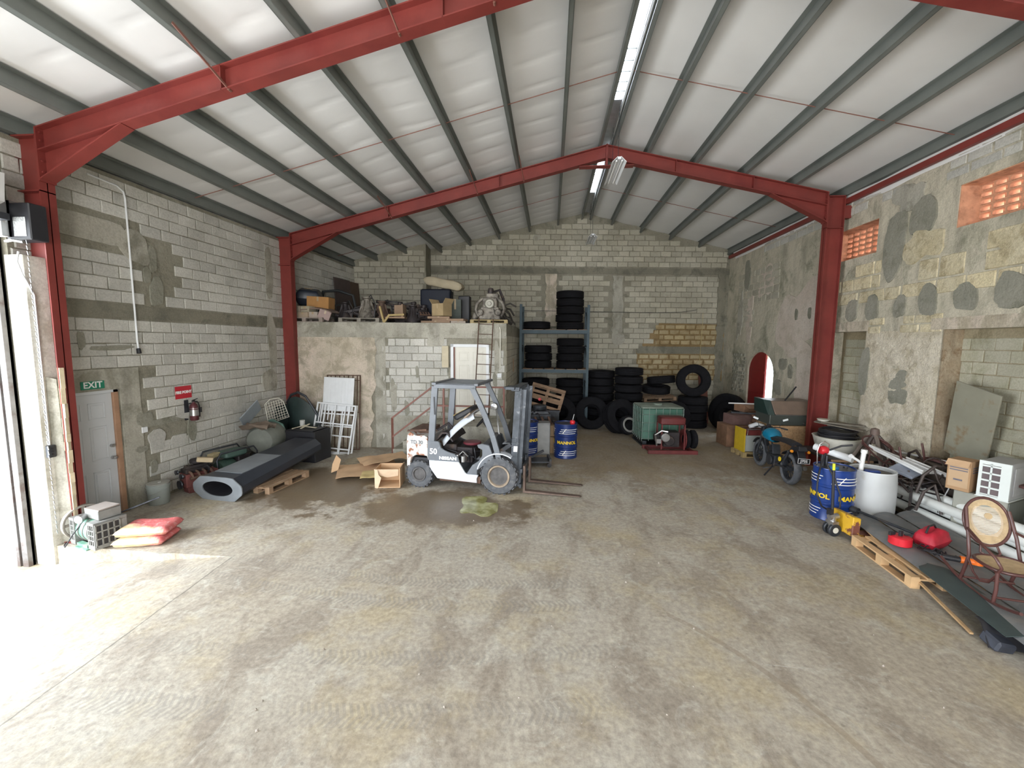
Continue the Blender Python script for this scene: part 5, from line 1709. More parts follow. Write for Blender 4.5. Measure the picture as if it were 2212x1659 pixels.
# grey body side: low sill sweeping up to the seat box and forward post
side = [(-.52, .86), (.34, .82), (.34, .90), (.30, 1.00), (.22, 1.08), (.02, 1.13), (-.18, 1.20), (-.26, 1.26), (-.28, 1.44), (-.52, 1.44)]
side = [(-.52, .86), (.14, .86), (.11, .97), (.04, 1.05), (-.06, 1.08), (-.16, 1.12), (-.24, 1.20), (-.27, 1.36), (-.30, 1.42), (-.52, 1.42)]
for y0 in (.005, Wd - .05):
    part('body_side', plate(side, y0, .045), M['fl_grey'], fk, bevel=.008)
front = [(.50, .66), (.62, .80), (.80, .86), (.88, .86), (.74, 1.38), (.60, 1.42), (.50, 1.38), (.52, 1.28), (.60, 1.22), (.60, 1.05), (.53, .92), (.40, .80), (.28, .53), (.50, .53)]
for y0 in (.005, Wd - .05):
    part('cowl_side', plate(front, y0, .045), M['fl_grey'], fk, bevel=.008)
q = MB(); q.b2(.62, .86, .05, Wd - .05, .62, .90); q.add([(.60, .05, .9), (.88, .05, .86), (.72, .05, 1.42), (.60, .05, 1.42), (.60, Wd - .05, .9), (.88, Wd - .05, .86), (.72, Wd - .05, 1.42), (.60, Wd - .05, 1.42)], [(0, 1, 2, 3), (7, 6, 5, 4), (0, 4, 5, 1), (1, 5, 6, 2), (2, 6, 7, 3), (3, 7, 4, 0)])
part('dashboard', q, M['dark_metal'], fk, bevel=.01)
# counterweight
cwp = [(-.53, .86), (-.53, 1.47), (-.60, 1.50), (-.78, 1.49), (-.90, 1.55), (-.96, 1.50), (-.98, 1.35), (-.98, .64), (-.92, .58), (-.90, .80), (-.86, .90), (-.78, .96), (-.55, .95)]
q = MB(); q.prism(cwp, Wd - .06, Matrix.Translation((0, Wd - .03, 0)) @ Matrix.Rotation(R(90), 4, 'X'))
part('counterweight', q, M['fl_rust'], fk, bevel=.03, label='counterweight with chipped white paint')
q = MB(); q.b2(-1.0, -.6, .25, Wd - .25, 1.5, 1.56); q.bar((-.98, .1, 1.56), (-.56, .08, 1.60), .05, .03)
part('radiator_cover', q, M['rust'], fk)
q = MB(); q.b2(-.55, -1.0, .10, Wd - .1, .45, .88); part('rear_axle_housing', q, M['black'], fk)
# engine under the open bonnet
q = MB()
q.box((.05, .55, .95), (.55, .55, .40)); q.box((-.15, .45, 1.15), (.3, .4, .2)); q.cyl((-.1, .1, .98), (.1, .2, 1.0), .07, 12); q.cyl((.22, .12, .86), (.22, .12, 1.05), .05, 12)
part('engine', q, M['oily'], fk, bevel=.01)
q = MB(); q.cyl((.20, .06, .86), (.20, .06, 1.0), .045, 12); q.cyl((.02, .06, .95), (.10, .06, 1.01), .035, 10); q.tube([(.1, .08, 1.0), (.2, .05, 1.12), (.3, .06, 1.0)], .015, 6)
part('filters', q, M['steel'], fk, smooth=40)
r2 = random.Random(4)
q = MB()
for k in range(12):
    a = Vector((r2.uniform(-.2, .4), r2.uniform(.05, .5), r2.uniform(.8, 1.2)))
    b = Vector((r2.uniform(-.2, .5), r2.uniform(.05, .5), r2.uniform(.7, 1.1)))
    q.tube([a, (a + b) / 2 + Vector((0, -.03, .1)), b], .012, 5)
part('hoses', q, M['black'], fk, smooth=60)
q = MB(); q.lathe([(.0, 0), (.17, 0), (.19, .03), (.17, .08), (.0, .1)], 20, (.25, .5, 1.2)); part('fan_cover', q, mat('dark_red_plastic', (.13, .02, .03), .5), fk, smooth=40)
q = MB(); q.sheet(lambda u, v: (-.38 + .35 * u, .1 + .8 * v, 1.40 + .16 * math.sin(PI * u) + .03 * noise.noise(Vector((u * 5, v * 5, 2)))), 8, 8, .03); q.tube([(-.35, .1, 1.6), (-.15, .2, 1.72), (-.05, .3, 1.55)], .03, 6)
part('engine_top', q, M['oily'], fk, smooth=50)
# bonnet swung up, seat on its back side
m_ = Matrix.Translation((-.30, 0, .93)) @ Matrix.Rotation(R(-41), 4, 'Y')
q = MB(); q.x = m_
def bon(u, v):
    return (.02 + .86 * u, .10 + .92 * v, .02 * math.sin(PI * v) + .05 * math.sin(PI * u * .9) - (.10 * max(0, .14 - v) / .14))
q.sheet(bon, 12, 12, .02)
part('bonnet', q, M['fl_white'], fk, smooth=50)
q = MB(); q.x = m_
q.box((.80, .56, .05), (.16, .94, .03)); part('bonnet_edge', q, mat('brown_grime', (.24, .18, .13), .7), fk)
q = MB(); q.x = m_ @ Matrix.Translation((.66, .55, .13)) @ Matrix.Rotation(R(12), 4, 'Y')
q.rbox((0, 0, .02), (.44, .48, .12), .08); part('backrest', q, M['black'], fk, smooth=40)
q = MB(); q.x = m_ @ Matrix.Translation((.64, .55, .215)) @ Matrix.Rotation(R(12), 4, 'Y')
q.rbox((0, 0, 0), (.40, .36, .02), .06); part('seat_foam', q, mat('yellow_foam', (.45, .33, .12), .9, var=.2, vs=10), fk, smooth=40, label='exposed yellow seat foam')
ZM = [(0, 0), (.24, .22), (.53, .35), (.86, .58), (1.13, .80), (1.42, .97), (1.55, 1.12), (2.1, 1.7)]
def zmap(z):
    for (a, b), (c, d) in zip(ZM, ZM[1:]):
        if z <= c:
            return b + (d - b) * (z - a) / (c - a)
    return z - .4
for ch in fk.children:
    if ch.name.split('.')[0] in ('side_skirt', 'step_floor', 'body_side', 'cowl_side', 'dashboard', 'counterweight', 'radiator_cover', 'rear_axle_housing', 'engine', 'filters', 'hoses', 'fan_cover', 'engine_top'):
        for v in ch.data.vertices:
            v.co.z = zmap(v.co.z)
# overhead guard
def gp(a, b, nm='guard_post', w_=.09, t_=.06):
    for y_ in (.035, Wd - .035):
        q = MB(); q.bar((a[0], y_, a[1]), (b[0], y_, b[1]), t_, w_, up=(0, 0, 1) if abs(a[0] - b[0]) > abs(a[1] - b[1]) else (1, 0, 0)); part(nm, q, M['fl_grey'], fk, bevel=.006)
gp((-.46, .80), (-.36, 2.06), 'rear_post', .13, .05)
for y_ in (.035, Wd - .035):
    q = MB()
    pth = [(.96, .56), (.90, .80), (.80, 1.15), (.66, 1.5), (.53, 1.78), (.40, 2.04)]
    for a, b in zip(pth, pth[1:]):
        q.bar((a[0], y_, a[1]), (b[0], y_, b[1]), .06, .10, up=(1, 0, .4))
    part('front_post', q, M['fl_grey'], fk)
    q = MB(); q.bar((-.38, y_, 2.06), (.47, y_, 2.06), .06, .08); part('top_rail', q, M['fl_grey'], fk, bevel=.006)
q = MB()
q.b2(-.42, -.33, .0, Wd, 2.08, 2.13); q.b2(.44, .52, .0, Wd, 2.08, 2.13)
part('cross_rail', q, M['fl_grey'], fk, bevel=.006)
for k in range(7):
    y_ = .10 + (Wd - .2) * k / 6
    q = MB(); q.b2(-.36, .48, y_ - .045, y_ + .045, 2.085, 2.11); part('roof_bar', q, M['fl_grey'], fk)
q = MB(); q.bar((-.36, .01, 1.5), (-.37, .01, 1.85), .015, .03); part('slot', q, M['black'], fk)
# steering column, mirror, lamp
q = MB(); q.cyl((.72, .62, .9), (.45, .62, 1.30), .025, 8); part('steering_column', q, M['black'], fk)
q = MB(); q.x = Matrix.Translation((.44, .62, 1.32)) @ Matrix.Rotation(R(-50), 4, 'Y')
q.tube([(.18 * math.cos(2 * PI * i / 20), .18 * math.sin(2 * PI * i / 20), 0) for i in range(20)], .014, 6, closed=True); q.bar((-.18, 0, 0), (.18, 0, 0), .03, .012)
part('steering_wheel', q, M['black'], fk)
q = MB(); q.cyl((.72, .95, .9), (.62, .98, 1.62), .02, 6); q.lathe([(.0, -.03), (.07, -.02), (.08, .02), (.0, .05)], 14, (.60, .92, 1.56), 'Y')
part('work_lamp', q, M['steel'], fk, smooth=40)
# mast: outer and inner channels, cylinders, chains, crossheads, carriage, forks
mx = 1.13
for y_ in (.20, Wd - .20):
    q = MB(); q.b2(mx, mx + .025, y_ - .045, y_ + .045, .10, 2.05); q.b2(mx, mx + .13, y_ - .055 if y_ < .5 else y_ + .03, y_ - .03 if y_ < .5 else y_ + .055, .10, 2.05)
    part('outer_channel', q, M['mast'], fk, bevel=.003)
    q = MB(); q.b2(mx + .13, mx + .15, y_ - .04, y_ + .04, .12, 2.03); q.b2(mx + .15, mx + .22, y_ - .02, y_ + .01, .12, 2.03)
    part('inner_channel', q, M['mast'], fk, bevel=.003)
    q = MB(); q.cyl((mx + .02, y_ + (.12 if y_ < .5 else -.12), .2), (mx + .02, y_ + (.12 if y_ < .5 else -.12), 1.3), .035, 10); q.cyl((mx + .02, y_ + (.12 if y_ < .5 else -.12), 1.3), (mx + .02, y_ + (.12 if y_ < .5 else -.12), 1.95), .02, 10)
    part('lift_cylinder', q, M['steel'], fk, smooth=40)
    q = MB(); q.bar((.85, y_, .75), (mx, y_, .95), .07, .07); part('tilt_cylinder', q, M['dark_metal'], fk)
q = MB(); q.b2(mx - .06, mx + .10, .08, Wd - .08, 2.0, 2.08); q.b2(mx - .16, mx + .02, .0, .28, 2.03, 2.09); q.lathe([(.0, 0), (.10, 0), (.10, .04), (0, .04)], 16, (mx - .12, .14, 2.04))
part('crosshead', q, M['mast'], fk, bevel=.008)
q = MB(); q.b2(mx, mx + .1, .14, Wd - .14, 1.0, 1.08); q.b2(mx, mx + .12, .14, Wd - .14, .12, .3); part('cross_tie', q, M['mast'], fk, bevel=.006)
q = MB()
for y_ in (.40, .46, .66, .72):
    q.bar((mx + .10, y_, .45), (mx + .08, y_, 1.98), .012, .02)
part('lift_chain', q, M['dark_metal'], fk)
q = MB(); q.b2(mx + .20, mx + .25, .10, Wd - .10, .42, .50); q.b2(mx + .20, mx + .25, .10, Wd - .10, .12, .20); q.b2(mx + .17, mx + .21, .25, .33, .1, .6); q.b2(mx + .17, mx + .21, Wd - .33, Wd - .25, .1, .6)
part('carriage', q, M['mast'], fk, bevel=.004)
for y_ in (.20, Wd - .28):
    q = MB()
    q.b2(mx + .25, mx + .29, y_ - .055, y_ + .055, .03, .55)
    q.add([(mx + .25, y_ - .055, .02), (mx + 1.34, y_ - .055, .02), (mx + 1.37, y_, .02), (mx + 1.34, y_ + .055, .02), (mx + .25, y_ + .055, .02),
           (mx + .25, y_ - .055, .062), (mx + 1.34, y_ - .05, .03), (mx + 1.37, y_, .028), (mx + 1.34, y_ + .05, .03), (mx + .25, y_ + .055, .062)],
          [(4, 3, 2, 1, 0), (5, 6, 7, 8, 9), (0, 1, 6, 5), (1, 2, 7, 6), (2, 3, 8, 7), (3, 4, 9, 8), (4, 0, 5, 9)])
    part('fork', q, mat('fork_steel', (.15, .105, .085), .6, .4, var=.3, vs=7), fk, label='rust-brown fork blade')
q = MB(); q.b2(mx + .045, mx + .12, .140, .144, .82, .93)
part('sticker', q, M['white'], fk, label='small white sticker')
q = MB(); q.b2(1.00, 1.13, .18, .45, .5, .8); part('valve_block', q, M['dark_metal'], fk, bevel=.02)
for ch in fk.children:
    if ch.name.split('.')[0] in ('outer_channel', 'inner_channel', 'lift_cylinder', 'crosshead', 'cross_tie', 'lift_chain', 'carriage', 'sticker'):
        for v in ch.data.vertices:
            v.co.x += (v.co.z - .6) * .055
# lettering
text_part('50', .16, M['white'], fk, (-.40, .002, .76), depth=.0006, bold=.004)
text_part('NISSAN', .085, M['white'], fk, (-.10, .002, .64), depth=.0006, bold=.004, sx=1.25)
text_part('TD 30', .10, M['fl_grey'], fk, (-.76, .026, .92), depth=.0006, bold=.003)
# oil puddle
m_, t_, b_ = newmat('oil_pool')
v_ = nn(t_, 'ShaderNodeNewGeometry').outputs['Position']
c_ = mixc(t_, ramp(t_, nz(t_, v_, 4, 5, .6), .42, .6), (.20, .19, .06, 1), (.42, .42, .22, 1))
t_.links.new(c_, b_.inputs['Base Color']); b_.inputs['Roughness'].default_value = .22
M['oil'] = m_
q = MB()
rr = random.Random(9)
pc = fl(1030, 1098)
q.prism(blotch(rr, .62, .85, 40, .45), .004, Matrix.Translation((pc.x, pc.y + .1, .001)))
tag(part('oil_puddle', q, M['oil']), 'yellow-green oil puddle shining on the floor under the forklift', 'puddle')

# ================================================================ store room front: door, rail, ladder, switch
door_3 = anchor('door_3')
leaf = panel_door(door_3, .885, 1.90, .04, M['white_paint'], None)
M['door_cream'] = mat('door_cream', (.66, .64, .57), .5, var=.04)
def setm(o, m):
    if o.type == 'MESH':
        o.data.materials.clear(); o.data.materials.append(m)
    for c in o.children: setm(c, m)
setm(leaf, M['door_cream'])
leaf.location = (-2.60, ym(-2.60) + .02, .88)
leaf.rotation_euler = (0, 0, BA)
q = MB(); q.x = Matrix.Translation(mo) @ Matrix.Rotation(BA, 4, 'Z')
for (a, b, c_, d_) in ((mu(-2.70), mu(-2.62), .86, 2.86), (mu(-1.74), mu(-1.66), .86, 2.86), (mu(-2.70), mu(-1.66), 2.78, 2.86)):
    q.b2(a, b, -.03, .08, c_, d_)
part('frame', q, M['white_paint'], door_3, bevel=.004)
q = MB(); q.x = Matrix.Translation(mo) @ Matrix.Rotation(BA, 4, 'Z')
q.b2(mu(-2.615), mu(-2.585), -.012, .05, .88, 2.78); part('inner_stop', q, M['rod'], door_3)
st = thing('stair_rail', 'brown pipe handrail going up beside the forklift to the landing', 'handrail', (0, 0, 0))
yr = ym(-2.4) - 1.10
q = MB()
for (x_, z0_, z1_) in ((-3.95, 0, 1.0), (-2.86, .84, 1.84)):
    q = MB(); q.bar((x_, yr, z0_), (x_, yr, z1_), .045, .045); part('post', q, M['rod'], st)
for x_ in (-2.62, -1.12):
    q = MB(); q.bar((x_, yr, .84), (x_, yr, 1.84), .045, .045, up=(1, 0, 0)); part('post', q, M['rod'], st)
for dz in (0, -.48):
    q = MB(); q.bar((-3.95, yr, 1.0 + dz), (-2.86, yr, 1.84 + dz), .04, .04); part('rail', q, M['rod'], st)
    q = MB(); q.bar((-2.86, yr, 1.82 + dz), (-1.12, yr, 1.82 + dz), .04, .04); part('rail', q, M['rod'], st)
q = MB()
stp = anchor('steps')
for k in range(4):
    q = MB(); x0 = -3.95 + .27 * k; q.b2(x0, -2.9, yr - .02, ym(-3.2) - .02, .21 * k, .21 * (k + 1)); part('step', q, M['concrete'], stp, bevel=.006)
ld = thing('ladder', 'thin rusty steel ladder leaning against the store room beside its door', 'ladder', (-1.80, ym(-1.8) - .48, .84), (R(-9.5), R(2.2), BA))
for s in (-1, 1):
    q = MB(); q.bar((s * .19, 0, 0), (s * .19, 0, 2.75), .02, .02); part('side_rail', q, M['rust'], ld)
for k in range(10):
    q = MB(); q.cyl((-.19, 0, .16 + .27 * k), (.19, 0, .16 + .27 * k), .009, 6); part('rung', q, M['rust'], ld)
q = MB(); q.x = Matrix.Translation(mo) @ Matrix.Rotation(BA, 4, 'Z')
q.tube([(mu(-1.38), -.03, 3.32), (mu(-1.36), -.04, 3.24), (mu(-1.36), -.035, 2.20)], .013, 6)
tag(part('wall_conduit', q, M['cream'], smooth=60), 'pale conduit on the store room corner above the light switch', 'conduit')
q = MB(); q.x = Matrix.Translation(mo) @ Matrix.Rotation(BA, 4, 'Z'); q.box((mu(-1.38), -.03, 2.02), (.11, .03, .11)); q.box((mu(-1.38), -.048, 2.02), (.03, .01, .05))
tag(part('light_switch', q, M['white_paint'], bevel=.004), 'small white light switch on the store room wall right of the door', 'switch')
q = MB(); q.x = Matrix.Translation((-1.185, 13.2, 2.2)); q.box((0, 0, 0), (.04, .10, .42))
tag(part('wall_box', q, mat('rust_box', (.30, .20, .13), .7), bevel=.005), 'small rust-tinted box on the shaded end wall of the store room', 'box')
q = MB(); q.x = Matrix.Translation(mo) @ Matrix.Rotation(BA, 4, 'Z'); q.box((mu(-2.83), -.075, 2.52), (.18, .09, .58))
tag(part('meter_box', q, mat('meter_cream', (.52, .46, .33), .7, var=.1), bevel=.008), 'narrow cream metal box on the wall left of the store room door', 'box')

# cardboard flattened on the floor behind the forklift
def cardsheet(cx, cy, w_, d_, rot, z, label, seed, m=None, bend=.05):
    q = MB()
    q.sheet(lambda u, v: ((u - .5) * w_, (v - .5) * d_, .012 + bend * abs(noise.noise(Vector((u * 2.2, v * 2.2, seed)))) + bend * .5 * abs(v - .5)), 10, 6, .006)
    return tag(part('cardboard_sheet', q, m or M['card'], loc=(cx, cy, z), rot=(0, 0, R(rot)), smooth=30), label, 'cardboard', 'flattened cardboard')
cardsheet(-4.05, 8.75, 1.25, .95, 25, .03, 'large brown cardboard sheet lying flat behind the forklift', 1, bend=.09)
cardsheet(-3.85, 9.25, 1.1, .7, 38, .14, 'brown cardboard piece lying highest against the handrail', 4, bend=.1)
cardsheet(-3.62, 8.28, .62, .48, 18, .10, 'yellowish cardboard piece at the front of the cardboard heap', 2, mat('card_yellow', (.55, .43, .20), .9, var=.06), .06)
q = MB(); q.prism([(0, 0), (.14, .05), (.20, .30), (.10, .42), (.02, .2)], .006)
tag(part('cardboard_flap', q, M['card'], loc=(-4.78, 8.55, .02), rot=(R(50), 0, R(25))), 'torn cardboard flap sticking up at the left end of the heap', 'cardboard', 'flattened cardboard')
bxo = thing('cardboard_box', 'collapsed pale cardboard box right behind the forklift rear wheel', 'box', (-3.22, 8.02, 0), (0, 0, R(8)))
q = MB(); q.b2(-.26, .24, -.2, .25, .005, .02); q.b2(-.26, -.245, -.2, .25, .02, .38); q.b2(.225, .24, -.2, .25, .02, .40); q.b2(-.245, .225, .235, .25, .02, .38)
part('walls', q, M['card'], bxo)
q = MB(); q.x = Matrix.Translation((-.03, -.2, .38)) @ Matrix.Rotation(R(-68), 4, 'X'); q.prism([(-.24, 0), (.24, 0), (.22, .16), (.0, .2), (-.2, .14)], .006); part('flap', q, mat('card_pale', (.66, .49, .34), .9), bxo)
q = MB(); q.prism([(-.26, .0), (-.2, -.02), (-.16, .1), (-.13, .2), (-.18, .26), (-.20, .36), (-.26, .38)], .006, Matrix.Translation((0, -.2, .01)) @ Matrix.Rotation(R(90), 4, 'X')); part('torn_side', q, mat('card_pale2', (.66, .49, .34), .9), bxo)
# ================================================================ tyres
def tyre(q, r, w_, ri, n=32, groove=True):
    prof = [(ri, -w_ * .30), (ri + .02, -w_ * .42), (r * .78, -w_ * .5), (r * .93, -w_ * .47), (r, -w_ * .38)]
    if groove:
        prof += [(r, -w_ * .20), (r - .014, -w_ * .19), (r - .014, -w_ * .14), (r, -w_ * .13), (r, w_ * .13), (r - .014, w_ * .14), (r - .014, w_ * .19), (r, w_ * .20)]
    prof += [(r, w_ * .38), (r * .93, w_ * .47), (r * .78, w_ * .5), (ri + .02, w_ * .42), (ri, w_ * .30), (ri + .03, w_ * .22), (ri + .05, 0), (ri + .03, -w_ * .22)]
    q.lathe(prof, n, (0, 0, 0), 'Z', close=True)
    return q
TY = {}
for nm, (r, w_, ri) in dict(truck=(.49, .27, .27), big=(.56, .33, .27), small=(.30, .2, .19)).items():
    TY[nm] = tyre(MB(), r, w_, ri).mesh('tyre', M['rubber'], 35)
def put_tyre(kind, loc, rot, label, group, scale=None):
    o = link('tyre', TY[kind], None, loc, rot, scale)
    tag(o, label, 'tyre', group)
    return o
ordw = ['bottom', 'second', 'third', 'fourth', 'fifth', 'sixth']
def stack(x, y, z, n, place, group, kind='truck', h=.272, seed=0):
    r2 = random.Random(seed)
    for k in range(n):
        wd = 'only' if n == 1 else ('bottom' if k == 0 else 'topmost' if k == n - 1 else ordw[k] + ' from the bottom')
        lab = ('single black truck tyre lying %s' % place) if n == 1 else ('black tyre, %s in the stack %s' % (wd, place))
        put_tyre(kind, (x + r2.uniform(-.025, .025), y + r2.uniform(-.02, .02), z + h * (k + .5) + .003), (0, 0, r2.uniform(0, 6)), lab, group)
# pallet rack: two uprights frames, beams, decks
rk = thing('pallet_rack', 'blue-grey steel pallet rack loaded with tyres against the back wall', 'rack', (0, 0, 0))
M['rack'] = mat('rack_blue', (.025, .05, .065), .5, .2, var=.15)
ax, bx = -1.06, 1.28
fy, by = 14.75, 15.85
for x_ in (ax, bx):
    for y_ in (fy, by):
        q = MB(); q.b2(x_ - .045, x_ + .045, y_ - .035, y_ + .035, 0, 4.25 if x_ < 0 else 4.22); part('upright', q, M['rack'], rk)
    q = MB()
    for k in range(6):
        z_ = .2 + .65 * k
        q.bar((x_, fy, z_), (x_, by, z_ + (.6 if k % 2 else 0)), .03, .03)
    part('brace', q, M['rack'], rk)
lev = [1.98, 3.36]
for z_ in lev:
    for y_ in (fy, by):
        q = MB(); q.b2(ax + .045, bx - .045, y_ - .03, y_ + .03, z_ - .12, z_); part('beam', q, M['rack'], rk)
    for k in range(6):
        q = MB(); x0 = ax + .08 + k * .385; q.b2(x0, x0 + .33, fy - .02, by + .02, z_, z_ + .02); part('deck_board', q, M['wood_dim'], rk)
lx, rx, ty_ = -.50, .66, 15.28
stack(lx - .0, ty_, lev[1] + .02, 1, 'on the top rack shelf, left', 'tyres on the rack', h=.30, seed=1)
stack(rx, ty_, lev[1] + .02, 5, 'on the top rack shelf', 'tyres on the rack', seed=2)
stack(lx + .06, ty_, lev[0] + .02, 3, "on the rack's middle shelf, left", 'tyres on the rack', seed=3)
stack(rx + .05, ty_, lev[0] + .02, 4, "on the rack's middle shelf, right", 'tyres on the rack', h=.268, seed=4)
stack(lx - .02, ty_, 0, 6, 'under the rack, left side', 'tyres on the rack', h=.27, seed=5)
stack(rx + .03, ty_, 0, 6, 'under the rack, right side', 'tyres on the rack', h=.27, seed=6)
# floor stacks right of the rack
stack(1.86, 15.55, 0, 7, 'just right of the rack', 'tyre stacks on the floor', h=.275, seed=7)
stack(2.80, 15.15, 0, 7, 'taller, second right of the rack', 'tyre stacks on the floor', h=.295, seed=8)
stack(3.88, 15.5, 0, 3, 'under the tilted pallet', 'tyre stacks on the floor', h=.29, seed=9)
stack(5.02, 15.1, 0, 4, 'under the upright tyre', 'tyre stacks on the floor', h=.27, seed=10)
p = thing('pallet', 'grey broken pallet lying on the middle tyre stack, tyres tilted on it', 'pallet', (3.85, 15.45, .90), (R(3), R(-3), R(6)), 'wooden pallets')
pallet(p, 1.15, .8, M['wood_dim'], nd=4)
put_tyre('truck', (3.84, 15.5, 1.27), (R(3), R(-4), 1), 'black tyre lying tilted on the grey pallet, left one', 'tyre stacks on the floor')
put_tyre('truck', (4.0, 15.5, 1.61), (R(-3), R(6), 2), 'black tyre lying on top of the tilted tyres above the grey pallet', 'tyre stacks on the floor')
put_tyre('truck', (4.30, 14.55, .46), (R(76), R(0), R(12)), 'black tyre standing in front of the stacks behind the green tank', 'tyre stacks on the floor')
put_tyre('big', (4.98, 15.05, 1.64), (R(84), 0, R(-8)), 'large black tyre standing upright on top of a tyre stack', 'tyre stacks on the floor')
put_tyre('big', (6.12, 14.9, .57), (R(78), R(0), R(-58)), 'large black tyre leaning at the right end near the corner', 'tyre stacks on the floor', (1.15, 1.15, 1.1))
put_tyre('big', (5.95, 14.35, .50), (R(74), R(0), R(-62)), 'black tyre leaning in front of the corner tyre', 'tyre stacks on the floor', (.9, .9, 1))
q = MB(); q.box((0, 0, .95), (.30, .05, 1.9))
tag(part('plank', q, mat('red_plank', (.14, .05, .035), .8, var=.2), loc=(5.66, 15.72, 0), rot=(R(-5), R(-3), R(-6)), bevel=.005), 'reddish brown plank leaning on the dark tyres near the corner', 'plank')
# front row leaning tyres
put_tyre('big', (.33, 14.12, .53), (R(68), 0, R(8)), 'worn black tyre leaning behind the blue drum', 'tyres leaning in the front row')
put_tyre('big', (1.42, 14.28, .53), (R(70), 0, R(4)), 'black tyre leaning upright in the middle of the front row', 'tyres leaning in the front row')
put_tyre('big', (2.30, 13.72, .53), (R(72), 0, R(22)), 'wide black tyre leaning beside the green cage', 'tyres leaning in the front row', (1, 1, 1.35))
o = put_tyre('small', (2.46, 13.2, .35), (R(72), 0, R(20)), 'small tyre with a pale worn rim leaning in front of the wide tyre', 'tyres leaning in the front row')
q = MB(); q.lathe([(.175, -.08), (.21, -.10), (.235, -.112), (.225, -.118), (.20, -.12), (.17, -.10)], 28, (0, 0, 0), 'Z', close=True)
q.x = Matrix.Scale(-1, 4, Vector((0, 0, 1))); q.x = Matrix.Identity(4)
part('rim', q, mat('pale_rim', (.22, .215, .20), .7), o, smooth=40)
rm = o.children[0]; rm.rotation_euler = (PI, 0, 0)
p = thing('pallet', 'old brown pallet leaning on the tyres behind the forklift mast', 'pallet', (-.02, 13.6, .98), (R(62), R(14), R(-6)), 'wooden pallets')
pallet(p, 1.1, .75, M['wood_dim'], nd=4)
p.location = (-.12, 13.45, 1.12)
q = MB(); q.b2(-.45, .45, -.3, .3, 0, .80); q.b2(-.47, .47, -.32, .32, .74, .80)
tag(part('steel_bin', q, M['dark_metal'], loc=(-.15, 13.3, 0), bevel=.006), 'dark steel bin below the old pallet behind the forklift mast', 'bin')

# ================================================================ green cage tank and the red engine on its skid
gc = thing('cage_tank', 'green caged liquid tank on the floor in front of the tyre stacks', 'tank', (3.18, 12.55, 0), (0, 0, R(4)))
q = MB(); q.rbox((0, 0, .62), (1.16, .96, .92), .06); part('tank_body', q, mat('tank_green', (.06, .155, .115), .5, var=.2, vs=4), gc, smooth=40)
q = MB(); q.rbox((0, 0, 1.09), (1.18, .98, .05), .05); q.cyl((0, 0, 1.1), (0, 0, 1.16), .12, 16); part('tank_top', q, mat('tank_top', (.20, .24, .20), .7, var=.3, vs=5), gc, smooth=40)
q = MB()
for k in range(7):
    x_ = -.58 + 1.16 * k / 6
    for y_ in (-.49, .49): q.cyl((x_, y_, .14), (x_, y_, 1.08), .010, 6)
for k in range(1, 6):
    y_ = -.49 + .98 * k / 6
    for x_ in (-.59, .59): q.cyl((x_, y_, .14), (x_, y_, 1.08), .010, 6)
for z_ in (.2, .42, .66, .9):
    q.tube([(-.59, -.49, z_), (.59, -.49, z_), (.59, .49, z_), (-.59, .49, z_)], .010, 6, closed=True)
part('cage', q, mat('cage_steel', (.20, .26, .23), .5, .5), gc)
q = MB(); q.b2(-.6, .6, -.5, .5, 0, .04)
for k in (-1, 0, 1): q.b2(k * .5 - .06, k * .5 + .06, -.5, .5, .04, .14)
part('skid', q, M['dark_metal'], gc, bevel=.005)
pe = thing('skid_engine', 'stationary engine with dark red frame, twin wheels and skid in front of the green tank', 'engine', (3.25, 11.45, 0), (0, 0, R(3)))
M['mach_red'] = mat('machine_red', (.13, .022, .022), .55, var=.25, vs=5)
q = MB(); q.b2(-.65, .65, -.32, -.24, 0, .10); q.b2(-.65, .65, .24, .32, 0, .10); q.b2(-.6, -.5, -.24, .24, .02, .08); q.b2(.5, .6, -.24, .24, .02, .08); part('skid_frame', q, M['mach_red'], pe, bevel=.006)
q = MB(); q.rbox((.02, 0, .86), (.66, .40, .20), .05); part('fuel_tank', q, M['mach_red'], pe, smooth=40)
q = MB()
for (x_, y_) in ((-.28, -.2), (.32, -.2), (-.28, .2), (.32, .2)): q.bar((x_, y_, .1), (x_, y_, .78), .035, .035, up=(1, 0, 0))
part('frame_post', q, M['mach_red'], pe)
q = MB(); q.box((0, 0, .36), (.42, .34, .40)); q.cyl((-.1, -.17, .35), (-.1, -.30, .35), .14, 18); q.cyl((-.42, 0, .40), (-.2, 0, .40), .10, 12); part('motor_body', q, M['oily'], pe, bevel=.015)
q = MB(); q.lathe([(.0, -.02), (.10, -.02), (.12, .0), (.12, .06), (.0, .08)], 16, (-.20, -.30, .44), 'Y'); q.tube([(-.4, -.2, .2), (-.46, -.24, .5), (-.3, -.26, .62), (-.15, -.3, .6)], .025, 7); q.box((-.36, -.2, .33), (.12, .1, .12)); part('fittings', q, M['steel'], pe, smooth=35)
for (x_, nm) in ((.42, 'pulley_wheel'), (.60, 'pulley_wheel')):
    q = MB(); q.lathe([(.10, -.06), (.22, -.06), (.25, -.04), (.25, .04), (.22, .06), (.10, .06)], 24, (0, 0, 0), 'X', close=True); q.lathe([(0, -.03), (.11, -.03), (.11, .03), (0, .03)], 12, (0, 0, 0), 'X')
    part(nm, q, M['rubber'], pe, loc=(x_, -.05, .36), smooth=35)
q = MB(); q.lathe([(.12, -.01), (.27, -.01), (.27, .01), (.12, .01)], 24, (.34, -.05, .36), 'X', close=True); part('guard_disc', q, M['mach_red'], pe)

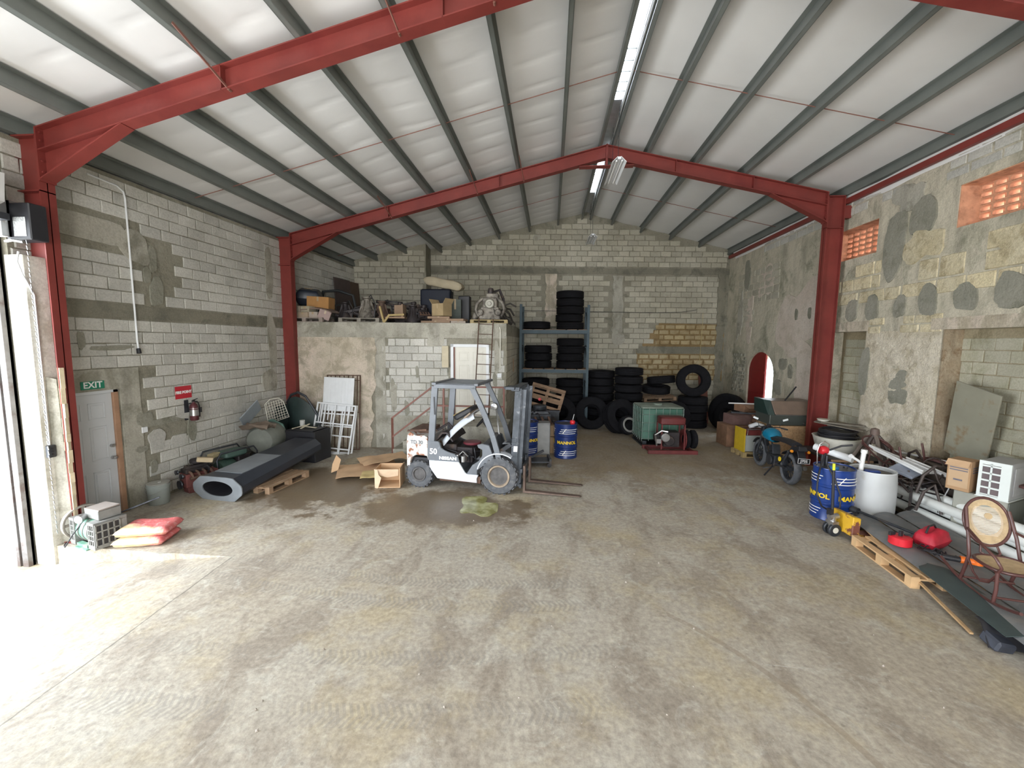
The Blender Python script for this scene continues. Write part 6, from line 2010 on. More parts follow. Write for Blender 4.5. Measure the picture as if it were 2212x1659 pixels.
# ================================================================ drums
def drum(t, h=.88, r=.29, m=None, brand=True, face=0.0):
    q = MB()
    prof = [(0, .01), (r - .01, .01), (r, 0), (r + .006, .01), (r, .025)]
    for k in range(1, 3):
        z_ = h * k / 3
        prof += [(r, z_ - .03), (r + .012, z_ - .012), (r + .012, z_ + .012), (r, z_ + .03)]
    prof += [(r, h - .025), (r + .008, h - .012), (r + .006, h), (r - .008, h), (r - .012, h - .02), (0, h - .02)]
    q.lathe(prof, 36)
    part('shell', q, m or M['blue'], t, smooth=30)
    q = MB(); q.lathe([(0, h - .018), (r - .014, h - .018), (r - .014, h - .022)], 30); q.cyl((r * .6, 0, h - .02), (r * .6, 0, h + .005), .035, 12); part('top', q, mat('drum_top', (.06, .06, .07), .35, .3), t)
    if brand:
        # printed bands: paired white stripes with slanted breaks, near the top and near the bottom
        rr_ = r + .0145
        def strip(mb, z0, z1, a0, a1, sl=0.0, n=14):
            vs, fs = [], []
            for i in range(n + 1):
                a = a0 + (a1 - a0) * i / n
                for z_ in (z0, z1):
                    aa = a + sl * (z_ - z0)
                    vs.append((rr_ * math.sin(aa), -rr_ * math.cos(aa), z_))
            for i in range(n):
                fs.append((2 * i, 2 * i + 2, 2 * i + 3, 2 * i + 1))
            mb.add(vs, fs)
        for zb in (h * .73, h * .10):
            q = MB()
            for s0 in (-2.75, -.65, 1.45):
                for k in range(3):
                    a0 = s0 + .10 * k; a1 = s0 + 1.5 + .10 * k
                    strip(q, zb + .05 * k, zb + .05 * k + .013, a0, a1)
                strip(q, zb, zb + .13, s0 + .30, s0 + .36, 2.4, 2)
            part('print', q, M['white'], t)
        for a in (face, face + 2.1, face - 2.1):
            me = text_mesh('MANNOL', .105, depth=.0008, bend=rr_, sx=1.15, bold=.004)
            me.materials.clear(); me.materials.append(M['yellow_print'])
            link('lettering', me, t, (0, 0, h * .47), (0, 0, a))
M['yellow_print'] = mat('yellow_print', (.78, .55, .02), .5, var=.02)
d1 = thing('oil_drum', 'dark blue MANNOL oil drum with a red pump standing right of the forklift', 'drum', (.42, 10.62, 0))
drum(d1, face=.05)
q = MB(); q.lathe([(.0, 0), (.05, .0), (.065, .03), (.065, .08), (.05, .10), (0, .11)], 14, (.16, -.1, .86)); q.cyl((.16, -.1, .86), (.16, -.1, .90), .03, 8); part('pump_head', q, mat('pump_red', (.65, .02, .03), .4), d1, smooth=40)
q = MB(); q.cyl((.16, -.1, .95), (.20, -.1, 1.12), .012, 6); part('pump_handle', q, M['steel'], d1)
d2 = thing('oil_drum', 'blue MANNOL oil drum half hidden behind the forklift mast', 'drum', (-.58, 10.75, 0))
drum(d2, face=.35)
cb_ = thing('white_cabinet', 'grey-white metal cabinet standing between the two far blue drums', 'cabinet', (-.16, 10.85, 0), (0, 0, R(4)))
q = MB(); q.box((0, 0, .42), (.34, .36, .84)); part('case', q, mat('cab_grey', (.20, .20, .20), .5), cb_, bevel=.01)
q = MB(); q.box((0, -.185, .42), (.30, .012, .76)); part('door', q, mat('cab_grey2', (.24, .24, .235), .5), cb_, bevel=.004)
q = MB(); q.box((0, 0, .22), (.16, .2, .44)); q.box((0, -.01, .6), (.15, .18, .28)); 
tag(part('carton', q, mat('dim_card', (.24, .16, .09), .9), loc=(.10, 10.95, 0)), 'dull brown carton standing upright left of the drum with the red pump', 'box')
mc = thing('machine_parts', 'dark machine with small dials standing behind the forklift mast', 'machine', (-.35, 12.2, 0), (0, 0, R(10)))
engine(mc, M['oily'], M['dark_metal'], 1.5, 12)
q = MB(); q.lathe([(0, 0), (.045, .01), (.045, .04), (0, .05)], 12, (.0, -.35, 1.3), 'Y'); part('red_knob', q, mat('knob_red', (.45, .04, .05), .5), mc, label='red knob')
tr_ = thing('trolley_base', 'dark steel trolley base on the floor behind the forklift forks', 'trolley', (-.32, 9.75, 0), (0, 0, R(8)))
q = MB(); q.b2(-.35, .35, -.2, .2, .10, .14); q.b2(-.36, -.30, -.22, .22, .04, .2); q.b2(.30, .36, -.22, .22, .04, .2); q.bar((-.2, 0, .14), (.2, .05, .34), .05, .05); part('deck', q, M['dark_metal'], tr_, bevel=.006)
for (x_, y_) in ((-.3, -.2), (.3, -.2), (-.3, .2), (.3, .2)):
    q = MB(); q.cyl((x_, y_ - .02, .05), (x_, y_ + .02, .05), .05, 12); part('wheel', q, M['black'], tr_)

# ================================================================ things on the mezzanine
ZM0 = MZ + .006
def my(x, d=0.25):
    return ym(x) + d
def at_mz(px, d=0.3):
    """point above the slab edge seen at column px, d behind the wall face"""
    y = 11.1 + d
    v = aty(px, 690, y)
    return v.x, ym(v.x) + d
x_, y_ = at_mz(683, .5)
p = thing('pallet', 'pallet of cartons at the left end of the mezzanine', 'pallet', (x_ + .06, y_, ZM0), (0, 0, BA), 'pallets on the mezzanine')
pallet(p, 1.0, .8, mat('pale_pallet', (.30, .25, .22), .9), h=.12, nd=4)
def carton(px, d, z, w_, dd, h, rot, label, m=None, flaps=False, tilt=(0, 0), nm='carton', cat='box', group='cartons on the mezzanine'):
    x_, y_ = at_mz(px, d)
    t = thing(nm, label, cat, (x_, y_, ZM0 + z), (R(tilt[0]), R(tilt[1]), R(rot)), group)
    q = MB(); q.b2(-w_ / 2, w_ / 2, -dd / 2, dd / 2, 0, h); part('body', q, m or M['card'], t, bevel=.004)
    q = MB(); q.b2(-w_ / 2 - .001, w_ / 2 + .001, -.025, .025, h, h + .002); q.b2(-.025, .025, -dd / 2 - .002, -dd / 2, h * .6, h)
    part('tape', q, mat('tape', (.40, .30, .18), .4), t)
    if flaps:
        for s in (-1, 1):
            q = MB(); q.x = Matrix.Translation((s * w_ / 2, 0, h)) @ Matrix.Rotation(R(s * 35), 4, 'Y'); q.b2(-.004, .004, -dd / 2, dd / 2, 0, dd * .45); part('flap', q, m or M['card'], t)
    return t
dimc = mat('card_dim', (.27, .185, .125), .9, var=.1)
palec = mat('card_white', (.42, .36, .31), .9, var=.1)
carton(655, .35, .12, .30, .25, .14, 3, 'small pink-white carton at the left front of the mezzanine pallet', palec)
carton(676, .32, .12, .32, .25, .15, -4, 'pale brown carton second along on the mezzanine pallet front', mat('card_a', (.38, .30, .22), .9))
carton(695, .36, .12, .26, .25, .16, 6, 'greyish carton third along on the mezzanine pallet front', palec)
carton(712, .30, .10, .30, .24, .24, 25, 'crumpled pinkish carton hanging over the pallet end', mat('card_b', (.40, .30, .28), .9), tilt=(6, 20))
carton(660, .42, .27, .34, .30, .17, 2, 'small carton with a white torn corner on the upper row', mat('card_c', (.36, .31, .25), .9))
carton(682, .42, .28, .28, .28, .16, -6, 'cream carton on the upper row left of the sack', mat('card_d', (.38, .34, .25), .9))
carton(708, .70, .40, .62, .40, .32, 4, 'large orange-brown carton on the mezzanine heap', mat('card_orange', (.42, .22, .08), .9, var=.08), tilt=(0, 3))
carton(685, .95, .62, .24, .20, .38, -8, 'upright pale carton behind the orange-brown one', mat('card_e', (.32, .25, .17), .9), tilt=(0, 8))
q = MB()
q.sheet(lambda u, v: (-.5 + u * 1.0, -.2 + .5 * v, .16 + .16 * math.sin(PI * u) * (.6 + .4 * v) + .03 * noise.noise(Vector((u * 4, v * 4, 0)))), 12, 6, .03)
x_, y_ = at_mz(700, .45)
tag(part('old_sack', q, mat('brown_sack', (.23, .17, .14), .9), loc=(x_, y_, ZM0 + .12), smooth=60), 'sagging brown sack below the orange-brown carton', 'sack')
o = sack('', (at_mz(663, .9)[0] + .35, at_mz(663, .9)[1], ZM0 + .52), (R(15), R(4), R(20)), 5, mat('black_bag', (.02, .026, .04), .35), .62, .5, .44, nm='rubbish_bag')
tag(o, 'blue-black plastic bag behind the cartons beside the red column', 'bag')
q = MB()
q.tube([(-.62, 0, 0), (-.30, 0, 1.05), (.15, 0, 1.12), (.62, 0, 1.0), (.70, 0, .2)], .045, 8)
q.tube([(-.25, 0, .1), (-.05, 0, .62), (.25, 0, .66), (.45, 0, .55), (.50, 0, .1)], .03, 8)
vf = tag(part('vehicle_door_frame', q, mat('frame_black', (.035, .04, .045), .5), loc=(XL + .42, 12.7, ZM0), rot=(R(-12), 0, R(48)), smooth=60), 'black curved vehicle window frame leaning on the wall above the cartons', 'frame')
for k, (y0, w_, m_) in enumerate(((13.6, .9, (.075, .055, .052)), (14.5, .75, (.085, .055, .038)))):
    q = MB(); q.box((0, 0, .78), (w_, .03, 1.56))
    tag(part('board', q, mat('brown_board%d' % k, m_, .7, var=.1), loc=(XL + .26, y0 - (.15 if k else 0), ZM0), rot=(R(-4), 0, R(84)), bevel=.004), 'dark %s board leaning on the left wall of the mezzanine' % ('purplish, nearer' if k == 0 else 'brown, farther'), 'board', 'brown boards on the mezzanine')
# engines and gearboxes
M['alloy'] = mat('dirty_alloy', (.22, .20, .17), .6, .4, var=.35, vs=7, col2=(.08, .07, .06), thr=(.48, .6))
M['alloy_brown'] = mat('brown_casting', (.13, .085, .065), .7, .3, var=.3, vs=7)
x_, y_ = at_mz(790, .45)
p = thing('pallet', 'grey pallet carrying gearboxes in the middle of the mezzanine', 'pallet', (x_ + .05, y_, ZM0), (0, 0, BA), 'pallets on the mezzanine')
pallet(p, 1.1, .8, mat('grey_pallet', (.23, .21, .18), .9), h=.12, nd=4)
def gearbox(px, d, z, rot, s, label, seed, m=None):
    x_, y_ = at_mz(px, d)
    t = thing('gearbox', label, 'gearbox', (x_, y_, ZM0 + z), (0, 0, R(rot)), 'gearboxes on the mezzanine')
    m = m or M['alloy']
    q = MB()
    q.lathe([(.0, 0), (.22, 0), (.24, .03), (.23, .10), (.15, .26), (.10, .36), (.09, .50), (.13, .52), (.13, .55), (0, .56)], 20)
    for k in range(7):
        a = 2 * PI * k / 7
        q.bar((.21 * math.cos(a), .21 * math.sin(a), .06), (.10 * math.cos(a), .10 * math.sin(a), .46), .02, .05)
    for k in range(len(q.v)): q.v[k] = tuple(c * s for c in q.v[k])
    part('bell_housing', q, m, t, smooth=30)
    q = MB(); q.box((.16 * s, -.05 * s, .12 * s), (.2 * s, .14 * s, .16 * s)); part('side_cover', q, M['oily'], t, bevel=.01)
    q = MB(); q.cyl((-.2 * s, -.1 * s, .1 * s), (-.3 * s, -.16 * s, .14 * s), .05 * s, 10); part('output_flange', q, M['oily'], t)
    q = MB(); q.tube([(0, 0, .5 * s), (.15 * s, -.1 * s, .6 * s), (.28 * s, -.12 * s, .35 * s), (.25 * s, -.15 * s, .0)], .014, 5); part('cable', q, M['black'], t)
    return t
gearbox(757, .75, .12, 10, .85, 'dark squat gearbox behind the pallet beside the cartons', 2, M['oily'])
gearbox(801, .40, .12, 0, 1.05, 'pale ribbed bell housing standing upright on the grey pallet', 1)
gearbox(831, .60, .12, 50, .9, 'brown gearbox standing right of the pale bell housing', 3, M['alloy_brown'])
gearbox(895, .5, .0, 120, .9, 'black greasy gearbox at the front right of the scrap heap', 4, M['oily'])
q = MB(); 
x_, y_ = at_mz(858, .35)
t = thing('wooden_crate', 'tan wooden seat-like crate frame among the scrap on the mezzanine', 'crate', (x_, y_, ZM0), (0, 0, R(6)))
q = MB(); q.b2(-.22, .30, -.2, .2, .12, .16); q.b2(-.05, .22, .1, .14, .16, .50); q.b2(.22, .26, -.2, .2, .16, .5); part('panels', q, dimc, t)
q = MB(); q.bar((-.25, -.22, -.0), (-.36, -.2, .44), .05, .05); q.bar((-.25, -.22, .0), (-.1, -.21, .22), .05, .05); q.bar((-.1, -.22, .2), (.3, -.22, .22), .05, .05); part('frame', q, mat('yellow_wood', (.36, .27, .12), .8), t)
r2 = random.Random(31)
for k, (px, w_, z_, rz_, rt) in enumerate(((850, .9, .62, -8, 12), (880, .8, .55, 6, -6), (905, .6, .50, -5, 4), (790, 1.0, .48, 20, -12))):
    x_, y_ = at_mz(px, .8)
    q = MB(); q.bar((-w_ / 2, 0, 0), (w_ / 2, 0, 0), .14, .09); q.bar((-w_ * .2, -.05, .06), (w_ * .35, .05, .12), .05, .05); q.cyl((w_ * .3, 0, -.1), (w_ * .3, .02, .12), .08, 10)
    tag(part('scrap_bracket', q, M['oily'], loc=(x_, y_, ZM0 + z_ - .08), rot=(0, R(rt), R(rz_)), bevel=.01), ['long dark bracket lying highest over the crate frame', 'black bracket right of the crate frame', 'short black bracket nearest the black tank', 'dark bar slanting behind the gearboxes'][k], 'scrap', 'scrap brackets on the mezzanine')
for k, px in enumerate((870, 915, 845, 760)):
    x_, y_ = at_mz(px, .95 if k != 1 else .6)
    t = thing('engine_part', ['dark engine block under the long bracket', 'low black engine block beside the black tank', 'brown-black engine behind the crate frame', 'dark engine lump left of the pale bell housing'][k], 'engine', (x_, y_, ZM0), (0, 0, R(40 * k)), 'engine lumps on the mezzanine')
    engine(t, M['oily'], M['alloy_brown'] if k == 2 else M['oily'], .62, 40 + k)
# black tank, pillow sack, open carton, flat cartons
x_, y_ = at_mz(946, 1.15)
bt = thing('black_tank', 'dark blue-black rectangular tank at the back right of the mezzanine', 'tank', (x_, y_, ZM0), (0, 0, BA))
q = MB(); q.rbox((0, 0, .50), (.88, .6, 1.0), .06); part('tank_body', q, mat('tank_navy', (.005, .008, .018), .55, spec=.25), bt, smooth=40)
q = MB(); q.cyl((.2, 0, 1.0), (.2, 0, 1.04), .08, 14); part('cap', q, M['black'], bt)
o = sack('', (x_ + .2, y_ + .0, ZM0 + 1.05), (R(4), R(11), R(4)), 9, mat('canvas_bag', (.36, .31, .22), .9, var=.12, vs=3), 1.15, .6, .26, nm='canvas_bag')
tag(o, 'long cream canvas bag lying across the dark tank', 'bag')
carton(985, 1.1, 0, .34, .3, .72, 4, 'tall grey-green box standing right of the dark tank', mat('grey_green', (.08, .095, .085), .7))
x_, y_ = at_mz(1004, 1.3)
q = MB(); q.rbox((0, 0, .42), (.34, .3, .84), .03)
tag(part('black_case', q, M['black'], loc=(x_, y_, ZM0), smooth=40), 'narrow black case standing right of the grey-green box', 'case')
carton(955, .45, .20, .42, .36, .34, -28, 'open tan cardboard carton in front of the dark tank', mat('card_f', (.36, .27, .15), .9), flaps=True)
for k, (px, z_, w_, rt) in enumerate(((945, 0.0, .8, 2), (972, .06, .9, -5), (950, .12, .6, 7), (990, .0, .4, 10))):
    carton(px, .38, z_, w_, .42, .06, rt, ['lowest flat carton under the open one', 'wide flattened carton sticking out right of the open one', 'flat carton directly under the open one', 'small flat grey carton at the slab edge'][k], dimc if k != 3 else palec)
x_, y_ = at_mz(1055, .5)
p = thing('pallet', 'yellowish pallet carrying the engine at the right end of the mezzanine', 'pallet', (x_ + .02, y_, ZM0), (0, 0, BA), 'pallets on the mezzanine')
pallet(p, 1.02, .8, mat('tan_pallet', (.33, .26, .14), .9), h=.10, nd=4)
en = thing('stored_engine', 'dirty alloy engine with a round pulley facing out on the yellowish pallet', 'engine', (x_ + .05, y_, ZM0 + .10))
q = MB(); q.box((0, 0, .18), (.62, .5, .34), taper=(.8, .9)); q.box((0, 0, .46), (.40, .4, .3)); q.box((.05, .05, .66), (.34, .3, .16)); q.cyl((-.24, -.22, .2), (-.24, -.34, .2), .09, 14); q.cyl((.24, -.22, .2), (.24, -.34, .2), .09, 14); part('engine_block', q, M['alloy'], en, bevel=.02)
q = MB(); q.lathe([(.0, -.03), (.05, -.03), (.06, 0), (.11, 0), (.13, -.02), (.14, 0), (.14, .04), (0, .05)], 22, (0, -.26, .44), 'Y'); part('pulley', q, mat('pulley_alloy', (.30, .29, .25), .5, .4), en, smooth=35)
for s in (-1, 1):
    q = MB(); q.tube([(s * .2, -.1, .6), (s * .36, -.14, .46), (s * .40, -.14, .28), (s * .30, -.16, .1)], .05, 8)
    part('intake_pipe', q, M['alloy'], en, smooth=50)
q = MB(); q.lathe([(0, 0), (.08, 0), (.09, .05), (.07, .14), (0, .16)], 14, (.0, 0, .74)); q.tube([(.1, 0, .78), (.24, .05, .84), (.34, .1, .6), (.36, .15, .3)], .04, 8); part('throttle_body', q, M['oily'], en, smooth=40)
q = MB(); q.lathe([(0, 0), (.07, 0), (.09, .08), (.06, .2), (0, .22)], 12)
tag(part('small_motor', q, M['alloy'], loc=(x_ - .38, y_ - .05, ZM0 + .10), smooth=30), 'small alloy motor left of the engine on the yellowish pallet', 'motor')
# dark netting over the corner
q = MB()
r2 = random.Random(77)
for k in range(26):
    a = Vector((-1.55 + r2.uniform(-.1, .25), ym(-1.4) + r2.uniform(.2, 1.4), ZM0 + r2.uniform(.05, .5)))
    b = a + Vector((r2.uniform(.1, .35), r2.uniform(-.3, .3), -r2.uniform(.0, .45)))
    b.z = max(b.z, ZM0 + .02)
    q.tube([a, (a + b) / 2 + Vector((0, 0, .08)), b], r2.uniform(.012, .035), 5)
o = part('dark_netting', q, mat('netting', (.045, .04, .035), .9), smooth=60)
tag(o, 'tangle of dark hoses and netting at the mezzanine corner', 'hoses'); o['kind'] = 'stuff'

# ================================================================ lamps and wire
def batten(name_lab, x, y, z, L_, tilt=0):
    t = thing('ceiling_light', name_lab, 'lamp', (x, y, z), (R(tilt), 0, 0), 'fluorescent battens under the ridge')
    q = MB(); q.box((0, 0, 0), (.07, L_, .05)); part('body', q, M['white_paint'], t, bevel=.004)
    q = MB()
    for s in (-1, 1):
        q.add([(s * .035, -L_ / 2, .02), (s * .14, -L_ / 2, -.08), (s * .14, L_ / 2, -.08), (s * .035, L_ / 2, .02), (s * .035, -L_ / 2, .03), (s * .145, -L_ / 2, -.075), (s * .145, L_ / 2, -.075), (s * .035, L_ / 2, .03)],
              [(0, 1, 2, 3), (7, 6, 5, 4), (0, 4, 5, 1), (1, 5, 6, 2), (2, 6, 7, 3), (3, 7, 4, 0)])
    part('reflector', q, M['white_paint'], t)
    for s in (-1, 1):
        q = MB(); q.cyl((s * .055, -L_ / 2 + .03, -.045), (s * .055, L_ / 2 - .03, -.045), .016, 10); part('tube', q, M['white'], t, smooth=60)
    q = MB()
    for s in (-1, 1): q.cyl((0, s * L_ * .35, 0), (0, s * L_ * .35, RZ - z + .1), .005, 5)
    part('hanger', q, M['dark_metal'], t)
    return t
batten('white twin-tube light hanging at the ridge of the middle red frame', 1.31, 9.55, 6.62, 1.25)
batten('small far twin-tube light hanging in front of the gable wall', 1.30, 14.7, 6.42, 1.2)
q = MB()
q.tube([(-1.2, yb(-1.2) - .04, 4.15), (1.5, yb(1.5) - .05, 4.12), (4.0, yb(4) - .05, 4.1), (5.0, yb(5) - .05, 4.13), (5.6, yb(5.6) - .04, 4.22)], .009, 5)
tag(part('wall_cable', q, M['black']), 'thin dark cable strung across the back wall above the tyres', 'cable')
q = MB(); q.tube([(5.85, yb(5.85) - .06, 3.7), (5.80, yb(5.8) - .06, 2.0)], .008, 5); q.tube([(5.85, yb(5.85) - .06, 3.7), (5.84, yb(5.8) - .06, 4.1)], .006, 5)
tag(part('hanging_cord', q, mat('yellow_cord', (.55, .45, .22), .8)), 'thin yellowish cord hanging down the tan part of the back wall', 'cord')
# ================================================================ right side
# ---- yellow and grey machine box on its small pallet
p = thing('pallet', 'small worn pallet under the yellow and grey machine box', 'pallet', (5.33, 11.35, 0), (0, 0, R(4)), 'wooden pallets')
pallet(p, .75, .6, mat('yellow_pallet', (.30, .22, .10), .9, var=.2), h=.13, nd=4)
yb_ = thing('machine_box', 'yellow sided grey machine box with a top bar standing on a small pallet', 'machine', (5.33, 11.35, .135), (0, 0, R(4)))
q = MB(); q.box((0, 0, .22), (.60, .46, .42)); part('body', q, mat('box_grey', (.28, .30, .29), .5, var=.08), yb_, bevel=.01)
q = MB(); q.b2(-.325, -.301, -.25, .25, -.01, .60); part('side_plate', q, mat('dim_yellow', (.50, .34, .02), .5, var=.1), yb_, label='yellow side plate')
q = MB(); q.b2(-.28, .28, -.2, .2, .43, .56); part('top_unit', q, M['mach_red'], yb_, bevel=.01)
q = MB(); q.tube([(-.26, -.235, .44), (-.24, -.235, .60), (.28, -.235, .60), (.30, -.235, .44)], .010, 6); part('bar', q, M['steel'], yb_)
q = MB(); q.tube([(-.24, 0, 0), (-.08, 0, .05), (.1, 0, .02), (.2, 0, -.03)], [.05, .07, .05, .03], 8)
tag(part('white_jug', q, M['white_paint'], loc=(5.46, 11.3, .77), smooth=60), 'white plastic pipe piece lying on the grey machine box', 'pipe')
# ---- cartons and broken wood behind it
M['br1'] = mat('brown_carton', (.22, .12, .07), .9, var=.2); M['br2'] = mat('purple_brown', (.15, .085, .075), .9, var=.2)
r2 = random.Random(61)
for k, (x_, y_, z_, w_, d_, h_, rt, m) in enumerate(((5.35, 12.5, 0, .7, .6, .62, 5, 'br1'), (5.95, 12.3, 0, .55, .6, .72, -6, 'br1'), (5.45, 12.5, .625, .6, .5, .28, 12, 'br2'), (6.0, 12.4, .73, .5, .45, .22, -10, 'br1'), (5.75, 12.75, .96, .45, .4, .2, 20, 'br1'))):
    t = thing('carton', ['dark brown carton at the floor left of the plywood box, leftmost', 'brown carton standing against the plywood box', 'purplish crushed carton on the leftmost brown carton', 'small brown carton on the one beside the plywood box', 'highest brown carton in front of the arched doorway'][k], 'box', (x_, y_, z_), (0, 0, R(rt)), 'brown cartons by the arched door')
    q = MB(); q.b2(-w_ / 2, w_ / 2, -d_ / 2, d_ / 2, 0, h_); part('body', q, M[m], t, bevel=.005)
    q = MB(); q.x = Matrix.Translation((0, -d_ / 2, h_)) @ Matrix.Rotation(R(25), 4, 'X'); q.b2(-w_ / 2, w_ / 2, -.18, 0, -.004, .004); part('flap', q, M[m], t)
q = MB(); q.bar((5.05, 12.05, 1.02), (5.95, 12.0, .98), .07, .035)
tag(part('wood_strip', q, M['dark_metal']), 'dark timber strip lying over the brown cartons', 'timber')
q = MB(); q.cyl((5.25, 12.72, 1.185), (6.30, 12.60, 1.185), .018, 8)
tag(part('white_rod', q, M['white']), 'thin white rod lying on the highest brown carton', 'rod')
# ---- plywood box with a lidded generator
ob = thing('plywood_box', 'large tan plywood box standing behind the right red column', 'crate', (6.16, 11.42, 0), (0, 0, R(0)))
M['osb'] = mat('strand_board', (.40, .24, .12), .85, var=.25, vs=18, col2=(.50, .33, .18), thr=(.45, .6), s2=22)
q = MB(); q.b2(-.50, .56, -.45, .45, 0, .86); part('body', q, M['osb'], ob, bevel=.004)
for (a, b, c_, d_) in ((-.50, .56, .80, .87), (-.50, .56, 0, .07), (-.50, -.44, .07, .80)):
    q = MB(); q.b2(a, b, -.475, -.452, c_, d_); part('batten', q, M['osb'], ob)
gn = thing('silenced_generator', 'dark green-grey enclosed machine with a sloping brown lid on top of the plywood box', 'machine', (6.14, 11.40, .875), (0, 0, 0))
q = MB(); q.b2(-.56, .55, -.38, .38, 0, .26); part('lower_case', q, mat('case_dark', (.075, .085, .075), .35, .2, var=.1), gn, bevel=.01)
q = MB(); q.add([(-.44, -.40, .27), (.56, -.40, .27), (.56, .40, .27), (-.44, .40, .27), (-.48, -.22, .60), (.56, -.22, .60), (.56, .40, .60), (-.48, .40, .60)], [(0, 3, 2, 1), (4, 5, 6, 7), (0, 1, 5, 4), (1, 2, 6, 5), (2, 3, 7, 6), (3, 0, 4, 7)]); part('lid', q, mat('lid_brown', (.20, .145, .11), .4, .1, var=.1), gn, bevel=.012)
q = MB(); q.add([(-.60, -.36, .26), (-.46, -.40, .26), (-.46, .38, .26), (-.60, .38, .26), (-.62, -.1, .62), (-.50, -.22, .61), (-.50, .38, .62), (-.62, .38, .62)], [(0, 3, 2, 1), (4, 5, 6, 7), (0, 1, 5, 4), (1, 2, 6, 5), (2, 3, 7, 6), (3, 0, 4, 7)]); part('end_panel', q, mat('end_green', (.02, .04, .035), .4), gn)
q = MB(); q.b2(-.44, .56, -.405, -.395, .255, .27); q.cyl((.36, -.40, .10), (.36, -.385, .10), .035, 12); q.cyl((.25, -.40, .06), (.25, -.385, .06), .02, 10); part('trim', q, M['steel'], gn)
q = MB(); q.bar((5.95, 11.1, 1.5), (6.28, 11.25, 1.84), .025, .025)
tag(part('lever', q, M['black']), 'thin black lever sticking up from the machine lid', 'lever')

# ================================================================ motorcycle
mb_ = thing('motorcycle', 'blue tank motorcycle on its stand, seen from behind, beside the blue drum', 'motorcycle', (5.03, 9.02, 0), (0, 0, R(-2)))
# local: +y forward
M['teal'] = mat('tank_teal', (.002, .17, .30), .18, .2, var=.1, coat=.6)
mm = Matrix.Rotation(R(3), 4, 'Y')      # leaning on the side stand towards -x
def mt_(fn_q, nm, m, **k):
    q = MB(); q.x = mm; fn_q(q)
    return part(nm, q, m, mb_, **k)
def wheel_mc(q, y, r, w_):
    prof = [(r - .10, -w_ * .3), (r - .06, -w_ * .5), (r - .02, -w_ * .4), (r, -w_ * .15), (r, w_ * .15), (r - .02, w_ * .4), (r - .06, w_ * .5), (r - .10, w_ * .3)]
    q.lathe(prof, 32, (0, y, r), 'X', close=True)
mt_(lambda q: wheel_mc(q, 0, .33, .15), 'rear_tyre', M['rubber_grey'], smooth=35)
mt_(lambda q: wheel_mc(q, 1.36, .32, .11), 'front_tyre', M['rubber_grey'], smooth=35)
def spokes(q, y, r):
    q.lathe([(r - .115, -.045), (r - .095, -.05), (r - .095, .05), (r - .115, .045)], 28, (0, y, r), 'X', close=True)
    for k in range(10):
        a = 2 * PI * k / 10
        q.bar((0, y + .04 * math.cos(a), r + .04 * math.sin(a)), (0, y + (r - .11) * math.cos(a), r + (r - .11) * math.sin(a)), .02, .012, up=(1, 0, 0))
    q.cyl((-.07, y, r), (.07, y, r), .05, 12)
mt_(lambda q: spokes(q, 0, .33), 'rear_wheel', M['dark_metal'], smooth=35)
mt_(lambda q: spokes(q, 1.36, .32), 'front_wheel', M['dark_metal'], smooth=35)
def tank(q):
    def f(u, v):
        a = 2 * PI * u
        y = .68 + .52 * v
        k = math.sin(PI * min(1, max(0, v * .92 + .06))) ** .45
        return (.19 * k * math.cos(a), y, .80 + .05 * math.sin(PI * v) + (.165 if math.sin(a) > 0 else .15) * k * math.sin(a))
    q.grid(f, 20, 12)
mt_(tank, 'fuel_tank', M['teal'], smooth=60)
def seat(q):
    q.sheet(lambda u, v: ((u - .5) * (.24 - .06 * v), .70 - .80 * v, .83 + .05 * v - .035 * (2 * u - 1) ** 2 + .03 * math.sin(PI * v)), 8, 10, .07)
mt_(seat, 'saddle', M['black'], smooth=60)
def tail(q):
    q.box((0, -.20, .80), (.17, .34, .10), rot=(R(-14), 0, 0), taper=(.8, .9)); q.bar((-.0, -.28, .78), (0, -.42, .56), .15, .02, up=(0, 1, 0))
mt_(tail, 'tail_fairing', M['black'], bevel=.02)
mt_(lambda q: q.sheet(lambda u, v: ((u - .5) * .16, .37 * math.cos(R(40 + 110 * v)), .33 + .37 * math.sin(R(40 + 110 * v))), 3, 10, .008), 'mudguard', M['black'], smooth=50)
def fend(q):
    q.sheet(lambda u, v: ((u - .5) * .13, 1.36 + .36 * math.cos(R(30 + 110 * v)), .32 + .36 * math.sin(R(30 + 110 * v))), 3, 10, .008)
mt_(fend, 'mudguard', M['black'], smooth=50)
def frm(q):
    for s in (-1, 1):
        q.tube([(s * .06, 1.14, .82), (s * .09, .92, .45), (s * .09, .5, .26), (s * .09, .25, .40), (s * .08, -.1, .78)], .018, 6)
        q.tube([(s * .09, .42, .30), (s * .09, 0, .33)], .022, 6)
        q.tube([(s * .09, 1.36, .32), (s * .085, 1.18, .88), (s * .08, 1.14, 1.0)], .024, 8)
        q.tube([(s * .11, .10, .40), (s * .11, -.06, .72)], .022, 8)
mt_(frm, 'frame', M['dark_metal'], smooth=50)
def eng(q):
    q.box((0, .62, .36), (.24, .36, .22)); q.cyl((-.13, .60, .34), (-.16, .60, .34), .11, 16); q.box((0, .74, .55), (.16, .18, .22), rot=(R(-20), 0, 0))
    for k in range(5): q.box((0, .74 + .01 * k, .50 + .03 * k), (.20, .22, .008), rot=(R(-20), 0, 0))
mt_(eng, 'engine', M['dark_metal'], bevel=.012)
mt_(lambda q: (q.tube([(.12, .85, .5), (.14, .80, .25), (.15, .40, .22), (.16, .0, .32)], .024, 8), q.cyl((.17, .25, .28), (.18, -.18, .40), .045, 12)), 'exhaust', M['steel'], smooth=50)
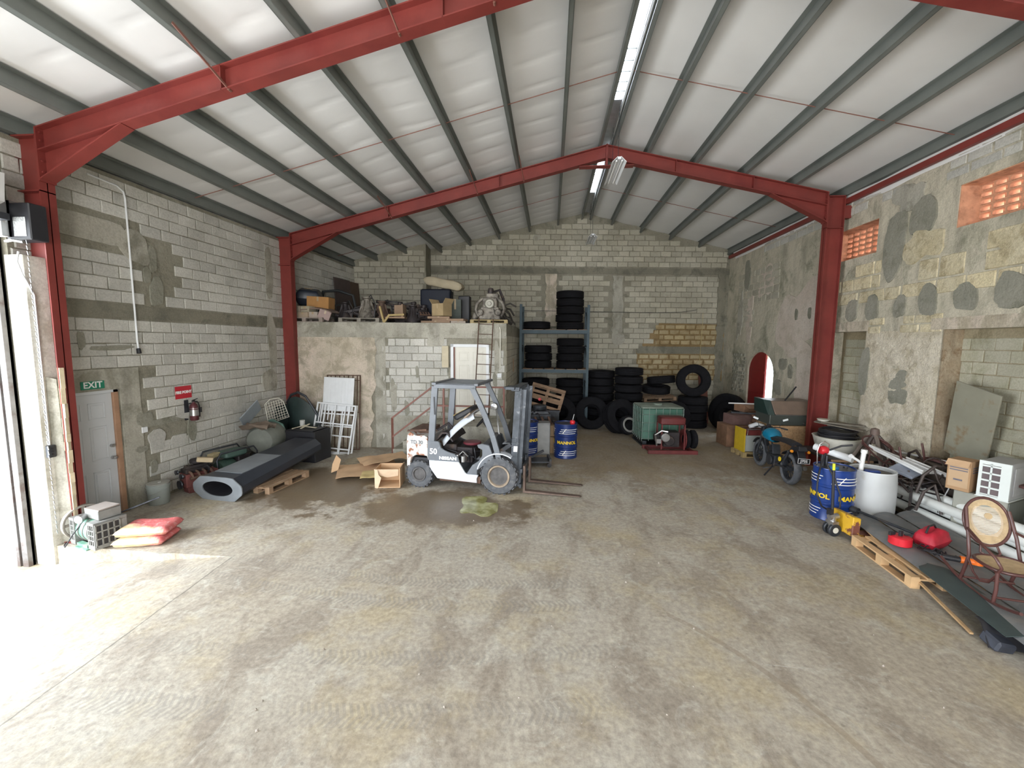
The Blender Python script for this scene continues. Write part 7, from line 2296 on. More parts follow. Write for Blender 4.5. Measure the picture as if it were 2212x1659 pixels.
mt_(lambda q: (q.tube([(-.36, 1.0, .98), (-.22, 1.12, 1.0), (0, 1.14, .97), (.22, 1.12, 1.0), (.36, 1.0, .98)], .012, 6), q.cyl((-.36, 1.0, .98), (-.26, 1.09, .99), .018, 8), q.cyl((.36, 1.0, .98), (.26, 1.09, .99), .018, 8)), 'handlebar', M['black'], smooth=50)
mt_(lambda q: (q.lathe([(0, -.05), (.08, -.03), (.095, .03), (.09, .06), (0, .08)], 18, (0, 1.25, .90), 'Y'), q.cyl((0, 1.14, 1.0), (0, 1.12, 1.04), .05, 14)), 'headlamp', M['black'], smooth=40)
for s in (-1, 1):
    mt_(lambda q: q.tube([(s * .22, 1.11, 1.0), (s * .27, 1.10, 1.12), (s * .30, 1.08, 1.18)], .006, 5), 'mirror_arm', M['black'])
    mt_(lambda q: (q.bar((s * .27, 1.08, 1.17), (s * .38, 1.08, 1.21), .02, .045)), 'mirror', M['white_paint'], bevel=.006)
    mt_(lambda q: q.lathe([(0, -.02), (.028, -.015), (.03, .01), (0, .02)], 12, (s * .16, -.26, .76), 'Y'), 'indicator', mat('amber', (.80, .28, .02), .3), smooth=40, label='amber indicator')
mt_(lambda q: q.b2(-.11, .11, -.43, -.422, .56, .66), 'number_plate', M['black'])
mt_(lambda q: [q.b2(a, b, -.434, -.43, c_, d_) for (a, b, c_, d_) in ((-.11, .11, .655, .662), (-.11, .11, .558, .565), (-.112, -.105, .558, .662), (.105, .112, .558, .662))], 'plate_rim', M['white'])
tp_ = text_part('J705', .075, M['white'], mb_, (.0, -.436, .61), (0, R(3), 0), depth=.0006, bold=.002)
tp_.location = mm @ Vector((0, -.436, .61))
mt_(lambda q: (q.bar((-.08, .5, .28), (-.30, .42, .02), .025, .02), q.bar((-.05, .55, .2), (-.22, .68, .12), .02, .02)), 'side_stand', M['black'])
mt_(lambda q: q.lathe([(0, -.01), (.05, -.005), (.05, .01), (0, .015)], 12, (-.14, .20, .47), 'X'), 'yellow_cap', M['yellow_print'], label='yellow round cap')

# ================================================================ drums, white tank, pallet jack
d3 = thing('oil_drum', 'bright blue MANNOL drum with hand pump and hose near the pallet jack', 'drum', (4.80, 7.33, 0))
M['blue_near'] = mat('blue_near', (.012, .045, .22), .3, .1, var=.1)
drum(d3, face=R(-88), m=M['blue_near'])
hp = thing('hand_pump', 'hand pump with a red body and chrome loop mounted on the nearest blue drum', 'pump', (4.66, 7.42, .86))
q = MB(); q.cyl((0, 0, .0), (0, 0, .22), .03, 10); q.cyl((.06, 0, 0), (.06, 0, .18), .02, 8); part('stand_pipe', q, M['dark_metal'], hp, smooth=40)
q = MB(); q.lathe([(0, -.06), (.06, -.055), (.075, -.02), (.075, .02), (.06, .055), (0, .06)], 18, (.0, 0, .27), 'X'); part('pump_body', q, mat('pump_red2', (.55, .02, .03), .35), hp, smooth=40)
q = MB(); q.tube([(-.09, -.02, -.05), (-.11, -.02, .25), (-.08, -.02, .38), (.0, -.02, .43), (.07, -.02, .38), (.08, -.02, .28)], .010, 7); part('crank_loop', q, M['chrome'], hp, smooth=60)
q = MB()
q.tube([(4.74, 7.40, 1.14), (4.86, 7.3, 1.24), (5.0, 7.25, 1.27)], .016, 7)
q.tube([(4.70, 7.4, 1.12), (4.55, 7.25, 1.0), (4.42, 7.12, .74), (4.38, 7.05, .48), (4.44, 7.0, .30), (4.58, 6.98, .22), (4.70, 6.97, .30), (4.70, 6.98, .50), (4.62, 7.02, .75), (4.58, 7.15, .93)], .014, 7)
tag(part('pump_hose', q, M['black'], smooth=60), 'black pump hose looping down the side of the nearest blue drum', 'hose')
q = MB(); q.cyl((.0, 0, 0), (0, 0, .05), .07, 16)
part('blue_cap', q, mat('cap_blue', (.02, .12, .30), .4), d3, loc=(-.08, -.11, .865), label='round blue cap')
wt = thing('plastic_barrel', 'white open-topped plastic barrel with a white pipe fitting, right of the blue drum', 'barrel', (5.44, 7.38, 0))
q = MB()
q.lathe([(0, .01), (.28, .01), (.30, .03), (.325, .15), (.33, .60), (.315, .80), (.30, .84), (.275, .83), (.285, .78), (.0, .77)], 36)
part('shell', q, mat('barrel_white', (.60, .62, .63), .45, var=.06, vs=2, col2=(.50, .48, .42), thr=(.58, .72), s2=2.5), wt, smooth=35)
q = MB(); q.lathe([(.0, .775), (.28, .775), (.28, .785), (0, .79)], 30); part('grime_top', q, mat('grime', (.13, .11, .09), .5), wt)
q = MB(); q.tube([(-.30, 0, .835)] + [(.305 * math.cos(R(180 + 15 * i)), .305 * math.sin(R(180 + 15 * i)), .835) for i in range(1, 24)], .012, 6, closed=True); part('rim', q, M['grille'], wt, smooth=60)
q = MB(); q.rbox((-.08, -.10, .82), (.20, .14, .07), .03); part('blue_lid', q, mat('lid_blue', (.03, .06, .22), .4), wt, smooth=40, label='small blue plastic lid')
pf = thing('pipe_fitting', 'white plastic standpipe with a side branch standing on the white barrel', 'pipe', (5.22, 7.34, .79))
q = MB(); q.cyl((0, 0, 0), (.03, 0, .36), .034, 12); q.cyl((.03, 0, .33), (.033, 0, .39), .045, 12); part('standpipe', q, M['white'], pf, smooth=40)
q = MB(); q.cyl((.01, 0, .16), (-.17, -.02, .27), .022, 10); q.cyl((-.165, -.02, .265), (-.195, -.022, .285), .034, 10); part('branch', q, M['white'], pf, smooth=40)
q = MB(); q.cyl((4.96, 8.15, 1.02), (5.28, 7.62, .93), .062, 16)
dp_ = part('white_pipe', q, M['white_paint'], smooth=40)
tag(dp_, 'thick white plastic pipe slanting behind the nearest blue drum', 'pipe')
# pallet jack
M['jack'] = mat('jack_yellow', (.62, .36, .02), .55, var=.1, vs=5, col2=(.16, .05, .03), thr=(.5, .55), s2=5)
pj = thing('pallet_jack', 'chipped yellow pallet jack with its black handle upright in front of the blue drum', 'pallet jack', (4.46, 6.62, 0), (0, 0, R(9)))
# local: forks run along -y ... +x side is the load side
q = MB(); q.add([(.0, -.25, .08), (.10, -.27, .08), (.10, .27, .08), (0, .25, .08), (.05, -.20, .36), (.16, -.22, .34), (.16, .22, .34), (.05, .20, .36)], [(0, 3, 2, 1), (4, 5, 6, 7), (0, 1, 5, 4), (1, 2, 6, 5), (2, 3, 7, 6), (3, 0, 4, 7)])
part('frame_head', q, M['jack'], pj, bevel=.01)
for s in (-1, 1):
    q = MB(); q.b2(.08, .95, s * .19 - .075, s * .19 + .075, .09, .115); q.b2(.08, .95, s * .19 - .075, s * .19 - .06, .06, .09); q.b2(.08, .95, s * .19 + .06, s * .19 + .075, .06, .09); part('fork', q, M['jack'], pj)
    q = MB(); q.lathe([(.03, -.025), (.09, -.025), (.10, -.015), (.10, .015), (.09, .025), (.03, .025)], 20, (-.10, s * .05, .10), 'Y', close=True); part('steer_wheel', q, M['dark_metal'], pj, smooth=35)
    q = MB(); q.lathe([(.0, -.027), (.045, -.027), (.045, .027), (0, .027)], 14, (-.10, s * .05, .10), 'Y'); part('wheel_hub', q, M['cream'], pj, smooth=35)
q = MB(); q.cyl((-.10, 0, .14), (-.10, 0, .30), .05, 14); q.cyl((-.16, 0, .28), (-.02, 0, .30), .045, 10); q.box((-.1, 0, .20), (.10, .14, .06)); part('pump_unit', q, M['steel'], pj, smooth=30)
q = MB(); q.cyl((-.11, 0, .30), (-.13, .02, 1.02), .020, 10); q.box((-.13, .02, .36), (.05, .08, .10)); part('handle_tube', q, M['black'], pj, smooth=40)
q = MB(); q.cyl((-.128, .018, .92), (-.132, .022, 1.12), .019, 10); part('handle_grip', q, mat('lime', (.62, .66, .02), .5), pj, label='lime-yellow grip')
# ---- pale pallet, long grey sheets lying over it, battens
p = thing('pallet', 'clean light wooden pallet at the front edge of the grey sheets', 'pallet', (4.80, 5.72, 0), (0, 0, R(86)), 'wooden pallets')
pallet(p, 1.12, .78, mat('fresh_wood', (.58, .38, .20), .8, var=.12, vs=4, vary=.08), h=.145, nd=5)
M['sheet_grey'] = mat('long_sheet_grey', (.17, .175, .18), .6, .1, var=.12, vs=2, col2=(.22, .21, .20))
for k, (off, y1, y0, zz) in enumerate(((0.0, 6.85, 3.4, .155), (.42, 7.0, 3.3, .16), (.84, 7.1, 3.3, .165))):
    q = MB()
    def shf(u, v, off=off, y1=y1, y0=y0, zz=zz):
        y = y1 + (y0 - y1) * v
        x = 4.80 + off + .40 * u - .13 * (7 - y)
        return (x, y, zz + .012 + .050 * math.sin(PI * u) ** .8 + (.02 * math.sin(PI * u) * (1 - min(1, v * 12))))
    q.sheet(shf, 10, 16, .008)
    tag(part('grey_sheet', q, M['sheet_grey'], smooth=60), ['long curved grey sheet nearest the light pallet', 'long curved grey sheet carrying the red cable reel', 'long curved grey sheet beside the white pipes'][k], 'sheet', 'long grey sheets on the floor')
q = MB()
def dk(u, v):
    y = 5.35 - 1.25 * v
    e = math.sqrt(max(0, 1 - max(0, 1 - v * 8) ** 2))
    xc = 4.66 - .13 * (5.4 - y) + .02
    return (xc + (u - .5) * .36 * max(.05, e), y, .235 + .012 * math.sin(PI * u) - .05 * v)
q.sheet(dk, 6, 20, .008)
tag(part('dark_sheet', q, mat('sheet_green', (.045, .065, .065), .55), smooth=60), 'dark green-grey strip with a rounded end lying on the nearest grey sheet', 'sheet')
for k, (a, b, lab, m) in enumerate((((4.86, 6.9, .19), (4.28, 4.35, .03), 'thin pale timber batten along the edge of the light pallet', 'wood'),)):
    q = MB(); q.bar(a, b, .03, .02); tag(part('batten', q, M[m]), lab, 'timber')
q = MB(); q.cyl((4.95, 7.0, .26), (5.25, 5.9, .27), .022, 8); q.cyl((4.93, 7.05, .26), (4.97, 6.95, .26), .05, 10)
tag(part('metal_tube', q, M['dark_metal'], smooth=40), 'dark thin tube lying on the grey sheets behind the red reel', 'tube')
# red cable reel, red bag, black cable, grinder
rl = thing('cable_reel', 'small bright red cable reel with a black stand on the grey sheets', 'reel', (4.78, 5.90, .222), (0, 0, R(15)))
q = MB(); q.lathe([(0, 0), (.11, 0), (.125, .01), (.125, .11), (.11, .12), (.06, .122), (0, .12)], 24); part('drum', q, mat('reel_red', (.62, .02, .035), .35), rl, smooth=40)
q = MB(); q.box((0, 0, .15), (.05, .03, .08)); q.box((-.08, .05, .14), (.09, .03, .05)); q.cyl((.06, 0, .13), (.14, -.04, .14), .014, 6); part('stand', q, M['black'], rl, bevel=.004)
M['bag_red'] = mat('bag_red', (.45, .015, .035), .55, var=.2, vs=8)
q = MB()
def bagf(u, v, s):
    x, y = (u - .5) * .34, (v - .5) * .26
    e = (min(1, min(u, 1 - u) * 6, min(v, 1 - v) * 6)) ** .4
    return (x, y, .11 + s * .10 * e + (.05 * u * e if s > 0 else 0) + .02 * noise.noise(Vector((u * 5, v * 5, s))) * e)
q.grid(lambda u, v: bagf(u, v, 1), 14, 10); q.grid(lambda u, v: bagf(u, v, -1), 14, 10, True)
rb_ = thing('red_bag', 'crumpled red tool bag beside the red cable reel', 'bag', (5.16, 5.88, .22), (0, R(-8), R(20)))
part('bag_body', q, M['bag_red'], rb_, smooth=60)
q = MB(); q.tube([(-.1, 0, .22), (-.05, 0, .30), (.05, 0, .30), (.1, 0, .22)], .012, 6); part('bag_handle', q, M['black'], rb_, smooth=60)
q = MB()
r2 = random.Random(17)
pts = []
for i in range(44):
    a = i * .42
    rr_ = .09 + .05 * math.sin(i * .37)
    pts.append((4.97 + rr_ * math.cos(a) + .003 * i, 5.68 + rr_ * math.sin(a) - .002 * i, .235 + .012 * (i % 5)))
pts += [(5.2, 5.55, .24), (5.28, 5.42, .25)]
q.tube(pts, .008, 5)
tag(part('power_cable', q, M['black'], smooth=60), 'tangled black power cable in front of the red bag', 'cable')
dr = thing('angle_grinder', 'orange and black power tool lying behind the rocking chair runner', 'power tool', (5.10, 5.42, .235), (0, 0, R(-30)))
q = MB(); q.cyl((-.16, 0, .04), (.02, 0, .045), .035, 12); part('grip', q, M['black'], dr, smooth=40)
q = MB(); q.cyl((.0, 0, .05), (.14, 0, .05), .045, 12, .035); q.lathe([(0, 0), (.05, 0), (.05, .04), (0, .05)], 12, (.15, 0, .03)); part('body', q, mat('orange', (.80, .17, .02), .4), dr, smooth=40)

# ================================================================ rocking chair (faces -y)
M['bent'] = mat('bentwood', (.085, .032, .028), .4, var=.2, vs=6, coat=.2)
M['cane'] = mat('cane', (.46, .34, .20), .85, var=.15, vs=20)
M['cane_light'] = mat('cane_light', (.62, .52, .40), .8)
def rocking_chair(t, full=True):
    for s in (-1, 1):
        x_ = s * .25
        q = MB(); pts = []
        for i in range(19):
            a = R(-128 + 76 * i / 18)
            pts.append((x_, .95 * math.cos(a) - .02, .95 * math.sin(a) + .97))
        pts = [(x_, -.62 + 1.3 * i / 18, .02 + .30 * ((-.62 + 1.3 * i / 18) - .02) ** 2) for i in range(19)]
        q.tube(pts, .019, 8); part('runner', q, M['bent'], t, smooth=60)
        q = MB(); q.tube([(x_, .30, .05), (x_, .24, .25), (x_, .20, .42), (x_ * .96, .27, .66), (x_ * .9, .36, .88), (x_ * .86, .40, .98)], .019, 8); part('rear_leg', q, M['bent'], t, smooth=60)
        q = MB(); q.tube([(x_, -.24, .04), (x_, -.26, .22), (x_, -.25, .42)], .019, 8); part('front_leg', q, M['bent'], t, smooth=60)
        q = MB(); q.tube([(x_ * .95, .30, .74), (x_ * 1.12, .12, .72), (x_ * 1.2, -.1, .66), (x_ * 1.15, -.26, .60), (x_, -.30, .50), (x_, -.24, .40)], .016, 8); part('arm', q, M['bent'], t, smooth=60)
        q = MB(); q.tube([(x_, .22, .38), (x_, .10, .24), (x_, -.02, .19), (x_, -.14, .24), (x_, -.24, .38)], .013, 7); part('brace', q, M['bent'], t, smooth=60)
    q = MB()
    for y_ in (-.22, .24):
        q = MB(); q.cyl((-.25, y_, .10), (.25, y_, .10), .014, 8); part('cross_rail', q, M['bent'], t)
    # seat ring and cane
    q = MB(); pts = [(.255 * math.copysign(abs(math.cos(a)) ** .7, math.cos(a)), .25 * math.copysign(abs(math.sin(a)) ** .7, math.sin(a)), .42) for a in [2 * PI * i / 28 for i in range(28)]]
    q.tube(pts, .020, 8, closed=True); part('seat_ring', q, M['bent'], t, smooth=60)
    q = MB(); q.add([(p[0] * .95, p[1] * .95, .425) for p in pts] + [(0, 0, .415)], [(i, (i + 1) % 28, 28) for i in range(28)]); part('seat_cane', q, M['cane'], t)
    # oval back, tilted
    mb2 = Matrix.Translation((0, .385, .82)) @ Matrix.Rotation(R(-17), 4, 'X')
    pts = [(.235 * math.cos(a), 0, .30 * math.sin(a)) for a in [2 * PI * i / 32 for i in range(32)]]
    q = MB(); q.x = mb2; q.tube(pts, .018, 8, closed=True); br = part('back_ring', q, M['bent'], t, smooth=60)
    q = MB(); q.x = mb2
    vs = [(p[0] * .93, 0, p[2] * .93) for p in pts] + [(p[0] * .62 , 0, p[2] * .62 + (.02)) for p in pts]
    q.add(vs, [(i, (i + 1) % 32, 32 + (i + 1) % 32, 32 + i) for i in range(32)]); part('back_cane', q, M['cane'], t)
    q = MB(); q.x = mb2
    for k in range(22):
        z_ = -.17 + .0165 * k
        w_ = .150 * math.sqrt(max(.05, 1 - ((z_ - .01) / .22) ** 2)) + .012
        q.b2(-w_, w_, -.004, .004, z_ - .0045, z_ + .0045)
    q.mi = 0
    part('back_weave', q, M['cane_light'], t)
    q = MB(); q.x = mb2; q.lathe([(0, -.008), (.04, -.008), (.04, .008), (0, .008)], 14, (.02, 0, .07), 'Y'); part('medallion', q, M['cane'], t)
    for s in (-1, 1):
        q = MB(); q.tube([(s * .08, .31, .54), (s * .10, .27, .45), (s * .05, .24, .42)], .013, 7); part('back_strut', q, M['bent'], t, smooth=60)
rc = thing('rocking_chair', 'dark bentwood rocking chair with cane oval back standing on the grey sheets', 'chair', (4.93, 4.74, .20), (0, 0, R(-12)))
rocking_chair(rc)
for o_ in [rc]: o_.scale = (.88, .88, .88)
# stacked broken chairs further back
r0 = clone(rc, 'broken rocking chair without cane tipped over in the scrap pile left of the carton', (6.30, 7.65, .62), (R(80), R(8), R(190)), scale=(.85, .85, .85))
M['bent2'] = mat('bentwood_dark', (.06, .045, .04), .5)
for ch in list(r0.children):
    if ch.name.split('.')[0] in ('seat_cane', 'back_cane', 'back_weave', 'medallion'):
        bpy.data.objects.remove(ch)

for r_ in (rc, r0):
    r_['group'] = 'bentwood rocking chairs'
# ---- black bumper part at the lower right edge
bp = thing('bumper_part', 'black shiny broken vehicle bumper part on the floor at the sheet ends', 'bumper', (4.62, 4.16, 0), (0, 0, R(-20)))
q = MB(); q.sheet(lambda u, v: (-.34 + .9 * u, -.12 + .26 * v + .06 * math.sin(PI * u), .02 + .17 * math.sin(PI * v * .6) - .06 * u * v + .01 * noise.noise(Vector((u * 6, v * 6, 4)))), 14, 8, .012); part('shell', q, M['black'], bp, smooth=50)
q = MB(); q.bar((-.26, .10, .19), (.56, .12, .16), .05, .016); part('bright_lip', q, mat('lip', (.30, .31, .36), .2, .6), bp, bevel=.004)
q = MB(); q.box((-.25, -.05, .06), (.18, .18, .11), rot=(.2, .2, .4)); q.box((.1, -.06, .05), (.24, .14, .1), rot=(.1, -.2, -.3)); part('bracket', q, mat('dusty_black', (.035, .04, .055), .6, var=.4), bp, bevel=.02)

# ================================================================ pipes, cabinet, air conditioner, carton, board
M['pvc'] = mat('pvc', (.74, .76, .74), .35, var=.03)
for k, (x0, z_, y1, y0) in enumerate(((6.02, .095, 8.3, 4.3), (6.16, .21, 8.4, 4.4), (6.02, .325, 8.5, 4.5), (6.17, .40, 8.3, 4.6))):
    q = MB(); L_ = y1 - y0
    q.lathe([(.066, 0), (.072, 0), (.072, L_), (.066, L_)], 18, (0, 0, 0), 'Y', close=True)
    o = part('white_pipe', q, M['pvc'], loc=(x0 + .02, y1, z_ + .10), rot=(0, 0, PI + R(1.5)), smooth=40)
    tag(o, ['lowest long white plastic pipe against the grey sheets', 'second long white pipe from the bottom of the bundle', 'third long white plastic pipe of the bundle', 'topmost long white pipe reaching behind the rocking chair'][k], 'pipe', 'long white plastic pipes')
rotc = R(28)
cbm = thing('grey_cabinet', 'plain olive-grey metal cabinet under the white air conditioner', 'cabinet', (6.40, 6.25, .0), (0, 0, rotc))
q = MB(); q.b2(0, .60, 0, .56, 0.02, .75); part('case', q, mat('cabinet_olive', (.30, .30, .26), .5, var=.05), cbm, bevel=.01)
q = MB(); q.b2(.02, .58, -.012, -.001, .05, .72); part('door', q, mat('cabinet_shade_side', (.16, .17, .155), .5, var=.08), cbm, bevel=.004)  # panel coloured darker to paint the shade on this side of the cabinet
q = MB(); q.b2(.52, .54, -.03, -.012, .36, .46); part('handle', q, M['steel'], cbm)
ac = thing('air_conditioner', 'white air conditioner unit with a square-holed side standing on the grey cabinet', 'air conditioner', (6.39, 6.24, .755), (0, 0, rotc))
M['ac_white'] = mat('ac_white', (.66, .70, .68), .45, var=.03); M['ac_grey'] = mat('ac_grey', (.42, .42, .42), .5, var=.03)
q = MB(); q.b2(.02, .60, 0, .32, 0, .52); part('case', q, M['ac_grey'], ac, bevel=.012)
q = MB(); q.b2(.10, .58, -.010, -.001, .06, .46); part('front_panel', q, mat('ac_panel', (.46, .46, .46), .45), ac, bevel=.02)
q = MB()
ys = [0.0, .07, .155, .185, .27, .32]
q.b2(0, .02, 0, .10, 0, .52); q.b2(0, .02, .285, .32, 0, .52); q.b2(0, .02, .185, .205, .03, .49)
for k in range(5): q.b2(0, .02, .10, .285, .03 + k * .105 - .012, .03 + k * .105 + .012)
q.b2(0, .02, .10, .285, .47, .52); q.b2(0, .02, .10, .285, 0, .03)
part('side_grille', q, M['ac_white'], ac)
q = MB(); q.b2(.016, .0195, .1, .3, .02, .48); part('grille_back', q, mat('maroon_dark', (.12, .09, .095), .6), ac)
q = MB(); q.b2(-.01, .61, -.01, .33, -.012, .0); part('base_tray', q, M['ac_white'], ac)
cbx = thing('shipping_carton', 'tan shipping carton with grey printed bands standing left of the air conditioner', 'box', (6.24, 6.60, .755), (0, 0, rotc))
q = MB(); q.b2(-.06, .24, 0, .26, 0, .46); part('body', q, mat('ship_card', (.42, .26, .14), .85, var=.06), cbx, bevel=.004)
q = MB(); q.b2(-.062, -.060, .02, .24, .05, .42); part('side_print', q, mat('ship_card_l', (.52, .36, .22), .85, var=.05), cbx)
q = MB()
for z_ in (.30, .335, .37): q.b2(-.064, -.062, .03, .23, z_, z_ + .016); q.b2(.0, .20, -.0022, -.001, z_ - .02, z_ - .004)
q.b2(-.064, -.062, .08, .18, .15, .175)
part('printed_band', q, mat('band_grey', (.16, .15, .18), .8), cbx)
q = MB(); q.x = Matrix.Translation((-.06, .13, .46)) @ Matrix.Rotation(R(-50), 4, 'Y'); q.b2(-.11, 0, -.12, .13, -.003, .003); part('flap', q, M['card'], cbx)
q = MB(); q.rbox((0, 0, .0), (.72, .024, 1.32), .006); 
bd = tag(part('cement_board', q, mat('cement_board', (.27, .26, .20), .85, var=.12, vs=2, col2=(.24, .18, .11), thr=(.55, .65), s2=2.5), loc=(6.88, 7.40, 1.62), rot=(R(0), R(7), R(-90 + 0))), 'stained grey-green cement board leaning in the blocked doorway', 'board')
bd.rotation_euler = (R(9), R(14), R(-88))
q = MB(); q.bar((6.62, 7.75, .97), (6.70, 6.15, .95), .16, .035)
tag(part('shelf_plank', q, mat('plank_brown', (.12, .055, .05), .7)), 'dark brown plank under the leaning board', 'plank')
q = MB(); q.b2(6.45, 6.95, 6.95, 7.85, .0, .93)
tag(part('old_crate', q, mat('dim_crate', (.10, .08, .065), .8, var=.2), bevel=.01), 'dim crate hidden behind the carton, holding up the leaning board', 'crate')
q = MB(); q.b2(6.40, 6.405, 7.2, 7.5, .1, .7)
# ---- the scrap pile along the right wall
pl_ = thing('work_table', 'dark low table under the tub of black cable', 'table', (6.18, 9.35, 0))
q = MB(); q.b2(-.55, .50, -.65, .55, .58, .63); part('top', q, M['oily'], pl_, bevel=.005)
for (x_, y_) in ((-.5, -.6), (.45, -.6), (-.5, .5), (.45, .5)):
    q = MB(); q.b2(x_ - .03, x_ + .03, y_ - .03, y_ + .03, 0, .58); part('leg', q, M['oily'], pl_)
q = MB(); q.b2(-.56, .20, -.70, -.655, .60, .635); part('edge_strip', q, mat('tan_edge', (.42, .26, .15), .8), pl_, label='tan wooden edge strip')
tb_ = thing('cable_tub', 'cream tub filled with coiled black cable on the low table by the red column', 'tub', (6.22, 9.5, .635))
q = MB(); q.lathe([(.0, 0), (.30, 0), (.38, .08), (.44, .30), (.455, .31), (.43, .315), (.36, .10), (.28, .03), (0, .03)], 28); part('tub', q, M['cream'], tb_, smooth=40)
q = MB()
for k in range(11):
    rr_ = .29 + .02 * (k % 4)
    z_ = .14 + .030 * k
    q.tube([(rr_ * math.cos(2 * PI * i / 22) + .015 * math.sin(k * 2), rr_ * math.sin(2 * PI * i / 22), z_ + .012 * math.sin(3 * 2 * PI * i / 22 + k)) for i in range(22)], .022, 6, closed=True)
q.lathe([(0, .05), (.28, .05), (.28, .42), (0, .44)], 20)
part('coiled_cable', q, M['black'], tb_, smooth=50)
q = MB(); q.box((.05, .05, .53), (.14, .9, .02), rot=(R(4), R(-6), R(38))); q.box((.12, .12, .57), (.8, .2, .03), rot=(0, R(4), R(-12))); 
tag(part('timber_strips', q, mat('slat_grey', (.17, .15, .12), .8), loc=(6.22, 9.5, .635)), 'grey-brown slats lying crossed on the tub of cable', 'slats')
q = MB(); q.lathe([(0, 0), (.09, .01), (.12, .05), (.11, .055), (0, .03)], 18)
tag(part('white_bowl', q, M['cream'], loc=(6.02, 9.68, 1.235), smooth=40), 'small white bowl on top of the slats over the cable tub', 'bowl')
# tripod of brown curved legs on the pile
tp2 = thing('tripod_stand', 'brown wooden pedestal with splayed legs standing upside down on the pile by the wall', 'stand', (6.24, 8.50, .49))
tp2.scale = (1.25, 1.25, 1.25)
q = MB(); q.lathe([(0, .68), (.05, .66), (.06, .60), (.045, .50), (.06, .44), (0, .42)], 12); part('hub', q, mat('stand_brown', (.13, .09, .075), .6), tp2, smooth=40)
for k in range(6):
    a = 2 * PI * k / 6 + .3
    q = MB(); q.tube([(0, 0, .60), (.10 * math.cos(a), .10 * math.sin(a), .48), (.22 * math.cos(a), .22 * math.sin(a), .22), (.34 * math.cos(a), .34 * math.sin(a), .0)], [.028, .03, .026, .02], 7); part('leg', q, M['bent2'] if k % 2 else mat('stand_brown2', (.15, .12, .10), .6), tp2, smooth=50)
q = MB(); q.b2(6.0, 6.68, 8.2, 8.66, 0, .48)
tag(part('dark_crate', q, M['oily'], bevel=.01), 'dark wooden crate under the upturned pedestal', 'crate')
for k, (x_, y_, z_, sc_, rt, lab) in enumerate(((6.45, 8.05, .62, .8, (R(100), 0, R(30)), 'dark broken chair frame lying against the wall behind the pedestal'), (6.15, 7.15, .60, .75, (R(65), R(20), R(120)), 'dark broken chair frame with curled arms between barrel and carton'))):
    t = thing('chair_frame', lab, 'chair frame', (x_, y_, z_), rt, 'broken chair frames')
    t.scale = (sc_, sc_, sc_)
    for s in (-1, 1):
        xx = s * .22
        q = MB(); q.tube([(xx, -.35, .05), (xx, -.1, 0), (xx, .2, .02), (xx, .42, .12)], .017, 7); part('runner', q, M['bent2'], t, smooth=60)
        q = MB(); q.tube([(xx, .2, .03), (xx, .16, .3), (xx * .9, .24, .6), (xx * .5, .28, .78), (0, .29, .82)], .018, 7); part('back_post', q, M['bent2'], t, smooth=60)
        q = MB(); q.tube([(xx, .2, .5), (xx * 1.3, 0, .52), (xx * 1.3, -.2, .44), (xx * 1.1, -.22, .3), (xx, -.12, .28)], .015, 7); part('arm', q, M['bent2'], t, smooth=60)
    q = MB(); q.tube([(.22 * math.cos(2 * PI * i / 20), .2 * math.sin(2 * PI * i / 20), .30) for i in range(20)], .018, 7, closed=True); part('seat_ring', q, M['bent2'], t, smooth=60)
sp_ = thing('steel_rack', 'low dark angle-iron rack buried in the scrap behind the white barrel', 'rack', (6.28, 7.75, 0))
q = MB()
for (a, b) in (((-.3, -.5, .05), (-.3, .5, .05)), ((.35, -.5, .05), (.35, .5, .05)), ((-.3, -.5, .62), (-.3, .4, .62)), ((.35, -.5, .62), (.35, .4, .62)), ((-.3, -.48, 0), (-.3, -.48, .64)), ((.35, -.48, 0), (.35, -.48, .64)), ((-.3, .4, 0), (-.3, .4, .64)), ((.35, .4, 0), (.35, .4, .64)), ((-.3, -.48, .62), (.35, -.48, .62)), ((-.3, .4, .62), (.35, .4, .62))):
    q.bar(a, b, .035, .035)
part('angle_frame', q, M['oily'], sp_)
r2 = random.Random(91)
q = MB()
for k in range(5):
    y_ = -.4 + .18 * k
    q.bar((-.34, y_, .65), (.38, y_ + .04, .66), .05, .012)
part('slat', q, mat('bronze_slat', (.20, .16, .14), .5, .3), sp_)
labs = ['white twin fluorescent batten lying highest on the scrap behind the white barrel', 'white fluorescent batten below the highest one on the scrap', 'short white tube piece lying right of the battens']
for k, (a, b, w_) in enumerate((((6.0, 8.25, 1.02), (6.05, 7.15, .86), .075), ((6.12, 8.3, .98), (6.22, 7.2, .86), .07), ((6.26, 7.75, .93), (6.36, 7.1, .84), .06))):
    q = MB(); q.bar(a, b, w_, .04); q.cyl(Vector(a) + Vector((-.02, 0, .035)), Vector(b) + Vector((-.02, 0, .035)), .016, 8)
    tag(part('light_batten', q, M['white'], bevel=.003), labs[k], 'light fitting', 'light fittings on the scrap')
q = MB(); q.box((0, 0, 0), (.30, .34, .05), rot=(R(14), R(-12), R(25)))
tag(part('blue_grey_plate', q, mat('blue_grey', (.26, .29, .36), .5), loc=(5.98, 7.42, .82), bevel=.01), 'blue-grey sheet metal plate propped behind the white barrel', 'plate')
q = MB(); q.cyl((6.68, 9.0, .84), (6.66, 7.45, .98), .020, 10)
tag(part('conduit_length', q, M['white'], smooth=40), 'long thin white conduit leaning along the right wall', 'pipe')
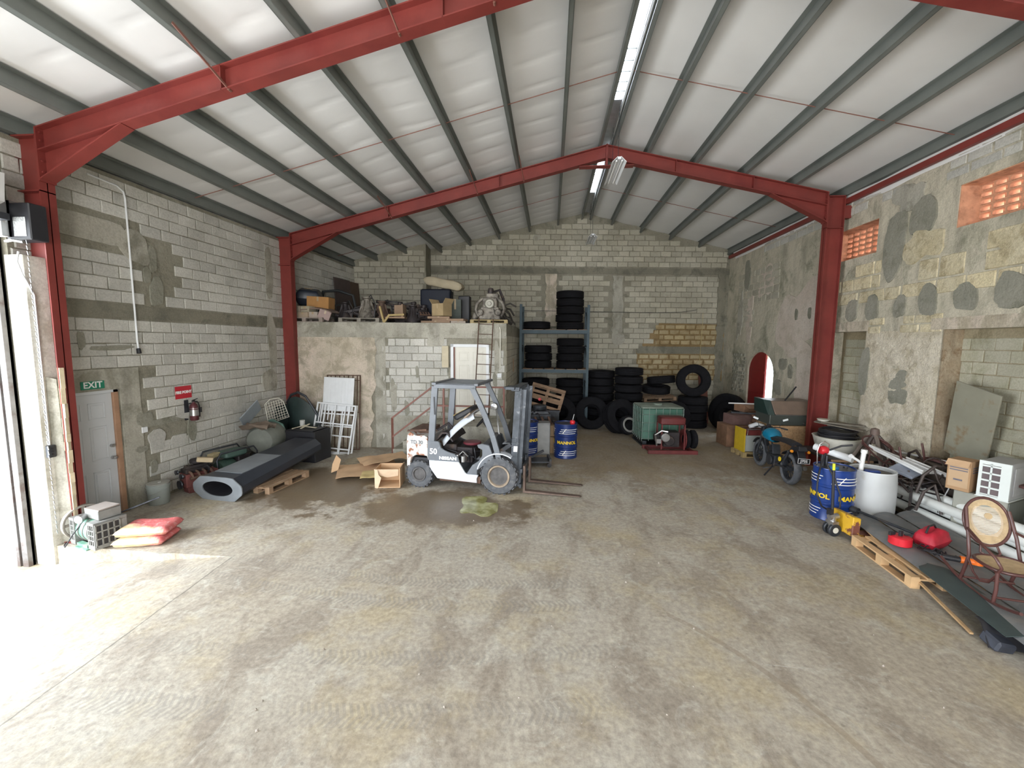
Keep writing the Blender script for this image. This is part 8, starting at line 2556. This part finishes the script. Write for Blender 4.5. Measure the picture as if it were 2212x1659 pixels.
for k, (pts, lab) in enumerate((
    ([(5.92, 7.1, .55), (5.98, 7.08, .85), (6.12, 7.05, 1.02), (6.3, 7.05, .98), (6.38, 7.1, .86)], 'black curved chair arm arching left of the carton'),
    ([(6.62, 8.2, .55), (6.6, 8.15, .95), (6.55, 7.95, 1.05), (6.5, 7.6, .8), (6.5, 7.4, .6)], 'brown curved chair leg against the wall above the white conduit'),
    ([(5.85, 7.0, .3), (5.9, 6.95, .62), (6.02, 6.92, .75), (6.1, 6.9, .5), (6.1, 6.85, .3)], 'dark bent tube standing by the ends of the white pipes'))):
    q = MB(); q.tube(pts, .022, 8)
    tag(part('bent_tube', q, M['bent2'], smooth=60), lab, 'chair part', 'loose bentwood parts')
q = MB()
for k in range(34):
    a = Vector((r2.uniform(5.85, 6.6), r2.uniform(7.05, 8.05), r2.uniform(.12, .70)))
    d = Vector((r2.uniform(-.35, .35), r2.uniform(-.45, .45), r2.uniform(-.25, .25)))
    b = a + d; b.z = max(.06, b.z); b.x = min(6.72, max(5.84, b.x))
    if k % 3: q.bar(a, b, r2.uniform(.02, .06), r2.uniform(.012, .03))
    else: q.tube([a, (a + b) / 2 + Vector((0, 0, .06)), b], r2.uniform(.01, .022), 6)
o = tag(part('scrap_heap', q, M['oily']), 'heap of dark scrap bars and tubes behind the white barrel', 'scrap'); o['kind'] = 'stuff'
q = MB()
for k in range(5): q.bar((6.22, 7.30 - .0 * k, .34 + .045 * k), (6.24, 6.72, .33 + .045 * k), .05, .012)
tag(part('steel_strips', q, M['steel']), 'bundle of bright steel strips left of the grey cabinet', 'strips')
q = MB(); q.tube([(6.28, 6.95, .75), (6.2, 6.95, .55), (6.22, 6.9, .35), (6.3, 6.8, .25)], .008, 5)
tag(part('white_wire', q, M['white_paint']), 'white wire hanging beside the grey cabinet', 'wire')
# grit on the floor in the foreground
q = MB(); r2 = random.Random(123)
for k in range(150):
    x_, y_ = r2.uniform(-2.5, 4.2), r2.uniform(2.3, 6.5)
    s_ = r2.choice((.004, .006, .008, .012)) * r2.uniform(.6, 1.2)
    if k % 9 == 0: s_ *= 1.6
    q.x = Matrix.LocRotScale(Vector((x_, y_, s_ * .4)), Euler((r2.uniform(0, 3), r2.uniform(0, 3), r2.uniform(0, 3))), Vector((s_, s_ * .8, s_ * .6)))
    q.add([(1, 0, 0), (-1, 0, 0), (0, 1, 0), (0, -1, 0), (0, 0, 1), (0, 0, -1)], [(0, 2, 4), (2, 1, 4), (1, 3, 4), (3, 0, 4), (2, 0, 5), (1, 2, 5), (3, 1, 5), (0, 3, 5)])
o = tag(part('grit', q, mat('grit', (.34, .30, .26), .9, var=.4)), 'bits of grit scattered on the concrete floor', 'grit'); o['kind'] = 'stuff'
